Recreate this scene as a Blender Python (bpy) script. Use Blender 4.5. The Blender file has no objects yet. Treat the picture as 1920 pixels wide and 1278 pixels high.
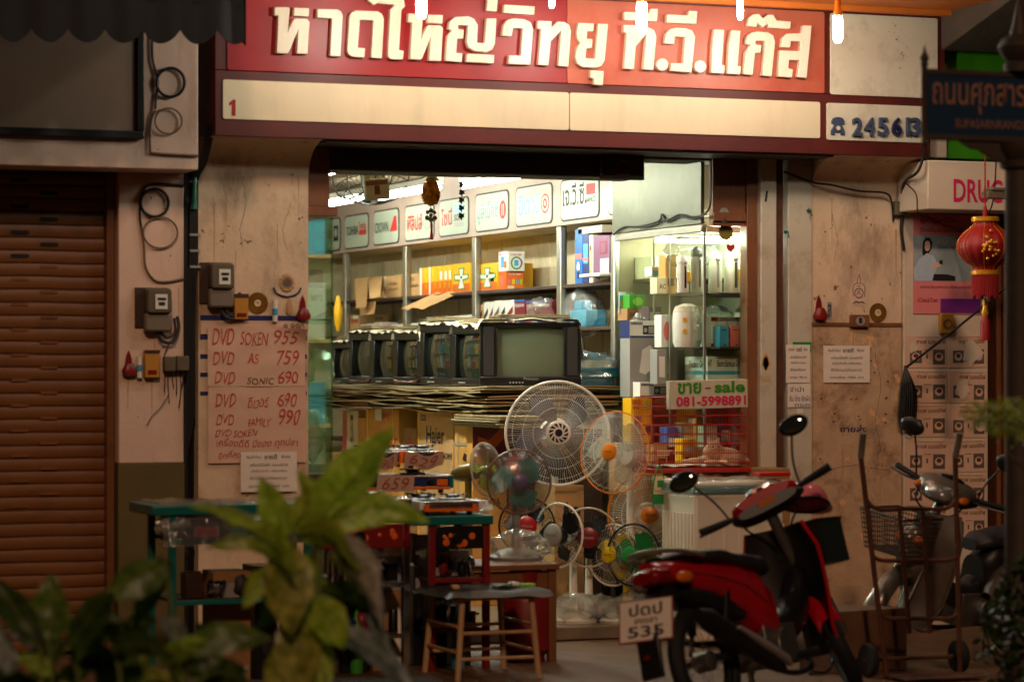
import bpy, bmesh, math, random
from mathutils import Vector as V, Matrix, noise as mnoise
R = math.radians
random.seed(7)
scene = bpy.context.scene
COL = scene.collection
# ------------------------------------------------------------------ camera, world, light, exposure
TH = math.atan(.385); S_ = math.sin(TH); C_ = math.cos(TH)
F_ = 5280.; D0 = 15.; CZ = 1.45; HY = 690.
cd = bpy.data.cameras.new('camera'); cam = bpy.data.objects.new('camera', cd); COL.objects.link(cam)
cam.location = (-D0 * S_, -D0 * C_, CZ)
cam.rotation_euler = (R(90), 0, -TH)
cd.lens = 99.; cd.sensor_width = 36.; cd.shift_y = (HY - 639.) / 1920.
cd.clip_start = .1; cd.clip_end = 400
cd.dof.use_dof = True; cd.dof.focus_distance = 16.6; cd.dof.aperture_fstop = 2.1
scene.camera = cam
scene.view_settings.view_transform = 'Standard'; scene.view_settings.look = 'None'
scene.view_settings.exposure = 0.0; scene.view_settings.gamma = 1.0
W = bpy.data.worlds.new('World'); scene.world = W; W.use_nodes = True
wn = W.node_tree; bgn = wn.nodes['Background']
sky = wn.nodes.new('ShaderNodeTexSky'); sky.sky_type = 'NISHITA'; sky.sun_disc = False
sky.sun_elevation = R(1.0); sky.sun_rotation = R(200)
wn.links.new(sky.outputs['Color'], bgn.inputs['Color']); bgn.inputs['Strength'].default_value = .008
sl = bpy.data.lights.new('sun', 'SUN'); so = bpy.data.objects.new('sun', sl); COL.objects.link(so)
sl.energy = .74; sl.angle = R(4); sl.color = (1.0, .60, .38)      # the orange street lighting from across the road
so.rotation_euler = V((.32, 1.0, -.62)).to_track_quat('-Z', 'Y').to_euler()
scene.cycles.max_bounces = 8; scene.cycles.transparent_max_bounces = 24
scene.cycles.caustics_reflective = False; scene.cycles.caustics_refractive = False
scene.cycles.sample_clamp_indirect = 4.0

# ------------------------------------------------------------------ photograph pixel -> point on a real plane
def onY(px, py, Y):
    k = (px - 960) / F_
    X = (k * (D0 + C_ * Y) + S_ * Y) / (C_ - k * S_); d = D0 + S_ * X + C_ * Y
    return V((X, Y, CZ + (HY - py) * d / F_))
def onX(px, py, X):
    k = (px - 960) / F_
    Y = (C_ * X - k * (D0 + S_ * X)) / (S_ + k * C_); d = D0 + S_ * X + C_ * Y
    return V((X, Y, CZ + (HY - py) * d / F_))
def mpp(X, Y): return (D0 + S_ * X + C_ * Y) / F_         # metres per pixel at a place

# ------------------------------------------------------------------ materials
def srgb(c):
    return tuple((x / 255 / 12.92) if x / 255 <= .04045 else ((x / 255 + .055) / 1.055) ** 2.4 for x in c) + (1,)
MATS = {}
def mat(name, rgb, rough=.5, metal=0, var=.12, scale=6., bump=0., bscale=None, coat=0, stain=None, samt=.5, sscale=1.6, emit=0, stretch=None, spec=.5, sstretch=None, stain2=None, s2scale=18., s2pos=.62, brick=None):
    m = bpy.data.materials.new(name); m.use_nodes = True; MATS[name] = m
    nt = m.node_tree; b = nt.nodes['Principled BSDF']; L = nt.links.new
    c = srgb(rgb)
    tc = nt.nodes.new('ShaderNodeTexCoord'); src = tc.outputs['Object']
    if stretch:
        mp = nt.nodes.new('ShaderNodeMapping'); mp.inputs['Scale'].default_value = stretch
        L(src, mp.inputs['Vector']); src = mp.outputs['Vector']
    col = None
    if var > 0 or bump > 0:
        n = nt.nodes.new('ShaderNodeTexNoise'); n.inputs['Scale'].default_value = scale; n.inputs['Detail'].default_value = 7; n.inputs['Roughness'].default_value = .65
        L(src, n.inputs['Vector'])
        r = nt.nodes.new('ShaderNodeValToRGB'); e = r.color_ramp.elements
        e[0].position = .3; e[1].position = .7
        e[0].color = tuple(x * (1 - var) for x in c[:3]) + (1,); e[1].color = tuple(min(1, x * (1 + var)) for x in c[:3]) + (1,)
        L(n.outputs['Fac'], r.inputs['Fac']); col = r.outputs['Color']
    if stain:
        n2 = nt.nodes.new('ShaderNodeTexNoise'); n2.inputs['Scale'].default_value = sscale; n2.inputs['Detail'].default_value = 9; n2.inputs['Roughness'].default_value = .72
        if sstretch:
            mq = nt.nodes.new('ShaderNodeMapping'); mq.inputs['Scale'].default_value = sstretch; L(tc.outputs['Object'], mq.inputs['Vector']); L(mq.outputs['Vector'], n2.inputs['Vector'])
        else: L(tc.outputs['Object'], n2.inputs['Vector'])
        r2 = nt.nodes.new('ShaderNodeValToRGB'); r2.color_ramp.elements[0].position = .5; r2.color_ramp.elements[1].position = .68
        L(n2.outputs['Fac'], r2.inputs['Fac'])
        ml = nt.nodes.new('ShaderNodeMath'); ml.operation = 'MULTIPLY'; ml.inputs[1].default_value = samt
        L(r2.outputs['Color'], ml.inputs[0])
        mx = nt.nodes.new('ShaderNodeMixRGB'); L(ml.outputs[0], mx.inputs['Fac'])
        if col: L(col, mx.inputs[1])
        else: mx.inputs[1].default_value = c
        mx.inputs[2].default_value = srgb(stain); col = mx.outputs['Color']
    if stain2:
        n3 = nt.nodes.new('ShaderNodeTexNoise'); n3.inputs['Scale'].default_value = s2scale; n3.inputs['Detail'].default_value = 5; n3.inputs['Roughness'].default_value = .6
        L(tc.outputs['Object'], n3.inputs['Vector']); r3 = nt.nodes.new('ShaderNodeValToRGB'); r3.color_ramp.elements[0].position = s2pos; r3.color_ramp.elements[1].position = s2pos + .03
        L(n3.outputs['Fac'], r3.inputs['Fac']); m3 = nt.nodes.new('ShaderNodeMixRGB'); L(r3.outputs['Color'], m3.inputs['Fac']); L(col, m3.inputs[1]); m3.inputs[2].default_value = srgb(stain2); col = m3.outputs['Color']
    if brick:
        bk = nt.nodes.new('ShaderNodeTexBrick'); bk.inputs['Scale'].default_value = 1.; bk.inputs['Brick Width'].default_value = brick; bk.inputs['Row Height'].default_value = brick; bk.inputs['Mortar Size'].default_value = .006; bk.offset = 0
        bk.inputs['Color1'].default_value = (1, 1, 1, 1); bk.inputs['Color2'].default_value = (.8, .8, .8, 1); bk.inputs['Mortar'].default_value = (.25, .25, .25, 1)
        L(tc.outputs['Object'], bk.inputs['Vector']); m4 = nt.nodes.new('ShaderNodeMixRGB'); m4.blend_type = 'MULTIPLY'; m4.inputs['Fac'].default_value = 1; L(col, m4.inputs[1]); L(bk.outputs['Color'], m4.inputs[2]); col = m4.outputs['Color']
    if col: L(col, b.inputs['Base Color'])
    else: b.inputs['Base Color'].default_value = c
    b.inputs['Roughness'].default_value = rough; b.inputs['Metallic'].default_value = metal
    b.inputs['Specular IOR Level'].default_value = spec
    if coat: b.inputs['Coat Weight'].default_value = coat; b.inputs['Coat Roughness'].default_value = .08
    if bump > 0:
        nb = nt.nodes.new('ShaderNodeTexNoise'); nb.inputs['Scale'].default_value = bscale or scale * 4; nb.inputs['Detail'].default_value = 6
        L(src, nb.inputs['Vector'])
        bp = nt.nodes.new('ShaderNodeBump'); bp.inputs['Strength'].default_value = bump; bp.inputs['Distance'].default_value = .01
        L(nb.outputs['Fac'], bp.inputs['Height']); L(bp.outputs['Normal'], b.inputs['Normal'])
    if emit:
        b.inputs['Emission Color'].default_value = c; b.inputs['Emission Strength'].default_value = emit
    return m
def clear_mat(name, tint, gloss=.25, rough=.05, bump=0., bscale=30., haze=0., hazecol=(230, 230, 220)):
    m = bpy.data.materials.new(name); m.use_nodes = True; MATS[name] = m
    nt = m.node_tree; nt.nodes.remove(nt.nodes['Principled BSDF']); L = nt.links.new
    out = nt.nodes['Material Output']
    tr = nt.nodes.new('ShaderNodeBsdfTransparent'); tr.inputs['Color'].default_value = tint + (1,)
    gl = nt.nodes.new('ShaderNodeBsdfGlossy'); gl.inputs['Roughness'].default_value = rough
    fr = nt.nodes.new('ShaderNodeLayerWeight'); fr.inputs['Blend'].default_value = .5
    pw = nt.nodes.new('ShaderNodeMath'); pw.operation = 'POWER'; L(fr.outputs['Facing'], pw.inputs[0]); pw.inputs[1].default_value = 4.5 - 5 * gloss
    ma = nt.nodes.new('ShaderNodeMath'); ma.operation = 'MULTIPLY_ADD'; L(pw.outputs[0], ma.inputs[0]); ma.inputs[1].default_value = .75; ma.inputs[2].default_value = .03 + gloss * .15
    mx = nt.nodes.new('ShaderNodeMixShader'); L(ma.outputs[0], mx.inputs['Fac'])
    first = tr.outputs[0]
    if haze:
        df = nt.nodes.new('ShaderNodeBsdfDiffuse'); df.inputs['Color'].default_value = srgb(hazecol)
        m2 = nt.nodes.new('ShaderNodeMixShader'); m2.inputs['Fac'].default_value = haze
        L(tr.outputs[0], m2.inputs[1]); L(df.outputs[0], m2.inputs[2]); first = m2.outputs[0]
    L(first, mx.inputs[1]); L(gl.outputs[0], mx.inputs[2]); L(mx.outputs[0], out.inputs['Surface'])
    if bump:
        tc = nt.nodes.new('ShaderNodeTexCoord'); nb = nt.nodes.new('ShaderNodeTexNoise'); nb.inputs['Scale'].default_value = bscale; nb.inputs['Detail'].default_value = 4
        L(tc.outputs['Object'], nb.inputs['Vector'])
        bp = nt.nodes.new('ShaderNodeBump'); bp.inputs['Strength'].default_value = bump; bp.inputs['Distance'].default_value = .008
        L(nb.outputs['Fac'], bp.inputs['Height']); L(bp.outputs['Normal'], gl.inputs['Normal']); L(bp.outputs['Normal'], fr.inputs['Normal'])
    return m
def emit_mat(name, rgb, s):
    m = bpy.data.materials.new(name); m.use_nodes = True; MATS[name] = m
    b = m.node_tree.nodes['Principled BSDF']; b.inputs['Base Color'].default_value = (.8, .8, .8, 1)
    b.inputs['Emission Color'].default_value = rgb + (1,); b.inputs['Emission Strength'].default_value = s
    return m
def M(n): return MATS[n]

def leafmat(name, rgb, rgb2, tr=.35):
    m = bpy.data.materials.new(name); m.use_nodes = True; MATS[name] = m; nt = m.node_tree; L = nt.links.new; b = nt.nodes['Principled BSDF']
    tc = nt.nodes.new('ShaderNodeTexCoord'); n = nt.nodes.new('ShaderNodeTexNoise'); n.inputs['Scale'].default_value = 26; n.inputs['Detail'].default_value = 6
    L(tc.outputs['Object'], n.inputs['Vector']); r = nt.nodes.new('ShaderNodeValToRGB'); r.color_ramp.elements[0].position = .35; r.color_ramp.elements[1].position = .68
    r.color_ramp.elements[0].color = srgb(rgb); r.color_ramp.elements[1].color = srgb(rgb2); L(n.outputs['Fac'], r.inputs['Fac']); L(r.outputs['Color'], b.inputs['Base Color']); b.inputs['Roughness'].default_value = .38
    t_ = nt.nodes.new('ShaderNodeBsdfTranslucent'); L(r.outputs['Color'], t_.inputs['Color']); mx = nt.nodes.new('ShaderNodeMixShader'); mx.inputs['Fac'].default_value = tr
    L(b.outputs[0], mx.inputs[1]); L(t_.outputs[0], mx.inputs[2]); L(mx.outputs[0], nt.nodes['Material Output'].inputs['Surface'])
# ------------------------------------------------------------------ mesh building
MW = {}
class MB:
    def __init__(s): s.v = []; s.f = []; s.m = []
    def add(s, vs, fs, mi=0):
        o = len(s.v); s.v += [V(p) for p in vs]; s.f += [tuple(i + o for i in f) for f in fs]; s.m += [mi] * len(fs); return s
    def box(s, a, b, mi=0):
        x0, y0, z0 = [min(p, q) for p, q in zip(a, b)]; x1, y1, z1 = [max(p, q) for p, q in zip(a, b)]
        return s.add([(x0, y0, z0), (x1, y0, z0), (x1, y1, z0), (x0, y1, z0), (x0, y0, z1), (x1, y0, z1), (x1, y1, z1), (x0, y1, z1)],
              [(0, 3, 2, 1), (4, 5, 6, 7), (0, 1, 5, 4), (1, 2, 6, 5), (2, 3, 7, 6), (3, 0, 4, 7)], mi)
    def obox(s, c, size, rot=None, mi=0):
        c = V(c); h = V(size) / 2; q = []
        for z in (-1, 1):
            for x, y in ((-1, -1), (1, -1), (1, 1), (-1, 1)):
                p = V((x * h.x, y * h.y, z * h.z)); q.append(c + (rot @ p if rot else p))
        return s.add(q, [(0, 3, 2, 1), (4, 5, 6, 7), (0, 1, 5, 4), (1, 2, 6, 5), (2, 3, 7, 6), (3, 0, 4, 7)], mi)
    def tube(s, pts, r, n=8, closed=False, mi=0, flat=None):
        pts = [V(p) for p in pts]; k = len(pts); rr = r if isinstance(r, (list, tuple)) else [r] * k
        vs = []; up = None
        for i, p in enumerate(pts):
            a = pts[(i - 1) % k] if (closed or i) else p; b = pts[(i + 1) % k] if (closed or i < k - 1) else p
            t = (b - a); t = t.normalized() if t.length > 1e-9 else V((0, 0, 1))
            if up is None: up = V((0, 0, 1)) if abs(t.z) < .9 else V((1, 0, 0))
            u = t.cross(up); u = u.normalized() if u.length > 1e-6 else t.orthogonal().normalized()
            w = u.cross(t).normalized(); up = w
            for j in range(n):
                an = 2 * math.pi * j / n; vs.append(p + u * (math.cos(an) * rr[i]) + w * (math.sin(an) * rr[i] * (flat or 1)))
        fs = []
        for i in range(k if closed else k - 1):
            for j in range(n):
                a = i * n + j; b = i * n + (j + 1) % n; c = ((i + 1) % k) * n + (j + 1) % n; d = ((i + 1) % k) * n + j
                fs.append((a, b, c, d))
        if not closed: fs += [tuple(range(n - 1, -1, -1)), tuple(range((k - 1) * n, k * n))]
        return s.add(vs, fs, mi)
    def lathe(s, prof, o=(0, 0, 0), ax=(0, 0, 1), n=20, mi=0, caps=True, sx=1., sy=1.):
        o = V(o); ax = V(ax).normalized(); q = ax.to_track_quat('Z', 'Y').to_matrix(); vs = []
        for r, z in prof:
            for j in range(n):
                a = 2 * math.pi * j / n; vs.append(o + q @ V((r * math.cos(a) * sx, r * math.sin(a) * sy, z)))
        fs = []; k = len(prof)
        for i in range(k - 1):
            for j in range(n):
                fs.append((i * n + j, i * n + (j + 1) % n, (i + 1) * n + (j + 1) % n, (i + 1) * n + j))
        if caps: fs += [tuple(range(n - 1, -1, -1)), tuple(range((k - 1) * n, k * n))]
        return s.add(vs, fs, mi)
    def prism(s, poly, d, mi=0):
        n = len(poly); d = V(d); a = [V(p) for p in poly]
        fs = [tuple(range(n - 1, -1, -1)), tuple(range(n, 2 * n))] + [(i, (i + 1) % n, n + (i + 1) % n, n + i) for i in range(n)]
        return s.add(a + [p + d for p in a], fs, mi)
    def grid(s, fn, nu, nv, mi=0, closeu=False):
        vs = [fn(i / nu, j / nv) for j in range(nv + 1) for i in range(nu + (0 if closeu else 1))]; w = nu + (0 if closeu else 1)
        fs = []
        for j in range(nv):
            for i in range(nu):
                i2 = (i + 1) % w; fs.append((j * w + i, j * w + i2, (j + 1) * w + i2, (j + 1) * w + i))
        return s.add(vs, fs, mi)
    def ball(s, c, r, n=12, mi=0, rot=None, jit=0):
        c = V(c); r = V(r) if not isinstance(r, (int, float)) else V((r, r, r))
        def fn(u, v):
            a = 2 * math.pi * u; b = math.pi * (v - .5); b = max(-1.55, min(1.55, b))
            p = V((math.cos(a) * math.cos(b) * r.x, math.sin(a) * math.cos(b) * r.y, math.sin(b) * r.z))
            if jit: p *= 1 + jit * mnoise.noise((p + c) * (3.2 / max(r)))
            return c + (rot @ p if rot else p)
        return s.grid(fn, n, max(5, n * 2 // 3), mi, closeu=True)
    def quad(s, a, b, c, d, mi=0): return s.add([a, b, c, d], [(0, 1, 2, 3)], mi)
    def mesh(s, name, mats, inv=None, smooth=True, ang=38):
        me = bpy.data.meshes.new(name); vs = [inv @ p for p in s.v] if inv else s.v
        me.from_pydata([tuple(p) for p in vs], [], s.f); mats = mats if isinstance(mats, (list, tuple)) else [mats]
        for m in mats: me.materials.append(M(m) if isinstance(m, str) else m)
        if len(mats) > 1: me.polygons.foreach_set('material_index', s.m)
        bm = bmesh.new(); bm.from_mesh(me); bmesh.ops.recalc_face_normals(bm, faces=bm.faces); bm.to_mesh(me); bm.free()
        if smooth:
            me.polygons.foreach_set('use_smooth', [True] * len(me.polygons)); me.set_sharp_from_angle(angle=R(ang))
        me.update(); return me
    def build(s, name, mats, parent=None, bevel=0, smooth=True, ang=38, label=None, seg=2):
        inv = MW[parent.name].inverted() if parent and parent.name in MW else None
        o = bpy.data.objects.new(name, s.mesh(name, mats, inv, smooth, ang)); COL.objects.link(o)
        if parent:
            o.parent = parent; MW[o.name] = MW[parent.name]
        if bevel:
            b = o.modifiers.new('bevel', 'BEVEL'); b.width = bevel; b.segments = seg; b.limit_method = 'ANGLE'; b.angle_limit = R(40)
        if label: o['label'] = label
        return o
    def solo(s, name, mats, label, cat, group=None, **k):
        lo = [min(p[i] for p in s.v) for i in range(3)]; hi = [max(p[i] for p in s.v) for i in range(3)]
        c = V(((lo[0] + hi[0]) / 2, (lo[1] + hi[1]) / 2, lo[2])); s.v = [p - c for p in s.v]
        o = s.build(name, mats, None, **k); o.location = c; o['label'] = label; o['category'] = cat
        MW[o.name] = Matrix.Translation(c)
        if group: o['group'] = group
        return o
    def struct(s, name, mats, **k):
        o = s.build(name, mats, None, **k); o['kind'] = 'structure'; o['label'] = name.replace('_', ' '); MW[o.name] = Matrix.Identity(4); return o
    def ofs(s, d):
        s.v = [p + V(d) for p in s.v]; return s
    def xf(s, m):
        s.v = [m @ p for p in s.v]; return s
def T(name, label, cat, loc=(0, 0, 0), rz=0, group=None, local=False):
    o = bpy.data.objects.new(name, None); COL.objects.link(o); o.empty_display_size = .1
    o.location = loc; o.rotation_euler = (0, 0, rz); o['label'] = label; o['category'] = cat
    if group: o['group'] = group
    MW[o.name] = Matrix.Identity(4) if local else Matrix.Translation(V(loc)) @ Matrix.Rotation(rz, 4, 'Z')
    return o
def copy_tree(o, parent=None):
    c = o.copy(); COL.objects.link(c); c.parent = parent
    for ch in o.children: copy_tree(ch, c)
    return c

# ------------------------------------------------------------------ writing
TXT = {}
def text_mesh(s, bold=0, shear=0):
    k = (s, bold, shear)
    if k not in TXT:
        cu = bpy.data.curves.new('t', 'FONT'); cu.body = s; cu.offset = bold; cu.shear = shear; cu.resolution_u = 3; cu.fill_mode = 'FRONT'
        o = bpy.data.objects.new('t', cu); COL.objects.link(o)
        dg = bpy.context.evaluated_depsgraph_get(); me = bpy.data.meshes.new_from_object(o.evaluated_get(dg))
        vs = [v.co.copy() for v in me.vertices]; fs = [tuple(p.vertices) for p in me.polygons]
        bpy.data.objects.remove(o); bpy.data.curves.remove(cu); bpy.data.meshes.remove(me)
        x0 = min(v.x for v in vs); x1 = max(v.x for v in vs); y0 = min(v.y for v in vs); y1 = max(v.y for v in vs)
        TXT[k] = ([((v.x - x0) / (x1 - x0 + 1e-9), (v.y - y0) / (y1 - y0 + 1e-9)) for v in vs], fs, (x1 - x0) / (y1 - y0 + 1e-9))
    return TXT[k]
def txt(mb, s, o, r, u, w=None, h=None, mi=0, bold=0, shear=0, ext=0):
    """writes s with its lower left corner at o, along r, up u, w wide and h high (metres)"""
    vs, fs, asp = text_mesh(s, bold, shear); o = V(o); r = V(r).normalized(); u = V(u).normalized()
    if w is None: w = h * asp
    if h is None: h = w / asp
    P = [o + r * (x * w) + u * (y * h) for x, y in vs]
    if ext:
        n = r.cross(u) * ext
        # front faces raised by ext and joined to the back outline
        from collections import Counter
        e = Counter()
        for f in fs:
            for i in range(len(f)): e[tuple(sorted((f[i], f[(i + 1) % len(f)])))] += 1
        k = len(P); mb.add([p + n for p in P] + P, list(fs) + [(a, b, b + k, a + k) for (a, b), c in e.items() if c == 1], mi)
    else: mb.add(P, fs, mi)
    return mb
XR = V((1, 0, 0)); ZU = V((0, 0, 1)); YM = V((0, -1, 0))
def arc(c, r, a0, a1, n, u=XR, w=ZU):
    return [V(c) + V(u) * (r * math.cos(R(a0 + (a1 - a0) * i / n))) + V(w) * (r * math.sin(R(a0 + (a1 - a0) * i / n))) for i in range(n + 1)]
def spline(pts, n=6):
    pts = [V(p) for p in pts]; out = []
    for i in range(len(pts) - 1):
        p0 = pts[max(0, i - 1)]; p1 = pts[i]; p2 = pts[i + 1]; p3 = pts[min(len(pts) - 1, i + 2)]
        for k in range(n):
            t = k / n; out.append(.5 * ((2 * p1) + (p2 - p0) * t + (2 * p0 - 5 * p1 + 4 * p2 - p3) * t * t + (3 * p1 - p0 - 3 * p2 + p3) * t ** 3))
    return out + [pts[-1]]
def rrect(x0, z0, x1, z1, r, Y, n=4):
    o = []
    for cx, cz, a in ((x1 - r, z0 + r, -90), (x1 - r, z1 - r, 0), (x0 + r, z1 - r, 90), (x0 + r, z0 + r, 180)):
        for i in range(n + 1):
            t = R(a + 90 * i / n); o.append(V((cx + r * math.cos(t), Y, cz + r * math.sin(t))))
    return o

# ------------------------------------------------------------------ palette
mat('plaster_tan', (218, 190, 158), .85, var=.12, scale=5, bump=.25, bscale=30, stain=(112, 74, 50), samt=.55, sscale=2.6, sstretch=(1.6, 1.6, .8), stain2=(120, 84, 60), s2scale=16, s2pos=.66)
mat('plaster_peel', (190, 158, 124), .85, var=.14, scale=7, bump=.4, bscale=26, stain=(104, 62, 38), samt=.75, sscale=6, stain2=(224, 170, 116), s2scale=9, s2pos=.62)
mat('plaster_pink', (220, 188, 166), .8, var=.07, scale=3, bump=.12, bscale=50, stain=(150, 104, 80), samt=.4, sscale=2.4, sstretch=(2, 2, .5), stain2=(140, 100, 78), s2scale=24, s2pos=.70)
mat('olive_paint', (92, 78, 34), .7, var=.15, scale=5, bump=.1)
mat('shutter_brown', (120, 73, 35), .45, var=.12, scale=3, stain=(84, 48, 28), samt=.5, sscale=3, sstretch=(1, 1, 4))
mat('dark_slot', (18, 14, 12), .8, var=0)
mat('concrete_dark', (74, 62, 50), .9, var=.2, scale=6, bump=.3)
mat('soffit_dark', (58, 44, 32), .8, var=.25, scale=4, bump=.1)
mat('pavement', (104, 74, 46), .6, var=.2, scale=5, bump=.25, bscale=60, stain=(50, 38, 28), samt=.6, sscale=2, brick=.4)
mat('road', (50, 48, 46), .8, var=.25, scale=14, bump=.4, bscale=90)
mat('shop_floor', (120, 104, 84), .4, var=.2, scale=5, bump=.05, stain=(60, 48, 36), samt=.5)
mat('maroon_frame', (92, 30, 22), .45, var=.2, scale=6, stain=(50, 20, 14), samt=.4)
mat('sign_red', (156, 5, 14), .4, var=.06, scale=2)
mat('sign_salmon', (194, 100, 74), .4, var=.10, scale=2.2, stain=(178, 40, 26), samt=.55, sscale=1.6)
mat('sign_cream', (238, 218, 180), .4, var=.05, scale=2.2, stain=(168, 136, 96), samt=.14, sscale=2, sstretch=(4, 1, .7))
mat('sign_white', (228, 215, 188), .4, var=.05, scale=3, stain=(140, 115, 85), samt=.35, sscale=5)
mat('letter_cream', (250, 238, 212), .35, var=.04, scale=5, stain=(200, 170, 130), samt=.35, sscale=3, sstretch=(4, 1, 1))
mat('letter_blue', (66, 78, 104), .4, var=.15, scale=30)
mat('letter_navy', (30, 32, 70), .4, var=.1)
mat('letter_red', (176, 22, 26), .4, var=.1)
mat('awning', (13, 9, 8), .8, var=.2, scale=8, bump=.1)
mat('awning_navy', (12, 17, 24), .8, var=.2, scale=8)
mat('grey_panel', (150, 128, 108), .5, var=.08, scale=2)
mat('black_paint', (14, 13, 12), .45, var=.2, scale=20)
mat('rubber', (16, 16, 16), .75, var=.2, scale=30, bump=.1)
mat('cable_black', (22, 18, 16), .6, var=.1)
mat('cable_grey', (120, 98, 72), .6, var=.1)
mat('meter_grey', (96, 86, 66), .5, var=.1)
mat('meter_cover', (118, 104, 88), .5, var=.08)
mat('wood_dark', (58, 36, 22), .6, var=.25, scale=4, stretch=(1, 1, 9))
mat('wood_warm', (124, 76, 44), .5, var=.2, scale=5, stretch=(6, 6, 1), stain=(70, 40, 24), samt=.4)
mat('wood_pale', (184, 146, 104), .6, var=.2, scale=6, stretch=(5, 5, 1))
mat('beadboard', (200, 186, 150), .55, var=.10, scale=4, stretch=(1, 3, 1), stain=(130, 105, 70), samt=.4, sscale=3)
mat('pelmet', (164, 142, 128), .6, var=.10, scale=4, stain=(120, 92, 78), samt=.4, sscale=4)
mat('panel_white', (166, 174, 154), .6, var=.04, stain=(140, 140, 116), samt=.3, sscale=4)
mat('dash_face', (34, 30, 28), .12, var=.2, scale=30, coat=.8)
mat('card_shaded', (100, 68, 42), .85, var=.2, scale=7, bump=.15)  # cardboard darkened to stand in for the shade behind the hand truck
mat('shield_metal', (206, 208, 214), .28, metal=.55, var=.12, scale=12)
mat('ceiling_boards', (132, 118, 92), .8, var=.3, scale=9, bump=.3)
mat('galv', (84, 84, 66), .5, metal=.6, var=.12, scale=4, stain=(110, 110, 90), samt=.4, sscale=3)
mat('white_metal', (198, 188, 166), .5, var=.10, scale=4, stain=(130, 98, 64), samt=.55, sscale=4)
mat('rust', (84, 48, 28), .85, var=.35, scale=14, bump=.4)
mat('alu', (170, 164, 148), .35, metal=.8, var=.1, scale=8)
mat('steel', (196, 196, 192), .18, metal=1., var=.08, scale=8)
mat('chrome', (215, 215, 215), .08, metal=1., var=0)
mat('card', (190, 148, 96), .8, var=.12, scale=9, bump=.1, bscale=60)
mat('card_dark', (150, 108, 64), .8, var=.15, scale=9, bump=.1)
mat('card_grey', (140, 122, 88), .85, var=.22, scale=14, bump=.2)
mat('card_orange', (206, 150, 70), .7, var=.1, scale=8)
mat('ink_black', (26, 22, 20), .6, var=0)
mat('ink_red', (186, 36, 30), .6, var=.05)
mat('ink_brown', (90, 52, 30), .7, var=0)
mat('ink_grey', (96, 82, 72), .7, var=0)
mat('paper', (214, 176, 150), .8, var=.06, scale=6, bump=.25, bscale=9)
mat('paper_white', (230, 216, 200), .8, var=.04, scale=5, bump=.15, bscale=12)
mat('marker_red', (184, 62, 56), .7, var=.1, scale=30)
mat('pack_white', (226, 224, 214), .4, var=.03)
mat('pack_cream', (220, 204, 166), .5, var=.06)
mat('pack_yellow', (238, 180, 24), .35, var=.06, scale=3)
mat('pack_orange', (226, 104, 24), .35, var=.06, scale=4)
mat('pack_red', (190, 30, 34), .35, var=.05)
mat('pack_maroon', (120, 28, 40), .35, var=.05)
mat('pack_blue', (34, 96, 170), .35, var=.06)
mat('pack_lblue', (70, 160, 196), .35, var=.06)
mat('pack_navy', (30, 44, 96), .35, var=.05)
mat('pack_green', (60, 140, 40), .35, var=.1)
mat('pack_lime', (140, 200, 50), .35, var=.05)
mat('pack_pink', (226, 110, 110), .35, var=.05)
mat('pack_purple', (112, 70, 100), .4, var=.1)
mat('pack_teal', (30, 110, 110), .35, var=.08)
mat('tv_black', (17, 16, 17), .28, var=.15, scale=20)
mat('tv_maroon', (60, 12, 18), .2, var=.1, coat=.4)
mat('tv_speaker', (34, 27, 22), .7, var=.1)
mat('tv_screen', (104, 112, 90), .06, var=.03, spec=.8)
mat('tv_screen_dark', (34, 38, 30), .04, var=.05, spec=1.)
mat('foam', (196, 186, 160), .7, var=.06, scale=20)
mat('plastic_white', (228, 222, 208), .35, var=.04)
mat('plastic_grey', (150, 146, 140), .4, var=.05)
mat('plastic_black', (20, 19, 20), .35, var=.1)
mat('fan_navy', (14, 13, 40), .3, var=.05)
mat('fan_orange', (236, 136, 24), .3, var=.05)
mat('fan_teal', (40, 150, 144), .3, var=.05)
mat('fan_pink', (196, 96, 104), .35, var=.05)
mat('fan_purple', (92, 84, 120), .35, var=.05)
mat('fan_yellow', (226, 196, 24), .35, var=.05)
mat('fan_green', (34, 136, 62), .35, var=.05)
mat('fan_lime', (168, 196, 30), .35, var=.05)
mat('fan_olive', (124, 110, 44), .4, var=.08)
mat('fan_red', (176, 20, 34), .3, var=.05)
mat('fan_dkred', (116, 20, 30), .3, var=.05)
mat('fan_cage_brown', (120, 88, 62), .4, var=.05)
mat('cage_red', (160, 34, 24), .4, var=.15, scale=20)
mat('fur', (206, 172, 140), .9, var=.25, scale=18, bump=.6, bscale=60)
mat('washer', (218, 206, 184), .4, var=.04)
mat('pink_paint', (226, 120, 130), .2, var=.03, coat=.5)
mat('bike_red', (176, 8, 22), .2, var=.04, coat=.6)
mat('bike_dark', (84, 72, 62), .5, var=.3, scale=6, stain=(40, 32, 26), samt=.6)
mat('bike_silver', (128, 118, 104), .3, metal=.3, var=.08, coat=.3)
mat('bike_seat', (34, 34, 38), .5, var=.15, scale=30, bump=.1)
mat('bike_plastic', (24, 23, 24), .4, var=.15, scale=14)
mat('engine', (120, 118, 112), .4, metal=.8, var=.2, scale=10)
mat('lens_red', (130, 6, 10), .12, var=0, coat=.5)
mat('lens_amber', (226, 110, 20), .15, var=0, coat=.5)
mat('lens_clear', (210, 210, 205), .08, metal=.6, var=.1, scale=30)
mat('teal_enamel', (16, 100, 92), .3, var=.15, scale=9)
mat('gas_red', (120, 18, 18), .4, var=.15, scale=6)
mat('sign_blue', (14, 48, 78), .5, var=.1, scale=4)
mat('sign_text_pink', (150, 108, 84), .6, var=.05)
mat('iron_post', (64, 52, 42), .6, var=.25, scale=10, bump=.2)
mat('drug_wall', (214, 196, 172), .7, var=.06, scale=3, stain=(160, 130, 100), samt=.35)
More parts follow.
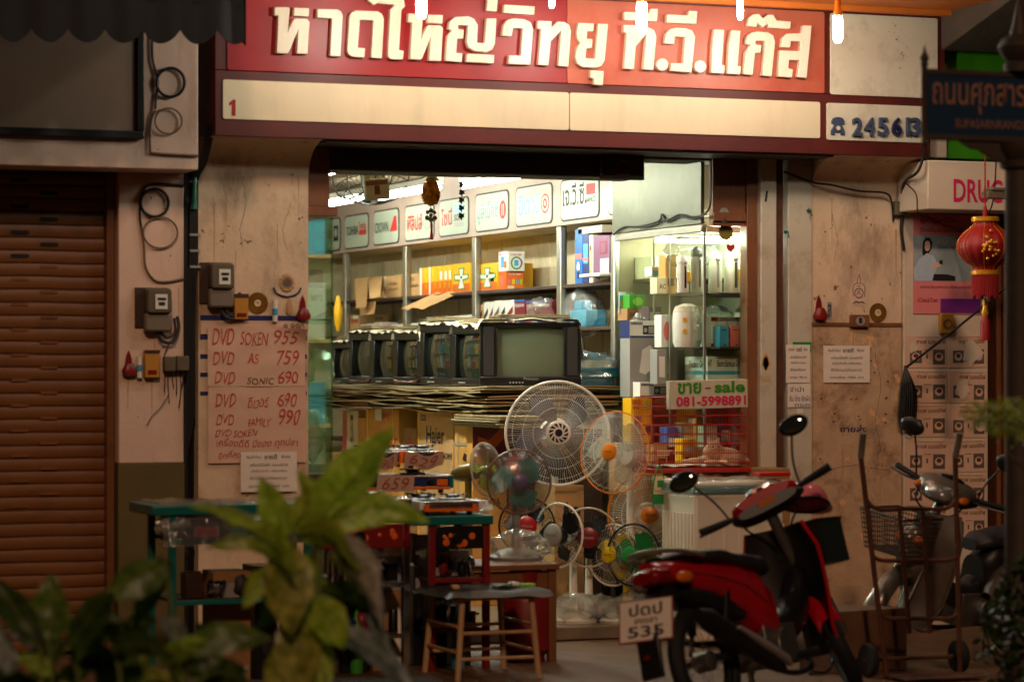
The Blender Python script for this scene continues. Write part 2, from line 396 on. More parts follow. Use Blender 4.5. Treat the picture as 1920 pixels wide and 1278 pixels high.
mat('drug_green', (60, 140, 10), .5, var=.08)
mat('drug_pink', (206, 32, 84), .5, var=0)
mat('poster_pink', (226, 130, 130), .5, var=.04)
mat('poster_purple', (120, 40, 130), .5, var=.04)
mat('poster_sky', (150, 160, 160), .5, var=.2, scale=9)
mat('lantern_red', (150, 10, 12), .55, var=.08)
mat('gold', (226, 160, 30), .35, metal=.4, var=.15, scale=30)
mat('skin', (224, 176, 144), .6, var=0)
mat('hair', (24, 18, 16), .5, var=0)
mat('shirt', (176, 190, 204), .7, var=.1, scale=20)
mat('cd', (226, 160, 70), .15, metal=.8, var=.35, scale=14)
mat('orange_boards', (206, 110, 30), .6, var=.12, scale=5)
mat('leaf', (72, 108, 22), .42, var=.35, scale=7, stretch=(1, 1, 1))
mat('leaf_pale', (128, 150, 40), .4, var=.3, scale=8)
mat('leaf_dark', (44, 70, 20), .42, var=.35, scale=7)
mat('leaf_dead', (150, 132, 100), .6, var=.35, scale=9)
mat('stem', (96, 110, 44), .6, var=.2)
mat('blue_tape', (28, 34, 92), .5, var=.1)
mat('clay', (128, 64, 40), .8, var=.15, scale=9, bump=.1)
mat('soil', (44, 32, 22), .95, var=.3, scale=20, bump=.6)
mat('green_pvc', (30, 104, 80), .4, var=.1)
mat('yellow_box', (186, 130, 44), .5, var=.1)
leafmat('amber_bead', (150, 100, 6), (236, 178, 30), .6)
mat('bamboo', (150, 122, 78), .6, var=.2, scale=20)
mat('grey_sand', (120, 108, 92), .7, var=.15, scale=20)
clear_mat('glass', (.90, .96, .90), .22, .03)
clear_mat('glass_green', (.70, .88, .72), .35, .04, haze=.02, hazecol=(150, 200, 160))
clear_mat('film', (.95, .95, .92), .35, .10, bump=1., bscale=34, haze=.08)
clear_mat('film_thick', (.92, .92, .88), .40, .12, bump=1., bscale=30, haze=.20)
clear_mat('clear_blade', (.86, .88, .84), .35, .08, haze=.18)
clear_mat('fan_film', (.90, .93, .93), .22, .2, bump=.4, bscale=14, haze=.07, hazecol=(200, 190, 180))
emit_mat('cfl', (1.0, .92, .78), 225.)
emit_mat('cabinet_tube', (.97, 1.0, .82), 150.)
emit_mat('tube_light', (.94, 1.0, .86), 112.)
emit_mat('added_aisle_tube', (.94, 1.0, .86), 430.)  # hidden tube added to brighten the carton and television fronts
# ================================================================== ground
FL = .075
mb = MB(); mb.quad((-60, -60, -.10), (60, -60, -.10), (60, 40, -.10), (-60, 40, -.10)); mb.struct('road', 'road')
mb = MB(); mb.box((-30, -4.3, -.4), (30, 9, 0)); mb.struct('pavement', 'pavement')
# ================================================================== the pale shophouse on the left
t = T('shophouse', 'pale plastered shophouse with a brown roller shutter at the left edge', 'building', (-2.6, .1, 0))
a = onY(222, 500, 0).x; b = onY(345, 500, 0).x
zf = onY(345, 318, -.02).z
zo = onY(280, 868, 0).z
mb = MB(); mb.box((a, 0, zo), (b, .35, zf + .3)); mb.build('pillar', 'plaster_pink', t, .006)
mb = MB(); mb.box((a - .002, -.004, 0), (b + .002, .352, zo)); mb.build('plinth_paint', 'olive_paint', t, .003)
fx = onY(372, 200, -.3).x; fz = onY(372, 319, -.3).z
mb = MB(); mb.box((-4.6, -.3, fz), (fx, 0.0, 3.9)); mb.build('fascia', 'plaster_pink', t, .008)
mb = MB(); mb.box((-4.6, .0, zf + .02), (a, .34, 3.9)); mb.box((-4.6, .5, 0), (b, .6, 3.9)); mb.build('wall', 'concrete_dark', t)
# roller shutter: curved slats
mb = MB(); pitch = .0655; n = 38; x0 = -4.4; prof = []
for i in range(n):
    z = .02 + i * pitch
    for k in range(5):
        u = k / 4; prof.append((.128 - .005 * math.sin(math.pi * u) ** .5, z + u * pitch * .84))
    prof.append((.136, z + pitch * .86)); prof.append((.130, z + pitch * .91)); prof.append((.130, z + pitch * .93)); prof.append((.136, z + pitch * .98))
mb.grid(lambda u, v: V((x0 + (a - .03 - x0) * u, prof[min(len(prof) - 1, round(v * (len(prof) - 1)))][0] + .003 * mnoise.noise(V((u * 14, v * 5, 0))), prof[min(len(prof) - 1, round(v * (len(prof) - 1)))][1] + .004 * mnoise.noise(V((u * 9, v * 11, 5))))), 60, len(prof) - 1)
sh = mb.build('roller_shutter', 'shutter_brown', t, ang=50)
mb = MB(); mb.box((a - .045, .06, 0), (a - .005, .17, zf + .1)); mb.build('guide_rail', 'shutter_brown', sh, .004)
for i, (px, py) in enumerate([(38, 338), (93, 362), (38, 387), (93, 411), (38, 435), (93, 458), (38, 479)]):
    p = onY(px, py, .112); mb = MB(); w = .046; mb.prism(rrect(p.x - w, p.z - .009, p.x + w, p.z + .009, .008, .1180), (0, .012, 0)); mb.build('vent_slot', 'dark_slot', sh)
for i in range(20):
    px, py = (93 if i % 2 == 0 else 38), 500 + i * 23.6
    p = onY(px, py, .112); mb = MB(); w = .044; mb.prism(rrect(p.x - w, p.z - .007, p.x + w, p.z + .007, .006, .1195), (0, .012, 0)); mb.build('vent_cover', 'shutter_brown', sh)
# ================================================================== the radio and TV shop
t = SHOP = T('shop_building', 'open fronted shophouse with tan pillars below the red lettered sign', 'building', (0, .2, 0))
def cove(x0, x1, zc, zt, Y=-.275, zb=0):
    pr = [(0, zb), (0, zc)] + [(Y * (1 - math.cos(R(90 * i / 10))), zc + (zt - zc) * math.sin(R(90 * i / 10))) for i in range(1, 11)] + [(.34, zt), (.34, zb)]
    m = MB(); m.prism([(x0, y, z) for y, z in pr], (x1 - x0, 0, 0)); return m
SB = onY(1000, 262, -.3).z - .03        # underside of the big sign
pl = onY(372, 500, 0).x; pr_ = onY(578, 500, 0).x
cove(pl, pr_, 2.43, SB).build('pillar', 'plaster_tan', t, 0, ang=25)
g0 = onY(1522, 500, 0).x; g1 = onY(1690, 500, 0).x
cove(g0, g1, 2.44, SB).build('wall_panel', 'plaster_tan', t, 0, ang=25)
# lower peeling part of the right wall panel, standing a touch proud with a batten over it
zb = onY(1600, 612, 0).z
mb = MB(); mb.box((g0 + .004, -.008, FL), (g1 - .004, .0, zb)); mb.build('peeling_panel', 'plaster_peel', t)
mb = MB(); mb.box((g0, -.014, zb), (g1, 0, zb + .022)); mb.build('batten', 'wood_warm', t, .003)
# jambs at the right of the opening
j = [onY(x, 500, 0).x for x in (1405, 1425, 1455, 1470, 1476, 1522)]
ht = onY(1440, 298, 0).z
mb = MB(); mb.box((j[0], .03, FL), (j[1], .12, ht)); mb.build('wooden_jamb', 'wood_warm', t, .004)
mb = MB(); mb.box((j[1], -.01, FL), (j[2], .12, ht + .06)); mb.build('steel_jamb', 'white_metal', t, .006)
mb = MB(); mb.box((j[2], .01, FL), (j[3], .10, ht + .06)); mb.build('rusty_strip', 'rust', t, .004)
mb = MB(); mb.box((j[3], .12, FL), (j[4], .2, ht + .2)); mb.build('shutter_groove', 'black_paint', t)
mb = MB(); mb.box((j[4], -.012, FL), (g0 - .002, .15, SB)); mb.build('steel_jamb', 'white_metal', t, .006)
# wooden board over the cabinet front, header, soffit
k0 = onY(1335, 400, .06).x
mb = MB(); mb.box((k0, .05, onY(1370, 424, .05).z), (j[0], .1, ht)); mb.build('wooden_board', 'wood_warm', t, .003)
mb = MB()
bm_z0 = onY(1370, 405, .05).z
mb.box((k0, .035, bm_z0 - .03), (j[0], .049, bm_z0 + .02)); mb.build('moulding', 'wood_warm', t, .004)
hz = onY(1000, 329, .05).z
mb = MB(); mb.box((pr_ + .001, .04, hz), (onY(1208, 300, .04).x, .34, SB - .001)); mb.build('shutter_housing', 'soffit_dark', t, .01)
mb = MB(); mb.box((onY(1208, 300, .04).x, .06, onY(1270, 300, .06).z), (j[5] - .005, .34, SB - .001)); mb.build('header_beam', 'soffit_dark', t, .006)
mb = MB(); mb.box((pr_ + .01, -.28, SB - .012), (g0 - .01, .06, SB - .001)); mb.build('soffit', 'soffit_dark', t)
mb = MB(); mb.box((-1.80, -.2, SB), (2.45, .34, 4.4)); mb.build('upper_wall', 'concrete_dark', t)
# interior shell
mb = MB(); mb.box((-1.8, .345, FL), (-1.62, 8.2, 2.95)); mb.build('interior_wall', 'beadboard', t)
mb = MB(); mb.box((1.78, .345, FL), (2.3, 8.2, 2.95)); mb.build('interior_wall', 'beadboard', t)
mb = MB(); mb.box((-1.8, 8.0, FL), (2.3, 8.2, 2.95)); mb.build('interior_wall', 'beadboard', t)
mb = MB()
for i in range(12): mb.box((-1.8 + i * .3, .345, 2.815 + .003 * (i % 2)), (-1.503 + i * .3, 8.0, 2.93))
mb.build('ceiling', 'ceiling_boards', t, .003)
mb = MB(); mb.box((pl - .02, -.12, 0.004), (g1 + .02, 8.2, FL)); mb.struct('shop_floor', 'shop_floor', bevel=.006)
# drain pipe and cable bundle in the dark gap
mb = MB(); gx = (b + pl) / 2
mb.tube([(gx - .005, .10, 0), (gx - .005, .10, 3.6)], .045, 14); 
for z in (.5, 1.4, 2.3): mb.lathe([(.05, -.02), (.052, 0), (.05, .02)], (gx - .005, .10, z), n=14)
mb.solo('drain_pipe', 'black_paint', 'dark drain pipe running down the gap between the two buildings', 'pipe')
mb = MB()
for i in range(5):
    x = pl - .006 - i * .009; zt = onY(372, 330, -.02).z
    mb.tube(spline([(x + .02, -.26, SB + .05), (x + .01, -.15, SB - .12), (x - .004, -.02, 2.40), (x - .004, -.018, 2.2), (x - .006, -.018, 1.98), (x - .02, -.018, 1.86), (x - .022, -.018, 1.2 - i * .05)], 4), .0045, 6)
for py in (340, 440, 470, 500):
    z = onY(365, py, -.02).z; mb.box((pl - .05, -.026, z - .006), (pl + .004, -.012, z + .006), 1)
mb.solo('cable_bundle', ['cable_black', 'plastic_grey'], 'bundle of black wires clipped down the left edge of the tan pillar', 'cable')
mb = MB(); q = onY(366, 330, -.03); q2 = onY(364, 392, -.03)
mb.tube([q + V((0, .05, .1)), q, q2 + V((0, 0, .05)), q2], [.012, .012, .013, .018], 12)
mb.solo('pipe_stub', 'green_pvc', 'green plastic pipe end poking out below the pink fascia', 'pipe')
# ================================================================== drugstore on the right
t = T('drugstore_building', 'cream drugstore building with a green band at the right edge', 'building', (2.9, .2, 0))
d0 = onY(1692, 500, 0).x; d1 = onY(1850, 500, 0).x
mb = MB(); mb.box((d0, -.015, 0), (d1, .34, 3.6)); mb.build('pillar', 'drug_wall', t, .005)
mb = MB(); mb.box((d1, .25, 0), (6, .35, 3.6)); mb.build('wall', 'wood_dark', t)
mb = MB()
for x in (1862, 1876): 
    q = onY(x, 500, .1).x; mb.box((q, .06, 0), (q + .03, .16, 3.0))
mb.build('door_frame', 'wood_warm', t, .004)
gA = onY(1772, 200, -.2); gB = onY(1772, 296, -.2)
mb = MB(); mb.box((gA.x, -.2, gB.z), (6, -.02, onY(1772, 70, -.2).z)); mb.build('green_band', 'drug_green', t, .004)
mb = MB(); mb.box((g1 + .06, -.22, gB.z), (gA.x, -.02, onY(1740, 270, -.2).z + .45)); mb.build('trim', 'drug_wall', t, .004)
# dark concrete canopy above the drugstore
mb = MB(); zc = onY(1775, 96, -.3).z
q0 = onY(1772, 60, -.35).x
mb.prism([(q0, -.3, zc), (q0, -.3, zc + .5), (q0, -1.9, zc + .75), (q0, -1.9, zc + .42)], (4, 0, 0))
mb.build('canopy', 'concrete_dark', t, .01)
# lit drugstore box sign
sA = onY(1740, 300, -.36); sB = onY(1740, 392, -.36)
t = T('box_sign', 'white box sign with pink DRUG lettering over the coffee posters', 'sign', (sA.x + .5, -.2, sB.z))
mb = MB(); mb.box((sA.x, -.36, sB.z), (sA.x + 2.4, -.02, sA.z)); mb.build('box', 'drug_wall', t, .006)
mb = MB(); p0 = onY(1788, 379, -.362); p1 = onY(1880, 379, -.362); h = onY(1788, 335, -.362).z - p0.z
txt(mb, 'DRUG STORE', p0, XR, ZU, None, h, bold=.02); k = (p1.x - p0.x) / (h * text_mesh('DRUG', .02)[2]); 
for v in mb.v: v.x = p0.x + (v.x - p0.x) * k
mb.build('lettering', 'drug_pink', t)
# ================================================================== orange boarded canopy over the pavement
mb = MB(); zc = onY(1765, 22, -.36).z
for i in range(9): mb.box((-.6, -.42 - (i + 1) * .14, zc), (2.75, -.42 - i * .14 - .004, zc + .03))
mb.box((-.6, -.42, zc - .03), (2.5, -.38, zc + .06))
mb.solo('canopy_ceiling', 'orange_boards', 'orange boarded canopy ceiling above the right half of the sign', 'canopy', bevel=.003)
# ================================================================== scalloped awning top left
t = T('awning', 'dark scalloped awning hanging across the top left corner', 'awning', (-2.5, -1.0, 3.0))
Ya = -1.15; e0 = onY(-60, 50, Ya); e1 = onY(457, 50, Ya); zt = onY(200, -40, Ya).z
s0 = [(-55 + 70.5 * i) for i in range(8)]
mb = MB()
def awn(u, v):
    x = e0.x - .6 + (e1.x - e0.x + .6) * u; return V((x, Ya + .85 * v, zt - .1 + .62 * v + .01 * math.sin(u * 50)))
mb.grid(awn, 40, 6)
mb.grid(lambda u, v: awn(u, v) + V((0, 0, .012)), 40, 6)
mb.build('canopy', 'awning', t)
def val(u, v):
    px = -60 + 517 * u; ph = ((px + 12) / 69.5) % 1
    bot = 52 + 5 * u + 27 * math.sin(math.pi * ph) ** .75
    top = onY(px, 0, Ya).z + .09
    p = onY(px, bot, Ya); return V((p.x, Ya + .012 * math.sin(u * 40) - .02 * (1 - v), p.z + (top - p.z) * v))
mb = MB(); mb.grid(val, 180, 5); mb.grid(lambda u, v: val(u, v) + V((0, .006, 0)), 180, 5); mb.build('valance', 'awning', t)
mb = MB(); mb.tube([(e1.x - .01, Ya + .03, e1.z + .28), (e1.x + .16, Ya + .03, e1.z + .13 + .07)], .012, 8); 
mb.tube([(e0.x - .6, Ya + .02, zt - .1), (e1.x, Ya + .02, zt - .1)], .016, 8); mb.build('frame', 'black_paint', t)
q0 = onY(436, 40, Ya); q1 = onY(457, 86, Ya)
mb = MB(); mb.prism([(q1.x + .006, Ya, q1.z), (q1.x + .006, Ya, q1.z + .33), (q1.x + .006, Ya + .45, q1.z + .6), (q1.x + .006, Ya + .45, q1.z + .2)], (.006, 0, 0)); mb.build('side_flap', 'awning_navy', t)
# ================================================================== the big shop sign
YS = -.30
t = SIGN = T('shop_sign', 'long red and cream signboard with raised cream lettering over the shop front', 'sign', (.3, YS, SB))
def X3(px, py=100): return onY(px, py, YS).x
zl = dict(b=2.650, c0=2.698, c1=2.896, r0=2.944, r1=3.387)
mb = MB(); xl = X3(403, 180); xr = X3(1772, 40); xe = X3(1742, 283)
mb.box((xl, YS, SB), (xe, -.2, zl['r0'])); mb.box((xl, YS, zl['r0'] - .0005), (xr, -.2, 3.44))
mb.build('frame', 'maroon_frame', t, .004)
def panel(name, m_, x0, x1, z0, z1, lab=None):
    b = MB(); b.prism(rrect(x0, z0, x1, z1, .012, YS - .008), (0, .02, 0)); return b.build(name, m_, t, .002, label=lab)
xs = X3(1062)
panel('sign_panel', 'sign_red', X3(425, 130), xs, zl['r0'], zl['r1'], 'bright red sign panel')
panel('sign_panel', 'sign_salmon', xs + .002, X3(1545), zl['r0'], zl['r1'], 'faded salmon sign panel')
c0 = panel('blank_strip', 'sign_cream', X3(417, 190), X3(1066, 200), zl['c0'], zl['c1'])
panel('blank_strip', 'sign_cream', X3(1067.5, 200), X3(1537, 230), zl['c0'], zl['c1'])
panel('logo_panel', 'sign_white', X3(1556, 100), X3(1757, 30), zl['r0'] - .004, zl['r1'] - .004, 'blank white panel with scratched marks')
ph = panel('phone_panel', 'sign_white', X3(1549, 230), X3(1738, 240), zl['b'] + .042, zl['c1'] - .002)
mb = MB(); p = onY(430, 217, YS - .01); h = onY(430, 187, YS).z - p.z
mb.prism([p + V((x * h, 0, z * h)) for x, z in [(.16, 0), (.40, 0), (.40, 1), (.24, 1), (.0, .80), (.0, .62), (.16, .70)]], (0, .006, 0)); mb.build('numeral', 'letter_red', c0)
# scratches left on the white panel
mb = MB(); rnd = random.Random(3)
for i in range(26):
    a_ = rnd.uniform(-60, 100); rr = rnd.uniform(22, 40); p = onY(1668 + rr * math.cos(R(a_)) * .9, 95 - rr * math.sin(R(a_)) * 1.2, YS - .009)
    dx = rnd.uniform(-.02, .02); dz = rnd.uniform(-.012, .012)
    mb.add([p, p + V((dx, 0, dz)), p + V((dx * .6 + .004, 0, dz + .005))], [(0, 1, 2)])
mb.build('scratch_marks', 'grey_sand', t)
# raised letters, drawn as outlines and given 35 mm of depth
def z1(*q): return [(500 + x / 6., y / 6.) for x, y in q]
def z2(*q): return [(800 + x / 5.486, y / 5.486) for x, y in q]
def z3(*q): return [(1140 + x / 4.8, y / 4.8) for x, y in q]
hip = [(90, 82), (250, 82), (262, 95), (240, 355), (300, 225), (318, 208), (455, 212), (485, 250), (462, 610), (340, 605), (352, 350), (250, 590), (235, 605), (112, 600), (132, 180), (88, 180)]
ho = [(1595, 152), (1750, 158), (1762, 175), (1742, 430), (1800, 300), (1825, 283), (1960, 288), (1985, 320), (1965, 690), (1828, 685), (1842, 440), (1752, 655), (1735, 675), (1612, 668), (1640, 258), (1592, 255)]
LET = [
 ('letter', z1(*hip)), ('letter', z1((308, 88), (480, 95), (475, 188), (305, 180))),
 ('letter', z1((570, 102), (800, 108), (840, 130), (858, 175), (832, 638), (712, 632), (735, 210), (568, 200))),
 ('letter', z1((1000, 118), (1250, 130), (1300, 160), (1322, 215), (1298, 660), (1175, 650), (1200, 232), (1050, 225), (1028, 540), (1110, 545), (1100, 650), (965, 640), (925, 618), (905, 570), (930, 190), (950, 145))),
 ('letter', z1((1135, 10), (1160, -45), (1540, -50), (1560, 75), (1520, 110), (1490, 565), (1545, 575), (1535, 672), (1400, 668), (1370, 645), (1365, 610), (1392, 110), (1445, 55), (1250, 35), (1210, 60))),
 ('letter', z1(*ho)), ('letter', z1((1812, 165), (1985, 172), (1978, 270), (1808, 262))),
 ('letter', z2((222, 300), (235, 225), (290, 175), (430, 168), (490, 195), (528, 260), (520, 440), (598, 445), (618, 190), (720, 190), (705, 450), (680, 510), (620, 540), (500, 530), (430, 490), (412, 430), (428, 265), (328, 262), (325, 300), (385, 308), (378, 398), (318, 400), (305, 545), (370, 550), (362, 640), (195, 628), (215, 370), (260, 315))),
 ('letter', z2((418, 552), (698, 566), (692, 655), (410, 640))),
 ('letter', z2((628, 0), (628, -20), (735, -15), (722, 122), (615, 115))),
 ('letter', z2((800, 48), (1115, 68), (1108, 158), (792, 135))),
 ('letter', z2((775, 370), (790, 260), (830, 205), (900, 190), (1010, 200), (1070, 230), (1098, 300), (1068, 670), (840, 660), (850, 570), (970, 575), (990, 295), (890, 290), (875, 378))),
 ('letter', z2((1145, 215), (1290, 220), (1285, 280), (1345, 222), (1420, 228), (1470, 260), (1487, 320), (1460, 690), (1355, 680), (1382, 320), (1280, 425), (1255, 678), (1148, 668), (1180, 300), (1140, 295))),
 ('letter', z2((1560, 235), (1725, 242), (1715, 325), (1655, 322), (1648, 400), (1708, 405), (1700, 498), (1645, 500), (1635, 600), (1735, 605), (1765, 245), (1868, 248), (1835, 620), (1800, 680), (1740, 700), (1600, 692), (1550, 655), (1530, 590), (1545, 490), (1585, 445), (1550, 400), (1545, 330))),
 ('letter', z2((1690, 725), (1825, 732), (1815, 880), (1720, 870), (1722, 810), (1685, 800))),
 ('letter', z3((148, 108), (240, 112), (370, 120), (382, 78), (452, 82), (442, 196), (150, 182))),
 ('letter', z3((142, 225), (250, 230), (300, 250), (370, 250), (420, 275), (437, 330), (412, 632), (318, 625), (345, 310), (252, 420), (235, 628), (145, 618), (170, 300), (138, 295))),
 ('letter', z3((532, 130), (722, 140), (728, 98), (806, 102), (798, 220), (528, 205))),
 ('letter', z3((510, 392), (520, 310), (560, 262), (620, 250), (700, 255), (760, 275), (787, 330), (755, 655), (565, 640), (570, 568), (678, 572), (695, 335), (605, 330), (598, 400))),
 ('letter', z3((958, 265), (1048, 270), (1025, 585), (1055, 590), (1048, 665), (930, 658), (940, 400))),
 ('letter', z3((1112, 273), (1195, 278), (1168, 595), (1200, 598), (1192, 672), (1075, 665), (1088, 400))),
 ('letter', z3((1255, 235), (1265, 170), (1300, 132), (1360, 125), (1398, 165), (1440, 132), (1490, 135), (1520, 185), (1648, 195), (1642, 262), (1445, 250), (1440, 212), (1395, 250), (1345, 205), (1340, 245))),
 ('letter', z3((1240, 400), (1250, 335), (1290, 295), (1345, 285), (1440, 292), (1490, 320), (1507, 380), (1475, 690), (1390, 680), (1412, 370), (1332, 368), (1330, 400), (1385, 408), (1375, 475), (1325, 480), (1305, 678), (1220, 668), (1240, 470), (1285, 405))),
 ('letter', z3((1555, 425), (1570, 340), (1610, 305), (1745, 300), (1755, 230), (1835, 232), (1790, 705), (1705, 695), (1730, 545), (1632, 540), (1625, 615), (1668, 625), (1658, 700), (1530, 690), (1545, 455), (1730, 462), (1738, 375), (1648, 372), (1640, 432))),
 ('dot', [(1140 + (492 + 54 * math.cos(R(a))) / 4.8, (583 + 56 * math.sin(R(a))) / 4.8) for a in range(0, 360, 18)]),
 ('dot', [(1140 + (834 + 54 * math.cos(R(a))) / 4.8, (600 + 56 * math.sin(R(a))) / 4.8) for a in range(0, 360, 18)]),
]
for nm, poly in LET:
    b = MB(); P = [onY(x, y, YS - .043) for x, y in poly]; b.prism(P, (0, .034, 0)); b.build(nm, 'letter_cream', t, .0035)
# telephone and number
P0 = onY(1559, 252, YS - .02); hh = onY(1559, 219, YS - .02).z - P0.z; u = hh / 33
tel = [(0, 0), (0, 7), (5, 14), (8, 20), (2, 20), (1, 25), (5, 31), (12, 33), (18, 33), (25, 31), (29, 25), (28, 20), (22, 20), (25, 14), (29, 7), (29, 0), (21, 0), (21, 5), (8, 5), (8, 0)]
mb = MB(); mb.prism([P0 + V((x * u * .98, 0, y * u)) for x, y in tel], (0, .02, 0)); ic = mb.build('telephone_icon', 'letter_blue', ph, .002)
mb = MB(); mb.lathe([(.012, 0), (.012, .005)], P0 + V((14 * u, 0, 12 * u)), (0, -1, 0), 16); mb.build('telephone_dial', 'sign_cream', ph)
for i, ch in enumerate('245613'):
    px = 1597 + [0, 23, 48, 74, 101, 109][i]; p = onY(px, 255, YS - .0105); h = onY(px, 221, YS).z - p.z
    w = h * (.17 if ch == '1' else .58); mb = MB(); txt(mb, ch, p, XR, ZU, w, h, bold=.02, ext=.02)
    mb.build('digit', 'letter_navy' if ch == '6' else 'letter_blue', ph)
# ================================================================== hanging energy saving lamps
def cfl(px, py, L, r, Y, lab):
    p = onY(px, py, Y); t = T('hanging_lamp', lab, 'lamp', p, group='white lamps hanging in front of the sign')
    b = MB()
    b.lathe([(r * .55, 0), (r * .85, .008), (r, .02), (r, L - .01), (r * .9, L)], p, n=16)
    tb = b.build('lamp_tube', 'cfl', t)
    b = MB(); b.lathe([(r * .98, L), (r * 1.02, L + .025), (r * .7, L + .04), (r * .7, L + .10), (.005, L + .105)], p, n=16); b.build('socket', 'fan_orange', t)
    zc_ = onY(1765, 22, -.36).z
    b = MB(); b.tube([p + V((0, 0, L + .1)), V((p.x, p.y, max(zc_ + .02, p.z + L + .2)))], .004, 6); b.build('cord', 'cable_black', t)
cfl(790, 35, .135, .024, -1.10, 'white tube lamp hanging before the red part of the sign')
cfl(1035, 15, .075, .013, -.95, 'small lamp hanging where the red panel meets the salmon panel')
cfl(1203, 58, .14, .024, -1.10, 'long white tube lamp hanging over the middle of the salmon panel')
cfl(1388, 37, .10, .014, -.95, 'thin lamp hanging above the last letters of the sign')
cfl(1571, 80, .135, .023, -1.10, 'white tube lamp with orange collar before the blank white panel')
# ================================================================== shop interior
def faceprint(mb, mats, spec, o, r, u, w, h):
    nn = V(r).cross(V(u)) * .0005; o = V(o)
    for s in spec:
        m_ = s[-1]; o = o + nn
        if m_ not in mats: mats.append(m_)
        i = mats.index(m_)
        if s[0] == 'r':
            a = V(o) + r * (s[1] * w) + u * (s[2] * h); b = V(o) + r * (s[3] * w) + u * (s[4] * h)
            q = V(o) + r * (s[3] * w) + u * (s[2] * h); p = V(o) + r * (s[1] * w) + u * (s[4] * h); mb.quad(a, q, b, p, i)
        elif s[0] == 'p':
            mb.add([V(o) + r * (x * w) + u * (y * h) for x, y in s[1]], [tuple(range(len(s[1])))], i)
        elif s[0] == 'c':
            mb.add([V(o) + r * (s[1] * w + s[3] * w * math.cos(k * math.pi / 9)) + u * (s[2] * h + s[4] * h * math.sin(k * math.pi / 9)) for k in range(18)], [tuple(range(18))], i)
        else:
            txt(mb, s[1], V(o) + r * (s[2] * w) + u * (s[3] * h), r, u, (s[4] - s[2]) * w, (s[5] - s[3]) * h, i, bold=.015)
def carton(name, label, cat, a, b, m_, fx=(), fy=(), group=None, rz=0, bevel=.003, tape=False):
    """a printed box from corner a to corner b; fx is printed on the side facing the aisle, fy on the side facing the street"""
    a = V(a); b = V(b); mats = [m_]; mb = MB(); mb.box(a, b)
    w = b.y - a.y; h = b.z - a.z; e = .0016
    faceprint(mb, mats, fx, (a.x - e, b.y, a.z), V((0, -1, 0)), ZU, w, h)
    faceprint(mb, mats, fy, (a.x, a.y - e, a.z), XR, ZU, b.x - a.x, h)
    if tape:
        if 'pack_cream' not in mats: mats.append('pack_cream')
        i = mats.index('pack_cream'); c = (a.y + b.y) / 2
        mb.quad((a.x, c - .025, b.z + e), (b.x, c - .025, b.z + e), (b.x, c + .025, b.z + e), (a.x, c + .025, b.z + e), i)
    o = mb.solo(name, mats, label, cat, group, bevel=bevel)
    o.rotation_euler.z = R(rz); return o
XS = 1.25
# pelmet with painted panels
t = T('pelmet', 'mauve fascia board above the shelves carrying a row of white name panels', 'fascia', (XS, 4.5, 2.34), group=None)
y0 = onX(1230, 400, XS).y; zb, zt = 2.345, 2.80
mb = MB(); mb.box((XS, y0, zb), (XS + .03, 7.95, zt)); mb.build('board', 'pelmet', t, .003)
mb = MB(); mb.box((XS + .03, y0, zb), (1.66, 7.95, zb + .03)); mb.build('underside', 'beadboard', t)
NP = [(590, 639, [('t', 'GOLDSTAR', .06, .40, .74, .66, 'ink_red'), ('r', .78, .28, .96, .78, 'ink_black'), ('c', .87, .55, .06, .14, 'panel_white')]),
 (647, 692, [('t', 'TOSHIBA', .07, .40, .60, .68, 'ink_black'), ('r', .64, .36, .95, .52, 'ink_red'), ('t', 'Toshiba', .62, .54, .94, .78, 'ink_red')]),
 (701, 749, [('t', 'CROWN', .07, .34, .62, .66, 'ink_black'), ('p', [(.68, .34), (.98, .34), (.94, .80), (.86, .80)], 'ink_red')]),
 (760, 815, [('t', 'ฟิลิปส์', .08, .26, .62, .74, 'ink_red'), ('c', .80, .44, .13, .2, 'plastic_grey'), ('c', .80, .44, .10, .15, 'panel_white')]),
 (824, 880, [('t', 'โซนี่', .08, .28, .46, .78, 'ink_red'), ('r', .55, .60, .88, .84, 'pack_lblue'), ('t', 'SONY', .55, .38, .90, .56, 'ink_black'), ('r', .55, .20, .88, .32, 'plastic_grey')]),
 (892, 955, [('t', 'มูลิเน็กซ์', .06, .18, .72, .80, 'pack_teal'), ('c', .86, .50, .10, .26, 'ink_red'), ('r', .83, .34, .85, .66, 'panel_white'), ('r', .88, .34, .90, .66, 'panel_white')]),
 (968, 1037, [('t', 'ฮิตาชิ', .07, .26, .68, .80, 'pack_lblue'), ('c', .84, .50, .12, .26, 'ink_red'), ('c', .84, .50, .095, .21, 'panel_white'), ('c', .84, .50, .06, .14, 'ink_red'), ('c', .84, .50, .03, .07, 'panel_white')]),
 (1052, 1125, [('t', 'เจ.วี.ซี.', .06, .34, .70, .92, 'ink_black'), ('t', 'NIVICO', .70, .36, .96, .50, 'ink_black'), ('r', .70, .56, .94, .84, 'ink_red')]),
 (1141, 1214, [('t', 'ทานิน', .20, .3, .7, .7, 'ink_red')])]
def rr_yz(X, ya, yb, z0, z1, r): return [V((X, ya - p.x, p.z)) for p in rrect(0, z0, ya - yb, z1, r, 0)]
for xa, xb, spec in NP:
    ya = onX(xa, 450, XS).y; yb = onX(xb, 400, XS).y; w = ya - yb
    if w < .02: continue
    b_ = MB(); b_.prism(rr_yz(XS - .004, ya, yb, 2.366, 2.628, .045), (.006, 0, 0)); f = b_.build('panel_outline', 'ink_black', t)
    mats = ['panel_white']; b_ = MB(); b_.prism(rr_yz(XS - .007, ya - .014, yb + .014, 2.377, 2.617, .04), (.004, 0, 0))
    faceprint(b_, mats, spec, (XS - .0085, ya - .014, 2.377), V((0, -1, 0)), ZU, w - .028, .24)
    b_.build('name_panel', mats, f)
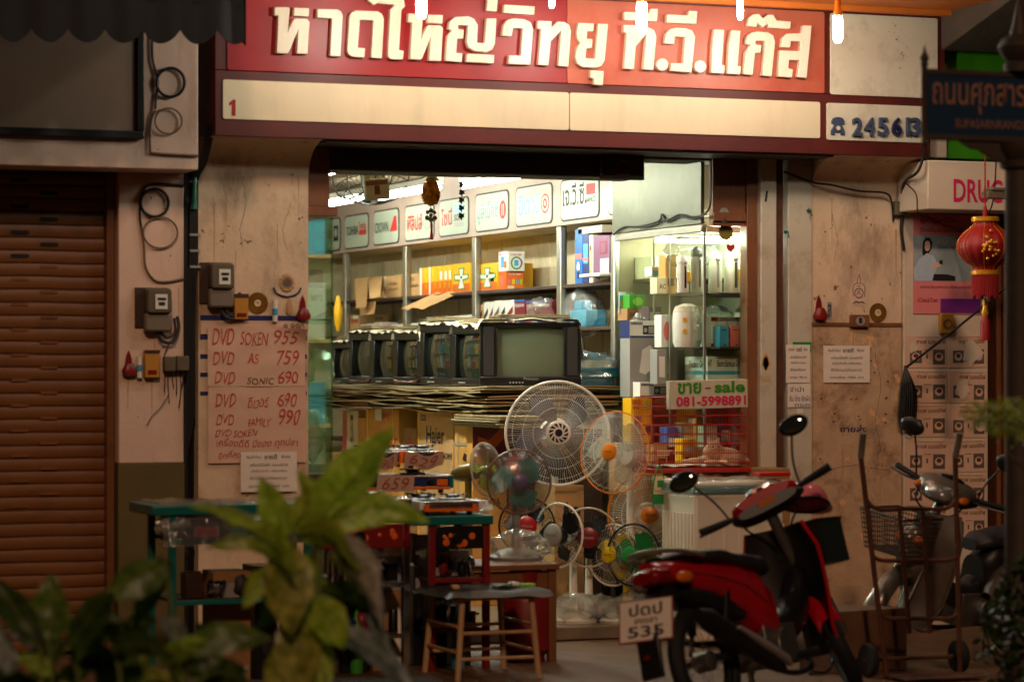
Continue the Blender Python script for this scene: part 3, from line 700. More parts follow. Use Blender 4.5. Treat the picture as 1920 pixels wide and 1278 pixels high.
# shelving
t = T('wall_shelving', 'grey painted wall shelving with posts and boarded back along the shop wall', 'shelving', (1.45, 4.5, FL))
mb = MB(); YB = 1.42
while YB < 7.9:
    mb.box((1.63, YB + .004, FL), (1.66, YB + .296, 2.38)); YB += .30
mb.build('back_boards', 'beadboard', t, .004)
mb = MB(); mb.box((1.66, 1.42, FL), (1.67, 7.95, 2.4)); mb.build('backing', 'ink_black', t)
for px in (645, 758, 888, 1047):
    p = onX(px, 600, XS + .02); b_ = MB(); b_.box((XS + .02, p.y - .035, FL), (XS + .055, p.y + .035, 2.345)); b_.box((XS + .055, p.y - .012, FL), (XS + .075, p.y + .012, 2.345)); b_.build('post', 'alu', t, .004)
SA, SBZ = 1.975, 1.705
for z, e in ((SA, 0), (SBZ, 0), (1.36, 0), (.9, 0), (.45, 0)):
    b_ = MB(); b_.box((XS + .03, 1.45, z - .022), (1.63, 7.9, z)); b_.build('shelf', 'wood_dark', t, .003)
def item(name, label, cat, xa, xb, ytop, z0, m_, X0=XS + .06, dX=.2, fx=(), fy=(), group=None, rz=0, **k):
    ya = onX(xa, ytop, X0).y; q = onX(xb, ytop, X0)
    return carton(name, label, cat, (X0, q.y, z0 + .001), (X0 + dX, ya, q.z), m_, fx, fy, group, rz, **k)
# upper shelf, from the back of the shop to the street
item('open_carton', 'torn open carton with hanging flaps on the upper shelf', 'box', 664, 722, 522, SA, 'card', dX=.30, fx=[('r', .1, .1, .9, .9, 'card_dark')])
mb = MB()
for k, (xa, xb, ya_, yb_, dx) in enumerate([(665, 690, 522, 575, -.12), (690, 716, 520, 556, -.2), (672, 705, 560, 588, -.06)]):
    A = onX(xa, ya_, XS + .05); B = onX(xb, ya_ - 2, XS + .05); Cc = onX(xb - 4, yb_, XS + dx * .6); D = onX(xa + 3, yb_ + 3, XS + dx)
    mb.add([A, B, Cc, D, A + V((.004, 0, 0)), B + V((.004, 0, 0)), Cc + V((.004, 0, 0)), D + V((.004, 0, 0))], [(0, 1, 2, 3), (7, 6, 5, 4), (0, 4, 5, 1), (1, 5, 6, 2), (2, 6, 7, 3), (3, 7, 4, 0)])
mb.solo('carton_flap', 'card', 'crumpled carton flaps dangling from the torn box on the shelf', 'cardboard')
item('printed_carton', 'flat brown carton with red and green corner print on the upper shelf', 'box', 720, 752, 515, SA, 'card', dX=.28, fx=[('r', 0, 0, .14, 1, 'pack_cream'), ('r', .03, .1, .1, .5, 'ink_red'), ('t', 'ฟังก์ชั่น', .3, .55, .8, .7, 'ink_brown'), ('t', 'หม้อหุงข้าว', .3, .3, .85, .45, 'ink_brown')])
item('printed_carton', 'brown carton marked 812 behind the shelf post', 'box', 763, 787, 512, SA, 'card', dX=.28, fx=[('t', '812', .1, .7, .6, .85, 'ink_brown'), ('t', 'แบบตั้งโต๊ะ', .1, .4, .9, .55, 'ink_brown')])
mb = MB(); A = onX(748, 585, XS - .10); B = onX(815, 562, XS - .02); mb.grid(lambda u, v: V((XS - .10 + .14 * v + .01 * math.sin(u * 9), A.y + (B.y - A.y) * u - .35 * v, SA - .10 + .105 * v + .008 * math.sin(u * 12))), 10, 4)
mb.grid(lambda u, v: V((XS - .10 + .14 * v + .01 * math.sin(u * 9), A.y + (B.y - A.y) * u - .35 * v, SA - .105 + .105 * v + .008 * math.sin(u * 12))), 10, 4)
mb.solo('cardboard_sheet', 'card', 'bent cardboard sheet sticking out under the yellow boxes', 'cardboard')
yel = [(787, 797), (797, 804), (804, 812), (812, 822), (822, 831), (831, 840), (840, 848)]
labs = ['white and orange', 'yellow edged', 'striped orange', 'plain orange', 'spotted yellow', 'barcode yellow', 'glossy yellow']
for i, (xa, xb) in enumerate(yel):
    item('juicer_box', 'slim %s box, number %s from the left in the yellow row' % (labs[i], ['one', 'two', 'three', 'four', 'five', 'six', 'seven'][i]), 'box', xa, xb - .5, 502 - i, SA, 'pack_yellow', dX=.24, rz=random.uniform(-1, 1),
         fx=[('r', 0, 0, 1, .45, 'pack_orange')] + ([('r', .1, 0, .5, 1, 'pack_white')] if i in (0, 2) else [('t', 'blender', .2, .2, .7, .5, 'pack_yellow')]) + ([('r', .4, .5, .9, .8, 'pack_white')] if i > 3 else []), group='row of yellow boxes')
for (xa, xb, lab) in ((849, 881, 'large yellow box printed with a pale cross shaped machine'), (895, 932, 'large yellow box half hidden behind the white boxes')):
    item('juicer_box', lab, 'box', xa, xb, 492, SA, 'pack_yellow', dX=.26, group='row of yellow boxes',
         fx=[('r', 0, 0, 1, .30, 'pack_orange'), ('p', [(.30, .10), (.75, .10), (.62, .4), (.95, .45), (.95, .62), (.62, .62), (.7, .85), (.36, .85), (.42, .62), (.1, .65), (.1, .42), (.42, .4)], 'pack_green'), ('p', [(.36, .14), (.69, .14), (.58, .44), (.9, .48), (.9, .58), (.58, .58), (.64, .8), (.42, .8), (.46, .58), (.15, .61), (.15, .46), (.46, .44)], 'pack_white'), ('c', .52, .52, .05, .05, 'ink_black')])
def love(nm, xa, xb, yt, z0, lab, orange, dX=.11):
    f = [('t', 'Love star', .15, .78, .85, .92, 'ink_red' if not orange else 'pack_white')]
    if orange: f += [('r', .08, .38 - .1, .26, .55, 'pack_pink'), ('r', .32, .28, .5, .55, 'pack_yellow'), ('r', .56, .28, .70, .55, 'pack_lblue'), ('r', .78, .28, .92, .55, 'pack_lime'), ('r', .05, .03, .45, .2, 'pack_cream')]
    else: f += [('c', .5, .4, .36, .34, 'pack_green'), ('c', .55, .42, .33, .28, 'pack_purple'), ('c', .5, .4, .27, .26, 'pack_white'), ('r', .36, .26, .62, .56, 'pack_lblue')]
    item('blender_box', lab, 'box', xa, xb, yt, z0, 'pack_orange' if orange else 'pack_white', dX=dX, group='white and orange blender boxes', fy=f,
         fx=[('r', .25, .2, .6, .75, 'pack_lblue' if not orange else 'pack_pink'), ('r', .6, .15, .85, .5, 'pack_orange'), ('t', 'new', .1, .82, .4, .92, 'ink_red')])
love('', 911, 926, 510, SA, 'left white blender box with blue jug on the lower tier', False, .09)
love('', 936, 949, 508, SA, 'orange fronted blender box with four coloured jugs', True, .125)
love('', 935, 953, 471, onX(949, 508, XS + .06).z, 'white blender box with round picture on top of the orange box', False, .115)
for xa, xb, yt, m_, lab, sp in [(1078, 1092, 428, 'pack_blue', 'tall blue box with a pale bulb picture by the cabinet', [('r', 0, .45, 1, .55, 'pack_pink'), ('c', .5, .3, .2, .1, 'pack_white'), ('r', .4, .1, .6, .25, 'ink_black')]),
        (1093, 1104, 438, 'pack_navy', 'dark blue tall box on the upper shelf end', [('r', .1, .4, .9, .8, 'pack_lblue'), ('r', 0, .45, 1, .52, 'pack_pink')]),
        (1105, 1112, 440, 'pack_cream', 'narrow cream box with upright writing', [('t', 'ท', .2, .2, .7, .8, 'ink_brown')]),
        (1113, 1143, 440, 'pack_purple', 'mauve box with red badge beside the glass cabinet', [('r', .4, .6, .85, .88, 'pack_maroon'), ('r', .48, .64, .78, .84, 'pack_purple'), ('r', .45, .05, 1, .5, 'pack_cream')])]:
    item('tall_box', lab, 'box', xa, xb - .4, yt, SA, m_, dX=.22, fx=sp)
zz = onX(1112, 440, XS + .06).z
item('polystyrene_block', 'white polystyrene block lying on top of the tall boxes', 'packaging', 1084, 1128, 421, zz + .01, 'foam', dX=.18)
mb = MB(); A = onX(1108, 512, XS + .03); B = onX(1146, 500, XS + .03)
mb.box((XS - .05, B.y, SA + .03), (XS + .25, A.y, SA + .05)); mb.solo('white_tray', 'plastic_white', 'white plastic tray lying near the cabinet end of the shelf', 'tray', bevel=.006)
# middle shelf
item('brown_carton', 'brown TOSHIBA carton with white label at the left of the middle shelf', 'box', 655, 674, 590, SBZ, 'card', dX=.24, fx=[('t', 'TOSHIBA', .1, .6, .9, .8, 'ink_red'), ('r', .4, .82, .9, .97, 'pack_white'), ('t', 'TR-14', .1, .1, .8, .25, 'ink_brown')], fy=[('t', 'TOSHIBA', .5, .75, .8, .9, 'ink_brown')])
SM = [(676, 686, 608, 'pack_white', 'white box with orange square by the brown carton', 'pack_orange'), (687, 700, 606, 'pack_white', 'white box with large orange stripe', 'pack_orange'), (701, 715, 604, 'pack_white', 'white box marked LA on the middle shelf', 'ink_red'), (716, 733, 609, 'pack_red', 'red box with white cap on the middle shelf', 'pack_white'), (734, 752, 607, 'pack_white', 'white box with red letters beside the post', 'ink_red'), (764, 788, 605, 'pack_white', 'pale box with green line right of the post', 'pack_teal')]
for xa, xb, yt, m_, lab, c2 in SM:
    item('small_box', lab, 'box', xa, xb - .3, yt, SBZ, m_, dX=.13, fx=[('r', .35, .2, .75, .8, c2), ('t', 'LA', .08, .3, .3, .7, 'ink_black')], group='small boxes on the middle shelf')
for i, (xa, xb) in enumerate([(800, 817), (819, 836), (846, 863), (865, 882)]):
    item('horse_box', ['leftmost white box stamped with a black horse', 'second white box with a black horse, touching the first', 'third white horse box, after a gap', 'white horse box with red number, next to the post'][i], 'box', xa, xb, 593 - i, SBZ, 'pack_white', dX=.12, group='white boxes with a black horse',
         fx=[('p', [(.15, .5), (.3, .55), (.35, .7), (.5, .72), (.7, .68), (.8, .75), (.85, .6), (.75, .55), (.7, .38), (.66, .5), (.45, .5), (.4, .36), (.34, .5)], 'ink_black'), ('t', 'HP-201', .2, .12, .8, .3, 'ink_red' if i == 3 else 'ink_grey')])
for i, (xa, xb, yt, m_, c2, lab) in enumerate([(894, 906, 571, 'card', 'ink_brown', 'slim brown box next to the steel post'), (907, 916, 566, 'pack_white', 'ink_black', 'black striped slim box by the brown one'), (917, 925, 566, 'pack_white', 'pack_maroon', 'white slim box with dark red foot'), (926, 937, 563, 'pack_white', 'ink_grey', 'white slim box with a small horse'), (938, 948, 563, 'pack_white', 'ink_black', 'slim box with diagonal black bands'), (949, 963, 562, 'pack_white', 'pack_maroon', 'slim box with grill picture beside the maroon boxes')]):
    item('slim_box', lab, 'box', xa, xb - .4, yt, SBZ, m_, dX=.2, group='slim boxes standing in a row', fx=[('p', [(.05, .3), (.95, .6), (.95, .8), (.05, .5)], c2), ('r', .2, .1, .9, .28, c2)])
for xa, xb, lab in ((965, 984, 'maroon and blue hair dryer box on the left'), (986, 1034, 'wide maroon hair dryer box with white lettering')):
    item('hair_dryer_box', lab, 'box', xa, xb, 561, SBZ, 'pack_maroon', dX=.16, group='maroon hair dryer boxes', fx=[('t', 'High class hair dryer', .06, .72, .94, .88, 'pack_white'), ('p', [(.0, .12), (.6, .45), (1, .5), (1, .2), (.5, .15)], 'plastic_grey'), ('p', [(.0, .0), (.6, .3), (1, .36), (1, .0)], 'pack_navy'), ('r', 0, .93, 1, 1, 'pack_blue')])
# crumpled plastic bags
def bag(name, lab, cat, c, r, m_='film', seed=0, n=20, jit=.55):
    mb = MB(); mb.ball(c, r, n, jit=jit); o = mb.solo(name, m_, lab, cat); return o
p = onX(1015, 580, XS + .02); bag('plastic_bag', 'crumpled clear bag in front of the maroon boxes', 'bag', p, (.07, .16, .07))
p = onX(1095, 590, XS + .12); t = T('bagged_blue_set', 'blue appliance parts in a clear round bag at the shelf end', 'bag', (p.x, p.y, SBZ))
mb = MB(); mb.box((p.x - .05, p.y - .14, SBZ), (p.x + .1, p.y + .12, SBZ + .11)); mb.box((p.x - .03, p.y - .02, SBZ + .11), (p.x + .05, p.y + .1, SBZ + .17)); mb.build('blue_block', 'pack_lblue', t, .01)
mb = MB(); mb.ball((p.x, p.y, SBZ + .09), (.12, .24, .15), 18, jit=.25); mb.build('bag', 'film', t)
# ------------------------------------------------------------------ stack of flattened cartons used as a table
rnd = random.Random(11)
ZT = 1.345
XT0, XT1, YT0, YT1 = .27, 1.12, 1.10, 4.6
nl = 15; z = ZT - .155
for i in range(nl):
    th = rnd.uniform(.007, .012); dx = rnd.uniform(-.035, .03); dy = rnd.uniform(-.06, .06); ph = rnd.uniform(0, 6); L0 = rnd.uniform(-.1, .3) if i < 4 else rnd.uniform(-.05, .05)
    def sheet(u, v, zz, i=i, dx=dx, dy=dy, ph=ph, L0=L0):
        x = XT0 + dx + (XT1 - XT0) * u; y = YT0 + dy + (YT1 + L0 - YT0) * v
        w = .006 * math.sin(ph + v * 9 + i * .3) + .004 * math.sin(ph * 2 + u * 7 + v * 21)
        x += .012 * math.sin(v * 31 + ph) * (1 - u) + .006 * math.sin(v * 77 + ph * 3) * (1 - u)
        return V((x, y, zz + w - .012 * (1 - u) ** 3 * (1 + math.sin(ph + v * 5)) * .5))
    mb = MB(); nu, nv = 8, 46
    top = lambda u, v: sheet(u, v, z + th * .8); bot = lambda u, v: sheet(u, v, z)
    mb.grid(top, nu, nv); mb.grid(bot, nu, nv)
    ring = [(k / nu, 0) for k in range(nu)] + [(1, k / nv) for k in range(nv)] + [(1 - k / nu, 1) for k in range(nu)] + [(0, 1 - k / nv) for k in range(nv)]
    P = [bot(*q) for q in ring] + [top(*q) for q in ring]; m_ = len(ring); mb.add(P, [(k, (k + 1) % m_, m_ + (k + 1) % m_, m_ + k) for k in range(m_)])
    mb.solo('flattened_carton', 'card_grey' if i % 3 else 'card', 'flattened brown carton in the thick stack under the televisions', 'cardboard', 'flattened cartons stacked under the televisions', ang=60)
    z += .155 / nl
for i in range(5):
    mb = MB(); zz = 1.115 + i * .014; dx = rnd.uniform(-.02, .02)
    mb.box((.20 + dx, .72 + rnd.uniform(0, .05), zz), (.62 + dx, 1.5, zz + .010)); mb.solo('flattened_carton', 'card_grey', 'flattened carton in the small stack poking out below the big television', 'cardboard', 'flattened cartons in the small lower stack', bevel=.002)
# ------------------------------------------------------------------ cartons below
def floorbox(name, lab, xa, xb, yt, yb, X0, dX, m_, fx=(), fy=(), cat='box', grp=None, strap=None, rz=0):
    ya = onX(xa, yt, X0).y; q = onX(xb, yt, X0); q2 = onX(xb, yb, X0)
    z0 = max(FL, q2.z)
    o = carton(name, lab, cat, (X0, q.y, z0), (X0 + dX, ya, q.z), m_, fx, fy, grp, rz, tape=True)
    return o, V((X0, q.y, z0)), V((X0 + dX, ya, q.z))
def strap(lab, a, b, fr, m_='pack_yellow'):
    mb = MB(); y = b.y + (a.y - b.y) * fr; w = .008
    mb.box((a.x - .004, y - w, a.z), (a.x - .001, y + w, b.z)); mb.box((a.x - .004, y - w, b.z + .001), (b.x, y + w, b.z + .004))
    mb.solo('packing_strap', m_, lab, 'strap')
XC = .36
floorbox('base_carton', 'plain brown carton low down at the back of the row', 600, 640, 850, 1100, XC, .5, 'card')
floorbox('base_carton', 'plain brown carton supporting the red edged box', 640, 684, 845, 1100, XC, .5, 'card_dark')
_, a, b = floorbox('speckled_carton', 'orange brown speckled carton hanging below the flattened stack', 637, 690, 735, 768, XC - .03, .4, 'card_dark', fx=[('r', 0, 0, 1, .4, 'pack_orange'), ('c', .5, .6, .07, .15, 'ink_black'), ('t', 'DESIGNED', .1, .1, .5, .25, 'pack_cream')])
floorbox('red_edged_box', 'cream box with red edge standing on end under the stack', 643, 672, 770, 845, XC, .4, 'pack_cream', fx=[('r', 0, 0, .25, 1, 'pack_red'), ('t', 'ELECTRIC', .5, .2, .7, .9, 'ink_brown')])
floorbox('orange_box', 'small orange box between the red edged and yellow cartons', 671, 685, 783, 845, XC, .35, 'card_orange')
_, a, b = floorbox('yellow_carton', 'yellow carton with red Love star lettering and yellow straps', 686, 748, 756, 1000, XC - .02, .5, 'card_orange', fx=[('t', 'Love star', .06, .66, .96, .77, 'ink_red'), ('t', 'Enjoy', .35, .86, .75, .94, 'ink_red'), ('r', .30, .86, .5, .97, 'pack_white'), ('r', .15, .965, .8, .985, 'ink_brown')])
strap('left yellow strap round the yellow carton', a, b, .08); strap('right yellow strap round the yellow carton', a, b, .84)
floorbox('fragile_box', 'dark brown carton with three red dots and handling words', 758, 781, 803, 1000, XC, .45, 'card_dark', fx=[('c', .35, .84, .12, .025, 'ink_red'), ('c', .65, .84, .12, .025, 'ink_red'), ('c', .5, .89, .12, .025, 'ink_red'), ('t', 'DO NOT', .2, .74, .8, .78, 'ink_black'), ('t', 'HANDLE', .2, .68, .8, .72, 'ink_black')])
_, a, b = floorbox('washing_machine_carton', 'tall brown carton printed with large black Haier lettering', 783, 850, 757, 1100, XC - .03, .55, 'card', fx=[('t', 'Haier', .26, .775, .76, .875, 'ink_black'), ('t', 'HEAVY TUB WASHING MACHINE', .05, .695, .97, .73, 'ink_black'), ('r', .1, .90, .25, .935, 'ink_grey'), ('t', 'HAIER', .12, .91, .23, .925, 'card'), ('t', 'FRAGILE', .1, .45, .5, .5, 'ink_black')])
strap('yellow strap on the Haier carton'.replace('Haier', 'tall brown'), a, b, .03)
_, a, b = floorbox('strapped_carton', 'orange brown carton tied with grey strapping beside the small card stack', 852, 884, 770, 1100, XC - .05, .4, 'card_orange', fx=[('r', .2, .0, .26, 1, 'plastic_grey'), ('r', 0, .80, 1, .815, 'plastic_grey'), ('r', 0, .60, 1, .612, 'plastic_grey'), ('p', [(.5, .72), (.9, .70), (.95, .74), (.6, .76)], 'ink_black')])
q = onY(886, 775, 1.28); q2 = onY(958, 775, 1.28)
carton('red_arch_carton', 'brown and red carton with an arch and A CLASS print behind the white fan', 'box', (q.x, 1.28, FL), (q2.x + .1, 1.38, q.z), 'card_orange', fy=[('r', 0, .82, .3, 1, 'pack_maroon'), ('r', .30, .66, .95, 1, 'pack_maroon'), ('p', [(.1, .84), (.35, .80), (.6, .88), (.75, 1), (.66, 1), (.5, .92), (.3, .86), (.1, .88)], 'pack_orange'), ('p', [(.62, .5), (.62, .8), (.82, .88), (.98, .84), (.98, .5)], 'ink_black'), ('p', [(.66, .5), (.66, .78), (.82, .84), (.94, .8), (.94, .5)], 'pack_red'), ('t', 'A CLASS', .1, .63, .6, .68, 'ink_black'), ('t', 'HENDA', .12, .52, .5, .56, 'ink_black')])
q = onY(1040, 910, .5); q2 = onY(1095, 910, .5)
carton('bull_carton', 'brown carton with a black bull printed on it, behind the fans', 'box', (q.x, .5, FL), (q2.x, .8, q.z), 'card', fy=[('p', [(.3, .75), (.45, .72), (.5, .62), (.55, .70), (.75, .72), (.8, .62), (.84, .76), (.9, .82), (.7, .84), (.5, .80), (.42, .88), (.3, .84)], 'ink_black'), ('t', 'FLY', .4, .5, .85, .58, 'ink_black')])
# ------------------------------------------------------------------ televisions
def tv(lab, w, h, d, sx, sz, m_='tv_black', scr='tv_screen_dark', chin=None, foot=None, speakers=False):
    """local: front faces -Y, base at z=0, centred on x; sx, sz = screen size"""
    t = T('television', lab, 'television', local=True, group='televisions on the stacked cartons')
    b0 = (h - sz) * (.5 if chin is None else chin); x = w / 2; s = sx / 2
    mb = MB(); mb.box((-x, 0, 0), (x, .05, b0)); mb.box((-x, 0, b0 + sz), (x, .05, h)); mb.box((-x, .0, b0), (-s, .05, b0 + sz)); mb.box((s, .0, b0), (x, .05, b0 + sz))
    mb.build('bezel', m_, t, .006)
    mb = MB(); k = .66; q = [(-x, .05, 0), (x, .05, 0), (x, .05, h), (-x, .05, h), (-x * k, d, h * .04), (x * k, d, h * .04), (x * k, d, h * .8), (-x * k, d, h * .8)]
    mb.add(q, [(0, 1, 2, 3), (4, 7, 6, 5), (0, 4, 5, 1), (1, 5, 6, 2), (2, 6, 7, 3), (3, 7, 4, 0)]); mb.build('cabinet', m_, t, .012)
    mb = MB(); mb.grid(lambda u, v: V(((u - .5) * sx, .012 + .030 * ((2 * u - 1) ** 2 + (2 * v - 1) ** 2) * .5, b0 + sz * v)), 14, 10); mb.build('screen', scr, t)
    mb = MB()
    for i in range(5): mb.lathe([(.005, 0), (.005, .006)], (x * .1 - .06 + i * .018 - x * .3, .0, b0 * .35), (0, -1, 0), 8)
    mb.build('buttons', 'plastic_grey', t)
    if speakers:
        for sg in (-1, 1):
            mb = MB(); c = sg * (x + s) / 2; ww = (x - s) * .62; mb.box((c - ww / 2, -.003, h * .16), (c + ww / 2, .01, h * .93)); mb.build('speaker', 'tv_speaker', t, .002)
        mb = MB(); txt(mb, 'Princess', (-.04, -.002, b0 * .62), XR, ZU, .085, .016, 0); mb.build('lettering', 'plastic_grey', t)
    if foot:
        mb = MB(); mb.prism([(-x * .8, -.012, .004), (x * .8, -.012, .004), (x * .98, -.012, b0 * .75), (x * .5, -.012, b0 * .45), (-x * .5, -.012, b0 * .45), (-x * .98, -.012, b0 * .75)], (0, .014, 0)); mb.build('lower_trim', foot, t, .004)
    # packing foam sleeve pulled over the top
    mb = MB(); rnd = random.Random(lab); oh = .2 if speakers else 1.
    ph = rnd.uniform(0, 6)
    def cv(u, v):
        xx = (u - .5) * (w + .03); zz = h + .014 + .012 * mnoise.noise(V((u * 5, v * 4, ph)))
        if v < .18: zz -= (.18 - v) / .18 * oh * (.010 + .014 * mnoise.noise(V((u * 6, ph, 1))) + .007 * mnoise.noise(V((u * 19, ph, 4))))
        if u < .04: zz -= (.04 - u) / .04 * .05
        if u > .96: zz -= (u - .96) / .04 * (.22 if speakers else .05)
        return V((xx, -.012 + v * d * .8, zz))
    mb.grid(cv, 40, 14); mb.grid(lambda u, v: cv(u, v) + V((0, 0, .004)), 40, 14); mb.build('foam_sleeve', 'foam', t, ang=60)
    mb = MB(); 
    mb.obox((0, d * .3, h + .032), (w * .8, d * .5, .010), Matrix.Rotation(R(rnd.uniform(-4, 4)), 3, 'Z')); mb.obox((.02, d * .3, h + .043), (w * .7, d * .45, .008), Matrix.Rotation(R(rnd.uniform(-5, 5)), 3, 'Z')); mb.build('packing_card', 'card_grey', t, .002)
    return t
XV = .36
def put(t, px, al):
    p = onX(px, 700, XV); t.location = (p.x + .0, p.y, ZT + .004); t.rotation_euler.z = -R(90 - al)
put(tv('small black television farthest back, half behind the glass', .36, .27, .28, .27, .20), 640, 4)
put(tv('television with dark red base, second from the back', .40, .335, .30, .30, .235, foot='tv_maroon', m_='tv_black'), 676, 5)
put(tv('plain black television between two red trimmed ones', .40, .325, .30, .30, .24), 718, 5)
put(tv('television with a wine red lip under the screen', .40, .325, .32, .29, .23, foot='tv_maroon'), 763, 6)
put(tv('taller black television third from the street', .44, .365, .34, .34, .27), 818, 8)
put(tv('black television with loose foam sleeve beside the big one', .40, .345, .32, .31, .26), 876, 7)
big = tv('big black television with speakers facing the street', .585, .365, .40, .385, .285, scr='tv_screen', chin=.66, speakers=True)
p = onY(995, 712, 1.13); big.location = (p.x, 1.13, ZT + .004); big.rotation_euler.z = R(-17)
mb = MB(); A = onX(905, 600, .3)
# clutter right of the big television
p = onX(1112, 700, 1.08)
t = T('foil_wrapped_goods', 'blue goods wrapped in crinkled clear plastic right of the big television', 'package', (p.x, p.y, ZT))
mb = MB(); mb.box((p.x - .14, p.y - .12, ZT + .05), (p.x + .12, p.y + .2, ZT + .11)); mb.box((p.x - .12, p.y - .1, ZT + .0), (p.x + .1, p.y + .2, ZT + .05)); mb.build('blue_tray', 'pack_lblue', t, .008)
mb = MB(); mb.ball((p.x - .03, p.y, ZT + .13), (.18, .2, .06), 22, jit=.7); mb.ball((p.x - .05, p.y - .03, ZT + .05), (.17, .2, .06), 20, jit=.5); mb.build('wrapping', 'film', t)
q = onX(1118, 735, 1.0); carton('green_box', 'small green leafy box under the wrapped blue goods', 'box', (q.x, q.y - .05, 1.20), (q.x + .14, q.y + .12, 1.335), 'pack_green', fx=[('c', .5, .5, .2, .2, 'pack_yellow')], fy=[('c', .5, .5, .2, .2, 'pack_yellow')])
mb = MB(); mb.box((.62, 1.0, FL), (.95, 1.36, 1.10)); mb.solo('steel_locker', 'soffit_dark', 'dark cupboard standing behind the white fan', 'cupboard', bevel=.01)
# ------------------------------------------------------------------ lights of the shop
def tube_light(lab, a, b, r=.016, m_='tube_light'):
    a = V(a); b = V(b); t = T('tube_light', lab, 'lamp', (a + b) / 2, group='fluorescent tubes of the shop'); mb = MB(); mb.tube([a, b], r, 12); mb.build('tube', m_, t)
    mb = MB(); up = V((0, 0, .04)); mb.box((min(a.x, b.x) - .03, min(a.y, b.y) - .02, a.z + .028), (max(a.x, b.x) + .03, max(a.y, b.y) + .02, a.z + .07)); mb.build('fixture', 'plastic_white', t, .004)
    mb = MB(); mb.tube([(a.x, a.y, a.z + .07), (a.x, a.y, 2.82)], .004, 6); mb.tube([(b.x, b.y, b.z + .07), (b.x, b.y, 2.82)], .004, 6); mb.build('hanger', 'plastic_grey', t)
tube_light('bright tube nearest the street below the shutter housing', (.62, 1.25, 2.585), (.62, 2.45, 2.585), .02)
tube_light('second bright tube behind the hanging picture', (.62, 2.9, 2.60), (.62, 4.1, 2.60))
tube_light('third tube deep in the shop above the pelmet end', (.62, 4.5, 2.62), (.62, 5.7, 2.62))
tube_light('added unseen tube near the street on the aisle side, hidden by the header', (-.45, .75, 2.60), (-.45, 1.95, 2.60), .018, 'added_aisle_tube')
tube_light('crosswise tube at the far left under the ceiling', (-.5, 5.4, 2.62), (-.5, 6.6, 2.62))
tube_light('short tube inside the top of the glass cabinet', (1.24, .28, 2.175), (1.70, .28, 2.175), .011, 'cabinet_tube')
tube_light('added second short tube deeper in the glass cabinet', (1.26, .95, 2.19), (1.70, .95, 2.19), .011, 'cabinet_tube')  # extra tube added to brighten the inside of the cabinet
# ------------------------------------------------------------------ things hanging under the header
def hang_string(p, ztop, b): b.tube([p, (p.x, p.y, ztop)], .0015, 5)
p = onY(707, 355, .6); t = T('hanging_picture', 'small framed photograph hanging slightly tilted under the header', 'picture', p)
w, h = .068, .058; rot = Matrix.Rotation(R(-14), 3, 'Z') @ Matrix.Rotation(R(-5), 3, 'Y')
mb = MB(); mb.obox(p, (w * 2, .012, h * 2), rot); mb.build('frame', 'pack_white', t, .003)
mb = MB(); mb.obox(p + rot @ V((0, -.007, 0)), (w * 1.8, .003, h * 1.75), rot); pp = mb.build('photograph', 'pack_cream', t)
mb = MB(); mb.obox(p + rot @ V((0, -.009, h * .62)), (w * 1.75, .002, h * .45), rot); mb.obox(p + rot @ V((0.0, -.009, -h * .1)), (.03, .002, h * .8), rot); mb.obox(p + rot @ V((0.0, -.0095, h * .2)), (.02, .002, .02), rot); mb.build('figures', 'wood_warm', pp)
mb = MB(); mb.tube([p + rot @ V((-w * .7, 0, h)), (p.x, p.y, p.z + .13), p + rot @ V((w * .7, 0, h))], .002, 5); mb.build('string', 'cable_black', t)
p = onY(808, 362, .5); t = T('beaded_lantern', 'amber beaded pineapple shaped ornament hanging by the tube light', 'ornament', p)
mb = MB(); rnd = random.Random(2)
mb.lathe([(.022, .075), (.03, .06), (.044, .03), (.048, 0), (.044, -.03), (.03, -.058), (.012, -.07)], p, n=18); bd = mb.build('body', 'amber_bead', t)
mb = MB()
for i in range(9):
    for k in range(14):
        a_ = 2 * math.pi * (k + .5 * (i % 2)) / 14; zz = -.055 + i * .0135; r = .049 * math.sqrt(max(.05, 1 - (zz / .075) ** 2)); mb.ball(p + V((r * math.cos(a_), r * math.sin(a_), zz)), .0065, 6)
mb.build('beads', 'amber_bead', bd)
mb = MB(); mb.lathe([(.045, 0), (.03, .02), (.02, .025)], p + V((0, 0, .07)), n=14); hang_string(p + V((0, 0, .09)), SB, mb); mb.build('cap', 'fan_olive', t)
p2 = onY(808, 405, .5); mb = MB()
for dx, dz, r in ((-.02, .02, .012), (.02, .02, .012), (0, .03, .014), (-.022, -.01, .014), (.022, -.01, .014), (0, -.02, .016), (0, .005, .012)): mb.ball(p2 + V((dx, 0, dz)), (r, .006, r), 8)
hang_string(p2, p.z - .06, mb); mb.build('charm', 'foam', t)
mb = MB(); mb.lathe([(.002, .05), (.008, .03), (.006, 0), (.012, -.05)], onY(809, 432, .5), n=8); mb.build('tassel', 'fan_red', t)
p = onY(866, 345, .5); t = T('fish_garland', 'string of black fish shapes hanging against the white name panels', 'ornament', p)
mb = MB(); hang_string(V((p.x, p.y, p.z - .2)), SB, mb); mb.build('string', 'cable_black', t)
for i in range(5):
    q = onY(866 - .3 * i, 348 + 14.5 * i, .5); mb = MB()
    s = .022; mb.prism([q + V((x * s, 0, z * s)) for x, z in [(-.2, 1), (.3, .6), (.9, .9), (.6, .3), (.9, -.2), (.3, -.1), (.1, -.8), (-.3, -.3), (-.8, -.2), (-.5, .3), (-.7, .8)]], (0, .006, 0)); mb.build('fish', 'ink_black', t)
p = onY(862, 414, .5); 
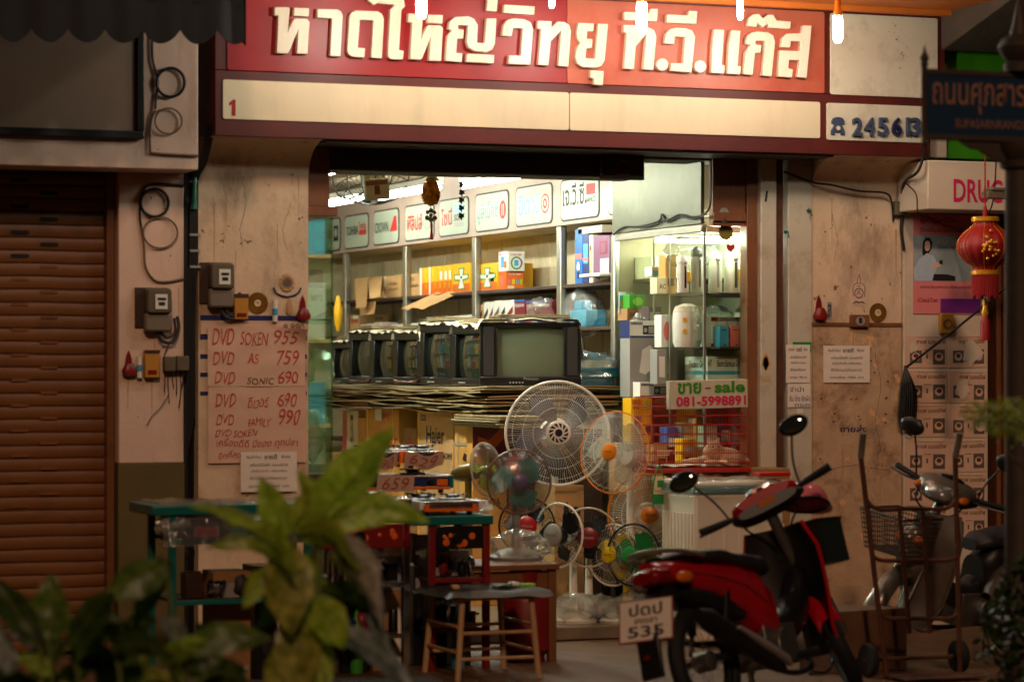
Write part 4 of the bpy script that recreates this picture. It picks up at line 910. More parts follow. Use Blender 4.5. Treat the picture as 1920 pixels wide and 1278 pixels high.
# ------------------------------------------------------------------ emblem board under the header
q0 = onY(1127, 336, -.02); q1 = onY(1207, 291, -.02)
t = T('emblem_board', 'dark board with a faint emblem hanging below the sign', 'sign', (q0.x, 0, q0.z))
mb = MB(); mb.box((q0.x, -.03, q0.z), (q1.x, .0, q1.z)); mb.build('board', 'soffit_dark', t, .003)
mb = MB(); c = (q0 + q1) / 2; c.y = -.032
mb.tube([c + V((.045 * math.cos(a * .349), 0, .035 * math.sin(a * .349))) for a in range(18)], .003, 5, closed=True); mb.tube([c + V((.03 * math.cos(a * .349), 0, .012 + .02 * math.sin(a * .349))) for a in range(10)], .003, 5); mb.box((c.x - .04, -.033, c.z - .045), (c.x + .04, -.031, c.z - .038)); mb.build('emblem', 'wood_warm', t)
# ================================================================== glass display cabinet by the right jamb
XG = 1.18; YG0, YG1 = .11, 1.38
t = CAB = T('display_cabinet', 'tall glass display cabinet of kitchen appliances beside the steel jamb', 'cabinet', (1.45, .7, FL))
zt = 2.245
xe = j[0] - .001
mb = MB(); mb.box((XG - .012, YG1 - .03, FL), (XG + .03, YG1 + .03, zt)); mb.build('post', 'alu', t, .008)
mb = MB(); mb.box((XG - .01, YG0 + .02, zt - .045), (XG + .025, YG1 - .031, zt)); mb.build('rail', 'alu', t, .006)
mb = MB(); mb.box((XG - .004, YG0, FL), (XG + .008, YG0 + .012, zt - .046)); mb.build('corner_strip', 'alu', t)
mb = MB(); mb.box((XG, YG0 + .013, FL + .3), (XG + .005, YG1 - .03, zt - .046)); mb.build('side_glass', 'glass', t)
mb = MB(); mb.box((XG + .009, YG0, FL + .3), (xe, YG0 + .005, zt - .046)); mb.build('front_glass', 'glass', t)
for f in (.36,):
    mb = MB(); y = YG0 + (YG1 - YG0) * .36; mb.box((XG - .006, y - .007, FL + .3), (XG - .001, y + .007, zt - .05)); mb.build('sliding_stile', 'alu', t)
mb = MB(); mb.box((XG, YG0, FL), (xe, YG1, FL + .3)); mb.build('plinth', 'wood_dark', t)
for z in (1.87, 1.567, .87, .6):
    mb = MB(); mb.box((XG + .10, YG0 + .02, z - .012), (1.76, .80, z)); mb.build('shelf', 'wood_dark', t, .003)
mb = MB(); mb.box((XG + .012, YG0 + .02, 1.23), (1.76, YG1 - .04, 1.245)); mb.build('shelf', 'wood_dark', t, .003)
mb = MB(); mb.box((1.762, YG0, FL), (1.775, YG1, zt)); mb.build('back', 'panel_white', t)
mb = MB(); mb.box((XG + .031, YG1 - .02, FL + .3), (1.76, YG1, zt)); mb.build('end_panel', 'beadboard', t)
mb = MB(); mb.box((XG + .012, .82, FL + .3), (XG + .02, .84, zt - .05)); mb.build('inner_stile', 'alu', t)
mb = MB(); mb.box((XG - .012, YG0 + .02, zt + .002), (XG + .008, YG1, 2.70)); mb.solo('sheet_metal_panel', 'galv', 'dull galvanised sheet above the glass cabinet with soft highlights', 'metal sheet', bevel=.002)
# black wire looping over the cabinet
W_ = [(1150, 440), (1170, 425), (1200, 424), (1235, 414), (1241, 402), (1250, 413), (1275, 402), (1300, 407), (1325, 398), (1333, 370), (1333, 300)]
mb = MB(); mb.tube(spline([onX(x, y, XG - .022) for x, y in W_], 5), .006, 6); mb.tube(spline([onX(x, y + 4, XG - .024) for x, y in W_[2:9]], 5), .004, 6); mb.solo('loose_wire', 'cable_black', 'tangled black wire strung over the top of the glass cabinet', 'cable')
# goods in the cabinet
def thermos(lab, xa, xb, yt, kind):
    Y = .30; p = onY((xa + xb) / 2, 555, Y); w = mpp(p.x, Y) * (xb - xa) * .94; z0 = 1.871; h = onY(xa, yt, Y).z - z0; r = w / 2; c = V((p.x, Y + r, z0))
    t = T('thermo_pot', lab, 'kettle', c, group='white thermo pots on the cabinet top shelf')
    mb = MB(); mb.lathe([(r * .9, 0), (r, .01), (r * .97, h * .62), (r * .92, h * .78)], c, n=20); mb.build('body', 'plastic_white', t)
    mb = MB(); mb.lathe([(r * .93, h * .78), (r * .98, h * .80), (r * .85, h * .93), (r * .4, h)], c, n=20); mb.build('lid', 'plastic_black' if kind == 1 else 'plastic_white', t)
    mb = MB(); mb.box((c.x - r * .18, c.y - r * 1.03, z0 + h * .12), (c.x + r * .18, c.y - r * .9, z0 + h * .72)); mb.build('gauge', 'plastic_black' if kind else 'plastic_grey', t, .004)
    mb = MB(); mb.obox((c.x, c.y - r * .9, z0 + h * .82), (r * .7, r * .5, h * .10)); mb.build('spout', 'plastic_black' if kind == 1 else 'plastic_white', t, .006)
    if kind == 2:
        mb = MB(); mb.box((c.x + r * .3, c.y - r * 1.0, z0 + h * .3), (c.x + r * .85, c.y - r * .62, z0 + h * .55)); mb.build('sticker', 'pack_yellow', t)
thermos('narrow white thermo pot at the left of the cabinet shelf', 1273, 1298, 478, 2)
thermos('thermo pot with black lid and black strip', 1299, 1326, 462, 1)
thermos('plain white thermo pot right of the glass corner', 1333, 1361, 470, 0)
thermos('white thermo pot with picture sticker by the jamb', 1363, 1398, 468, 2)
p = onY(1285, 475, .5); bag('plastic_hood', 'white plastic hood lying over the thermo pots', 'cover', (p.x + .05, .55, 2.10), (.16, .10, .09), 'film_thick', jit=.35)
for xa, xb, yt, lab, m_ in ((1272, 1328, 568, 'big white rice cooker in clear wrapping', 'plastic_white'), (1330, 1392, 578, 'white oven box under a grey bag in the cabinet', 'pack_white')):
    Y = .30; p = onY((xa + xb) / 2, 650, Y); w = mpp(p.x, Y) * (xb - xa); z0 = 1.568; h = onY(xa, yt, Y).z - z0
    if 'cooker' in lab:
        t = T('rice_cooker', lab, 'cooker', (p.x, Y + .12, z0)); c = V((p.x, Y + w / 2, z0)); r = w / 2
        mb = MB(); mb.lathe([(r * .85, 0), (r * .98, .03), (r, h * .6), (r * .95, h * .8)], c, n=24); mb.build('body', m_, t)
        mb = MB(); mb.lathe([(r * .96, h * .80), (r * .8, h * .93), (r * .3, h * .99), (.01, h)], c, n=24); mb.build('lid', 'foam', t)
        mb = MB(); mb.box((c.x + r * .2, c.y - r * 1.02, z0 + h * .15), (c.x + r * .6, c.y - r * .8, z0 + h * .5)); mb.build('control_panel', 'pack_white', t, .006)
        mb = MB(); mb.lathe([(.014, 0), (.014, .004)], (c.x - r * .55, c.y - r * .86, z0 + h * .62), (-.4, -1, 0), 12); mb.lathe([(.014, 0), (.014, .004)], (c.x - r * .55, c.y - r * .86, z0 + h * .36), (-.4, -1, 0), 12); mb.build('stickers', 'pack_yellow', t)
    else:
        carton('oven_box', lab, 'box', (p.x - w / 2, Y, z0), (p.x + w / 2, Y + .3, z0 + h * .78), m_, fy=[('r', 0, .86, 1, 1, 'pack_maroon'), ('r', 0, 0, 1, .12, 'pack_maroon'), ('c', .32, .42, .22, .3, 'plastic_grey'), ('c', .32, .42, .2, .27, 'pack_white'), ('r', .2, .3, .44, .42, 'plastic_grey')])
        bag('grey_bag', 'crinkled grey plastic bag on top of the oven box', 'bag', (p.x, Y + .14, z0 + h * .84), (w * .5, .14, .05), 'film_thick', jit=.5)
for i, (xa, m_, lab) in enumerate(((1349, 'pack_lblue', 'blue money box like tin'), (1370, 'pack_pink', 'pink tin between the blue and green ones'), (1391, 'pack_lime', 'lime green tin next to the jamb'))):
    p = onY(xa, 651, .2); w = mpp(p.x, .2) * 19.5; carton('coloured_tin', lab, 'tin', (p.x, .2, 1.568), (p.x + w, .28, 1.568 + w * 2.0), m_, fy=[('r', .25, .80, .7, .84, 'ink_black'), ('c', .6, .13, .14, .07, 'ink_brown'), ('r', .2, .13, .8, .2, m_)], group='three coloured tins', bevel=.004)
    bag('clear_bag', ['clear bag on the blue tin', 'clear bag on the pink tin', 'clear bag on the green tin'][i], 'bag', (p.x + w / 2, .24, 1.568 + w * 2.25), (w * .55, .04, .035), 'film', n=10, jit=.4)
Y = .22; q = onY(1247, 716, Y + .2); q1 = onY(1400, 668, Y)
carton('grill_box', 'long white box lettered Electric Barbecue Grill', 'box', (1.25, Y, 1.36), (q1.x + .0, Y + .3, q1.z), 'pack_white', fy=[('r', 0, .36, 1, .48, 'pack_lblue'), ('t', 'Electric Barbecue Grill', .24, .64, .82, .86, 'ink_black'), ('t', 'HWT', .0, .62, .10, .88, 'pack_maroon'), ('p', [(.6, .0), (.75, .2), (.98, .26), (1, 0)], 'plastic_grey')], fx=[('r', 0, .36, 1, .48, 'pack_lblue'), ('t', 'Electric Grill', .2, .6, .9, .85, 'ink_black')])
carton('stand_box', 'flat carton supporting the barbecue grill box', 'box', (1.24, Y - .02, 1.247), (1.74, Y + .32, 1.358), 'card_dark')
# column of radio boxes against the side glass
Xr = 1.24
def colbox(nm, lab, xa, xb, yt, yb, m_, fy, Y=.80, d=.14, fx=()):
    a = onY(xa, yb, Y); b = onY(xb, yt, Y); carton(nm, lab, 'box', (a.x, Y, a.z), (b.x, Y + d, b.z), m_, fy=fy, fx=fx)
radio = [('r', 0, 0, 1, .12, 'pack_navy'), ('r', .02, .75, .5, .92, 'plastic_grey'), ('t', 'CMiKmax', .06, .78, .46, .9, 'pack_navy'), ('r', .5, .2, .95, .72, 'ink_black'), ('r', .72, .26, .93, .66, 'plastic_grey'), ('c', .6, .45, .07, .14, 'plastic_grey')]
colbox('radio_box', 'blue and white radio box on top of the tall grey box', 1181, 1229, 601, 633, 'pack_white', radio, fx=[('r', 0, 0, 1, 1, 'pack_navy')])
colbox('tall_grey_box', 'tall grey white OTTO box with a white heater picture', 1181, 1229, 633.5, 744, 'plastic_grey', [('p', [(.36, .42), (.48, .80), (.78, .88), (.92, .82), (.82, .46), (.6, .38)], 'pack_white'), ('r', .22, .02, .40, .26, 'ink_black'), ('t', 'OTTO', .24, .04, .38, .24, 'pack_white')])
colbox('radio_box', 'lower radio box in front of the tall grey box', 1200, 1252, 716, 745, 'pack_white', radio, Y=.68, d=.1)
colbox('speaker_box', 'yellow SKG box printed with two speakers', 1183, 1222, 746, 830, 'pack_yellow', [('t', 'SKG', .05, .86, .45, .96, 'ink_red'), ('t', 'SR-860', .08, .76, .4, .82, 'ink_brown'), ('r', .14, .30, .48, .62, 'plastic_grey'), ('c', .3, .5, .12, .07, 'ink_black'), ('c', .82, .3, .2, .12, 'plastic_grey'), ('c', .82, .3, .14, .085, 'ink_black'), ('p', [(.6, .8), (.75, .72), (.95, .78), (.85, .94), (.7, .94)], 'pack_lime')], Y=.66, d=.12)
colbox('support_carton', 'brown carton under the yellow speaker box in the cabinet', 1180, 1240, 831, 1010, 'card', [], Y=.66, d=.3)
colbox('peacock_card', 'white card with a red badge leaning by the cabinet post', 1164, 1190, 636, 690, 'pack_maroon', [('p', [(.5, .3), (.9, .45), (.95, .7), (.7, .9), (.5, .6)], 'pack_cream'), ('t', 'PEACOCK', .05, .05, .95, .2, 'pack_cream')], Y=1.18, d=.01)
colbox('bulb_sticker_card', 'small white card with a yellow flame picture stuck inside the glass', 1161, 1174, 547, 590, 'pack_white', [('r', 0, .2, 1, .85, 'pack_lblue'), ('c', .5, .5, .3, .22, 'pack_yellow'), ('t', 'WELCOME', .05, .05, .95, .15, 'ink_grey')], Y=1.20, d=.006)
colbox('green_pack', 'green leafy pack on brown carton deep in the cabinet', 1180, 1212, 552, 578, 'pack_green', [('c', .5, .5, .3, .3, 'pack_lime')], Y=1.1, d=.12)
colbox('brown_pack', 'brown carton under the green leafy pack', 1176, 1215, 578.5, 600, 'card_dark', [('t', 'ขนาด', .1, .3, .7, .7, 'ink_brown')], Y=1.1, d=.14)
for i, (xa, xb, yt, yb, m_, lab, Y) in enumerate([(1250, 1275, 800, 830, 'pack_blue', 'blue pack on the lower cabinet shelf', .5), (1278, 1300, 792, 830, 'plastic_grey', 'grey pack with dial on the lower cabinet shelf', .45), (1304, 1322, 785, 832, 'card', 'brown pack beside the grey one', .4), (1322, 1345, 795, 860, 'pack_white', 'white kettle box behind the cage', .3), (1348, 1372, 780, 850, 'pack_navy', 'navy box behind the cage', .3), (1374, 1398, 776, 860, 'pack_lblue', 'pale blue box by the jamb behind the cage', .28), (1279, 1305, 822, 872, 'pack_yellow', 'yellow carton behind the lying cat', .32), (1225, 1270, 830, 878, 'card', 'brown carton behind the cage on the left', .5)]):
    a = onY(xa, yb, Y); b = onY(xb, yt, Y); z0 = 1.246 if a.z > 1.25 else (.871 if a.z > .86 else .61)
    z0 = .872
    carton('small_pack', lab, 'box', (a.x, Y, z0), (b.x, Y + .1, b.z), m_, fy=[('r', .15, .55, .85, .75, 'pack_white'), ('r', .2, .2, .5, .45, 'ink_black')], group='packs on the lower cabinet shelf')
for i, (xa, xb, yt, m_, lab) in enumerate([(1163, 1190, 500, 'ink_black', 'black tray on the deep cabinet shelf'), (1190, 1222, 480, 'pack_cream', 'cream box leaning on the deep cabinet shelf')]):
    a = onX(xa, 520, XG + .12); b = onX(xb, yt, XG + .12); carton('deep_shelf_box', lab, 'box', (XG + .12, b.y, 1.976), (XG + .4, a.y, b.z if i else 2.01), m_)
mb = MB(); mb.box((XG + .1, .86, 1.955), (1.76, YG1 - .05, 1.974)); mb.build('shelf', 'wood_dark', CAB, .003)
mb = MB(); mb.box((XG + .1, .86, 1.575), (1.76, YG1 - .05, 1.60)); mb.build('shelf', 'wood_dark', CAB, .003)
# round medallion and heart sticker on the front glass
p = onY(1360, 436, .10); t = T('round_medallion', 'dark round medallion with a pale emblem above it on the cabinet front', 'ornament', p)
mb = MB(); mb.lathe([(.044, 0), (.044, .01)], p, (0, -1, 0), 24); mb.build('disc', 'fan_olive', t, .002)
q = onY(1358, 404, .045); mb = MB(); mb.lathe([(.032, 0), (.030, .006)], V((q.x, .048, q.z)), (0, -1, 0), 20, sy=1.35); mb.build('emblem', 'plastic_grey', t); mb = MB(); mb.lathe([(.012, 0), (.006, .012), (.004, .05)], (q.x, .04, q.z - .03), n=10); mb.build('figure', 'ink_black', t)
p = onY(1370, 465, .107); t = MB(); t.prism([p + V((x * .028, 0, y * .028)) for x, y in [(0, -1), (.6, -.4), (.9, .1), (.85, .55), (.45, .75), (0, .45), (-.45, .75), (-.85, .55), (-.9, .1), (-.6, -.4)]], (0, .001, 0)); t.solo('heart_sticker', 'ink_red', 'red heart sticker on the cabinet glass', 'sticker')
# ================================================================== left display cabinet, mostly behind the tan pillar
XL = onY(622, 600, .06).x
t = T('left_cabinet', 'greenish glass cabinet mostly hidden behind the left tan pillar', 'cabinet', (XL - .3, .7, FL))
mb = MB(); mb.box((XL - .004, .06, .9), (XL, 1.5, onY(622, 408, .06).z)); mb.build('side_glass', 'glass_green', t)
mb = MB(); mb.box((XL - .008, .05, .9), (XL + .004, .058, onY(622, 408, .06).z)); mb.build('edge_strip', 'glass_green', t)
zq = onY(622, 406, .06).z
mb = MB(); mb.box((pr_ - .2, .02, zq), (XL + .02, .34, zq + .05)); mb.build('cornice', 'wood_warm', t, .004)
mb = MB(); mb.box((pr_ - .2, .035, zq + .051), (XL - .02, .30, SB - .015)); mb.build('top_board', 'wood_warm', t, .003)
mb = MB(); mb.box((pr_ - .3, .06, FL), (XL, 1.5, .9)); mb.build('base', 'wood_dark', t, .004)
for z in (1.30, 1.7): 
    mb = MB(); mb.box((pr_ - .3, .10, z), (XL - .02, 1.45, z + .008)); mb.build('glass_shelf', 'glass_green', t)
def lb(nm, lab, xa, xb, yt, z0, m_, sp, Y):
    a = onY(xa, 700, Y); b = onY(xb, yt, Y); carton(nm, lab, 'box', (a.x, Y, z0), (b.x, Y + .12, b.z), m_, fy=sp)
lb('lime_box', 'lime green lid box in the left cabinet', 590, 615, 634, 1.60, 'pack_lime', [], .5)
lb('grey_pack', 'grey white box with blue wedge in the left glass cabinet', 575, 612, 540, 1.709, 'pack_white', [('p', [(0, 0), (1, .3), (1, .1), (1, 0)], 'pack_navy'), ('t', 'MP3', .2, .6, .8, .8, 'ink_grey')], .6)
lb('mauve_pack', 'mauve pack on the upper glass shelf of the left cabinet', 580, 606, 505, 1.86, 'pack_purple', [], .8)
p = onY(592, 690, .5); bag('bagged_appliance', 'grey appliance wrapped in clear plastic in the left cabinet', 'package', (p.x, .5, 1.43), (.09, .1, .11), 'film_thick', jit=.4)
p = onY(592, 810, .4); bag('bagged_goods', 'pale bagged goods low in the left cabinet', 'package', (p.x, .4, 1.08), (.07, .1, .14), 'film_thick', jit=.3)
p = onX(634, 590, .9); mb = MB(); mb.lathe([(.01, .0), (.028, .06), (.034, .16), (.012, .26)], (p.x, p.y, p.z - .12), n=12); mb.solo('yellow_bag', 'pack_yellow', 'yellow and red packet hanging at the back of the shop', 'bag')

# more goods crowding the cabinet and the aisle side shelving that the screens mirror
for i, (xa, xb, yt, Y, zs, m_, sp, lab) in enumerate([
 (1222, 1246, 500, .74, 1.975, 'pack_white', [('r', .1, .1, .5, .6, 'pack_lblue')], 'white box with blue patch deep on the cabinet top shelf'),
 (1248, 1268, 478, .60, 1.871, 'card_orange', [('r', .2, .2, .8, .4, 'wood_dark')], 'orange brown box left of the narrow thermo pot'),
 (1232, 1252, 520, .58, 1.871, 'pack_cream', [('t', 'AC', .2, .3, .8, .6, 'ink_grey')], 'cream box lettered in grey beside the orange brown box'),
 (1216, 1240, 575, .90, 1.601, 'pack_purple', [('r', .1, .6, .9, .85, 'pack_white')], 'mauve box beside the green leafy pack'),
 (1240, 1262, 590, .62, 1.568, 'pack_white', [('c', .5, .5, .3, .3, 'pack_pink')], 'white box with a pink ring left of the rice cooker'),
 (1232, 1250, 655, .50, 1.36, 'plastic_grey', [('r', .2, .2, .8, .8, 'pack_white')], 'grey box left of the barbecue grill box')]):
    a = onY(xa, 600, Y); b = onY(xb, yt, Y); carton('packed_box', lab, 'box', (a.x, Y, zs), (b.x, Y + .1, b.z), m_, fy=sp)
p = onY(1215, 560, .92); bag('clear_bag', 'clear bag with a yellow strip beside the mauve box in the cabinet', 'bag', (p.x + .02, 1.02, 1.70), (.06, .07, .08), 'film', jit=.4)
t = T('aisle_shelving', 'tall shelving along the aisle side wall opposite the televisions', 'shelving', (-1.45, 3.6, FL))
for y in (1.9, 2.9, 3.9, 4.9, 5.9): mb = MB(); mb.box((-1.30, y - .02, FL), (-1.26, y + .02, 2.5)); mb.build('post', 'alu', t)
for z in (.6, 1.1, 1.6, 2.1): mb = MB(); mb.box((-1.6, 1.9, z), (-1.301, 5.9, z + .02)); mb.build('shelf', 'wood_pale', t)
rnd = random.Random(8); cl = ['pack_white', 'card', 'pack_yellow', 'pack_red', 'pack_lblue', 'pack_cream', 'card_orange', 'pack_green']
names = dict(pack_white='white', card='brown', pack_yellow='yellow', pack_red='red', pack_lblue='pale blue', pack_cream='cream', card_orange='orange brown', pack_green='green')
k = 0
for zi, z in enumerate((.62, 1.12, 1.62, 2.12)):
    for y in (2.0, 2.5, 3.05, 3.5, 4.1, 4.55, 5.1):
        m_ = cl[(k * 5 + zi) % 8]; k += 1
        carton('stock_box', '%s box, %s along the %s shelf of the aisle wall' % (names[m_], ['first', 'second', 'third', 'fourth', 'fifth', 'sixth', 'seventh'][(k - 1) % 7], ['lowest', 'second', 'third', 'top'][zi]), 'box', (-1.56, y, z + .001), (-1.32, y + rnd.uniform(.25, .38), z + rnd.uniform(.2, .4)), m_, group='stock boxes on the aisle wall')
# ================================================================== electric fans
def fan(lab, px, py, rpx, Y, yaw, tilt=0, rim='plastic_white', cage='plastic_white', hub='plastic_white', blade='fan_navy', nb=3, nw=72, zb=FL, base='plastic_white', pole='plastic_white',
        swirl=0, hubr=.2, blade2=None, housing=None, wrapped=None, rings=2, film=False, emblem=None, wr=.0009, rimr=.006, bspan=62):
    p = onY(px, py, Y); Rr = rpx * mpp(p.x, Y); H = p.z - zb
    t = T('electric_fan', lab, 'fan', (p.x, p.y, zb), group='electric fans for sale at the shop front')
    Hm = Matrix.Translation(p) @ Matrix.Rotation(R(yaw), 4, 'Z') @ Matrix.Rotation(R(-tilt), 4, 'X')
    d1, d2, rc = Rr * .26, Rr * .42, Rr * hubr
    def part(mb, nm, m_, par=t, **k):
        mb.xf(Hm); return mb.build(nm, m_, par, **k)
    fg = MB(); rg = MB()
    for i in range(nw):
        a = 2 * math.pi * i / nw
        P = []; Q = []
        for k in range(6):
            s = k / 5; r = rc * .9 + (Rr - rc * .9) * s; aa = a + swirl * (1 - s) ** 1.3
            P.append((r * math.cos(aa), -d1 * (1 - s ** 2.6), r * math.sin(aa)))
            r = Rr * .3 + Rr * .7 * s; Q.append((r * math.cos(a + .03), d2 * (1 - s ** 3), r * math.sin(a + .03)))
        fg.tube(P, wr, 3)
        if i % 3 == 0: rg.tube(Q, wr, 3)
    for k in range(1, rings + 1):
        s = .35 + .5 * (k - 1) / max(1, rings - 1) if rings > 1 else .6; r = rc * .9 + (Rr - rc * .9) * s
        fg.tube([(r * math.cos(a * math.pi / 24), -d1 * (1 - s ** 2.6), r * math.sin(a * math.pi / 24)) for a in range(48)], wr * 1.6, 5, closed=True)
    part(fg, 'front_guard', cage); part(rg, 'rear_guard', cage)
    mb = MB(); mb.tube([(Rr * math.cos(a * math.pi / 32), 0, Rr * math.sin(a * math.pi / 32)) for a in range(64)], rimr, 8, closed=True); part(mb, 'rim', rim)
    if film:
        mb = MB(); mb.grid(lambda u, v: V((Rr * 1.01 * v * math.cos(u * 6.2832), -d1 * (1 - v ** 2.6) - .006, Rr * 1.01 * v * math.sin(u * 6.2832))), 32, 8, closeu=True); part(mb, 'plastic_wrap', 'fan_film')
    hb = MB(); hb.lathe([(.001, -d1 - .014), (rc * .55, -d1 - .014), (rc * .92, -d1 - .008), (rc, -d1), (rc * .96, -d1 + .012)], (0, 0, 0), (0, 1, 0), 28, caps=False); h = part(hb, 'hub_cap', hub)
    if emblem == 'vents':
        for i in range(12):
            a = 2 * math.pi * i / 12; mb = MB(); r0, r1 = rc * .45, rc * .78
            mb.prism([(r * math.cos(a + o), -d1 - .0155 + .002, r * math.sin(a + o)) for r, o in ((r0, 0), (r0, .18), (r1, .55), (r1, .22))], (0, -.003, 0)); part(mb, 'hub_vent', 'fan_navy', h)
        mb = MB(); mb.lathe([(rc * .30, -d1 - .018), (rc * .30, -d1 - .012)], (0, 0, 0), (0, 1, 0), 20); part(mb, 'badge', 'fan_navy', h)
    elif emblem:
        mb = MB(); txt(mb, emblem, (-rc * .55, -d1 - .0165, -rc * .12), XR, ZU, rc * 1.1, rc * .30, shear=.15); part(mb, 'lettering', 'ink_grey' if hub != 'fan_red' and hub != 'fan_dkred' else 'panel_white', h)
    for i in range(nb):
        a0 = 2 * math.pi * i / nb + .6
        def bl(u, v, a0=a0, o=0):
            r = rc * .75 + (Rr * .84 - rc * .75) * v; sp = R(bspan) * (.55 + .45 * math.sin(math.pi * min(1, v * .9 + .1)) ** .5) * (1 - .35 * max(0, v - .75) / .25 * abs(2 * u - 1) ** 2)
            a = a0 + sp * (u - .5) + .35 * v; rr = r - (Rr * .10 * abs(2 * u - 1) ** 3 if v > .8 else 0)
            return V((rr * math.cos(a), .02 + o - (u - .5) * Rr * .20, rr * math.sin(a)))
        mb = MB(); mb.grid(bl, 8, 10); mb.grid(lambda u, v: bl(u, v, o=.003), 8, 10); part(mb, 'blade', blade, ang=70)
        if blade2 and i == 0:
            mb = MB(); mb.grid(lambda u, v: bl(u, v, a0=a0 + math.pi / nb * .8, o=.03), 8, 10); part(mb, 'blade', blade2, ang=70)
    mb = MB(); mb.lathe([(rc * .7, -.05), (rc * .75, .03), (rc * .5, .04)], (0, 0, 0), (0, 1, 0), 18); part(mb, 'blade_boss', blade)
    hs = housing or pole
    mb = MB(); mb.lathe([(Rr * .28, d2 - .01), (Rr * .32, d2 + .03), (Rr * .30, d2 + .10), (Rr * .18, d2 + .15)], (0, 0, 0), (0, 1, 0), 20); part(mb, 'motor_housing', hs)
    nk = Hm @ V((0, d2 + .06, -Rr * .2)); mb = MB(); mb.tube([nk, (nk.x, nk.y, nk.z - Rr * .35), (nk.x, nk.y, zb + .06), (nk.x, nk.y, zb + .03)], [.02, .018, .024, .045], 14); mb.build('pole', pole, t)
    bx, by = nk.x, nk.y
    mb = MB(); mb.lathe([(Rr * .85, 0), (Rr * .88, .015), (Rr * .6, .045), (.03, .06)], (bx, by, zb), n=28); mb.build('base', base, t)
    if wrapped:
        mb = MB(); mb.ball((bx, by - .04, zb + .075), (Rr * .95, Rr * .75, .072), 24, jit=.45); mb.build('plastic_wrap', wrapped, t, ang=80)
    return t
fan('big white fan with navy blades and a slotted white hub', 1045, 812, 97, .45, -17, 3, blade='fan_navy', nb=5, nw=120, emblem='vents', hubr=.24, rings=3, wr=.0009, rimr=.008, bspan=46, base='plastic_grey')
fan('orange rimmed fan with clear blades turned to the left', 1153, 848, 77, -.02, -57, 6, rim='fan_orange', cage='plastic_white', hub='fan_orange', blade='clear_blade', nw=100, swirl=.5, hubr=.21, emblem='imasu', rimr=.0042)
fan('orange rimmed fan lower down, partly behind a hanging tag', 1217, 965, 77, .1, -20, 3, rim='fan_orange', cage='plastic_white', hub='fan_orange', blade='clear_blade', nw=80, wr=.0013, hubr=.22, emblem='imasu', rings=3, pole='plastic_white')
fan('film covered fan with teal and pink blades in front', 973, 903, 60, -.85, -14, 4, rim='fan_cage_brown', cage='fan_cage_brown', hub='fan_purple', blade='fan_teal', blade2='fan_pink', nw=60, zb=.485, film=True, hubr=.26, pole='plastic_grey', base='plastic_grey', wrapped='film_thick', bspan=92)
fan('olive fan with lime blades turned away to the right', 912, 880, 50, -.55, 35, 8, rim='foam', cage='fan_cage_brown', hub='fan_olive', blade='fan_lime', nw=50, zb=.30, pole='fan_olive', base='fan_olive', housing='fan_olive', film=True, bspan=50)
fan('small fan with a bright red hub behind the grey hub fan', 988, 985, 52, .22, -20, 0, rim='plastic_black', cage='plastic_black', hub='fan_red', blade='plastic_black', nw=48, hubr=.36, emblem='Princess', base='fan_dkred')
fan('small white rimmed fan with a silver grey hub', 1046, 1003, 60, .10, -62, 4, rim='plastic_white', cage='plastic_black', hub='plastic_grey', blade='plastic_black', nw=48, hubr=.36, emblem='Princess', wrapped='film_thick')
fan('small cream rimmed fan with a dark red hub', 1103, 1007, 55, .06, -24, 2, rim='foam', cage='plastic_black', hub='fan_dkred', blade='plastic_black', nw=40, hubr=.36, emblem='Princess', wrapped='film_thick', base='fan_purple')
fan('white caged fan with yellow blades', 1150, 1040, 57, .0, -58, 4, cage='plastic_white', rim='plastic_white', hub='fan_yellow', blade='fan_yellow', nw=46, hubr=.28, bspan=84, emblem='imasu', wrapped='film_thick', base='fan_yellow', pole='fan_yellow')
fan('black caged fan with green blades beside the red motorbike', 1188, 1040, 58, -.15, -56, 2, cage='plastic_black', rim='plastic_black', hub='fan_green', blade='fan_green', nw=46, hubr=.28, bspan=84, wrapped='film_thick', base='fan_yellow', pole='fan_olive')
q = onY(950, 440, 5.6)
# wall fan far back under the ceiling
p = onY(700, 352, 4.4); t = T('wall_fan', 'dusty wire caged fan hanging under the ceiling at the back', 'fan', p)
mb = MB(); tl = Matrix.Translation(p) @ Matrix.Rotation(R(-10), 4, 'Z') @ Matrix.Rotation(R(72), 4, 'X'); rr = .26
for i in range(40):
    a = 2 * math.pi * i / 40; mb.tube([(r * math.cos(a), -.10 * (1 - (r / rr) ** 2), r * math.sin(a)) for r in (.03, .1, .18, .24, rr)], .0022, 4)
for r in (.13, .2, rr): mb.tube([(r * math.cos(a * .2618), -.10 * (1 - (r / rr) ** 2), r * math.sin(a * .2618)) for a in range(24)], .004, 5, closed=True)
mb.xf(tl); mb.build('guard', 'cable_black', t)
mb = MB(); mb.lathe([(.07, 0), (.09, .06), (.07, .14), (.02, .16)], (0, .03, 0), (0, 1, 0), 16); mb.xf(tl); mb.build('motor_housing', 'fan_olive', t)
mb = MB(); mb.tube([p, (p.x, p.y, 2.82)], .016, 8); mb.build('bracket', 'fan_olive', t)
rnd = random.Random(5)
for i, lab in enumerate(('thick loop of dusty wire sagging below the ceiling', 'thin loop of wire beside the wall fan', 'wire drooping over the tube light')):
    A = onY(625 + i * 28, 345 + i * 6, 4.2 - i * .4); mb = MB()
    mb.tube(spline([A + V((0, 0, .2)), A, A + V((.08, 0, -.10 + i * .02)), A + V((.25, 0, -.03)), A + V((.4, .2, .16))], 6), .006 - .001 * i, 6); mb.solo('loose_wire', 'cable_black', lab, 'cable')
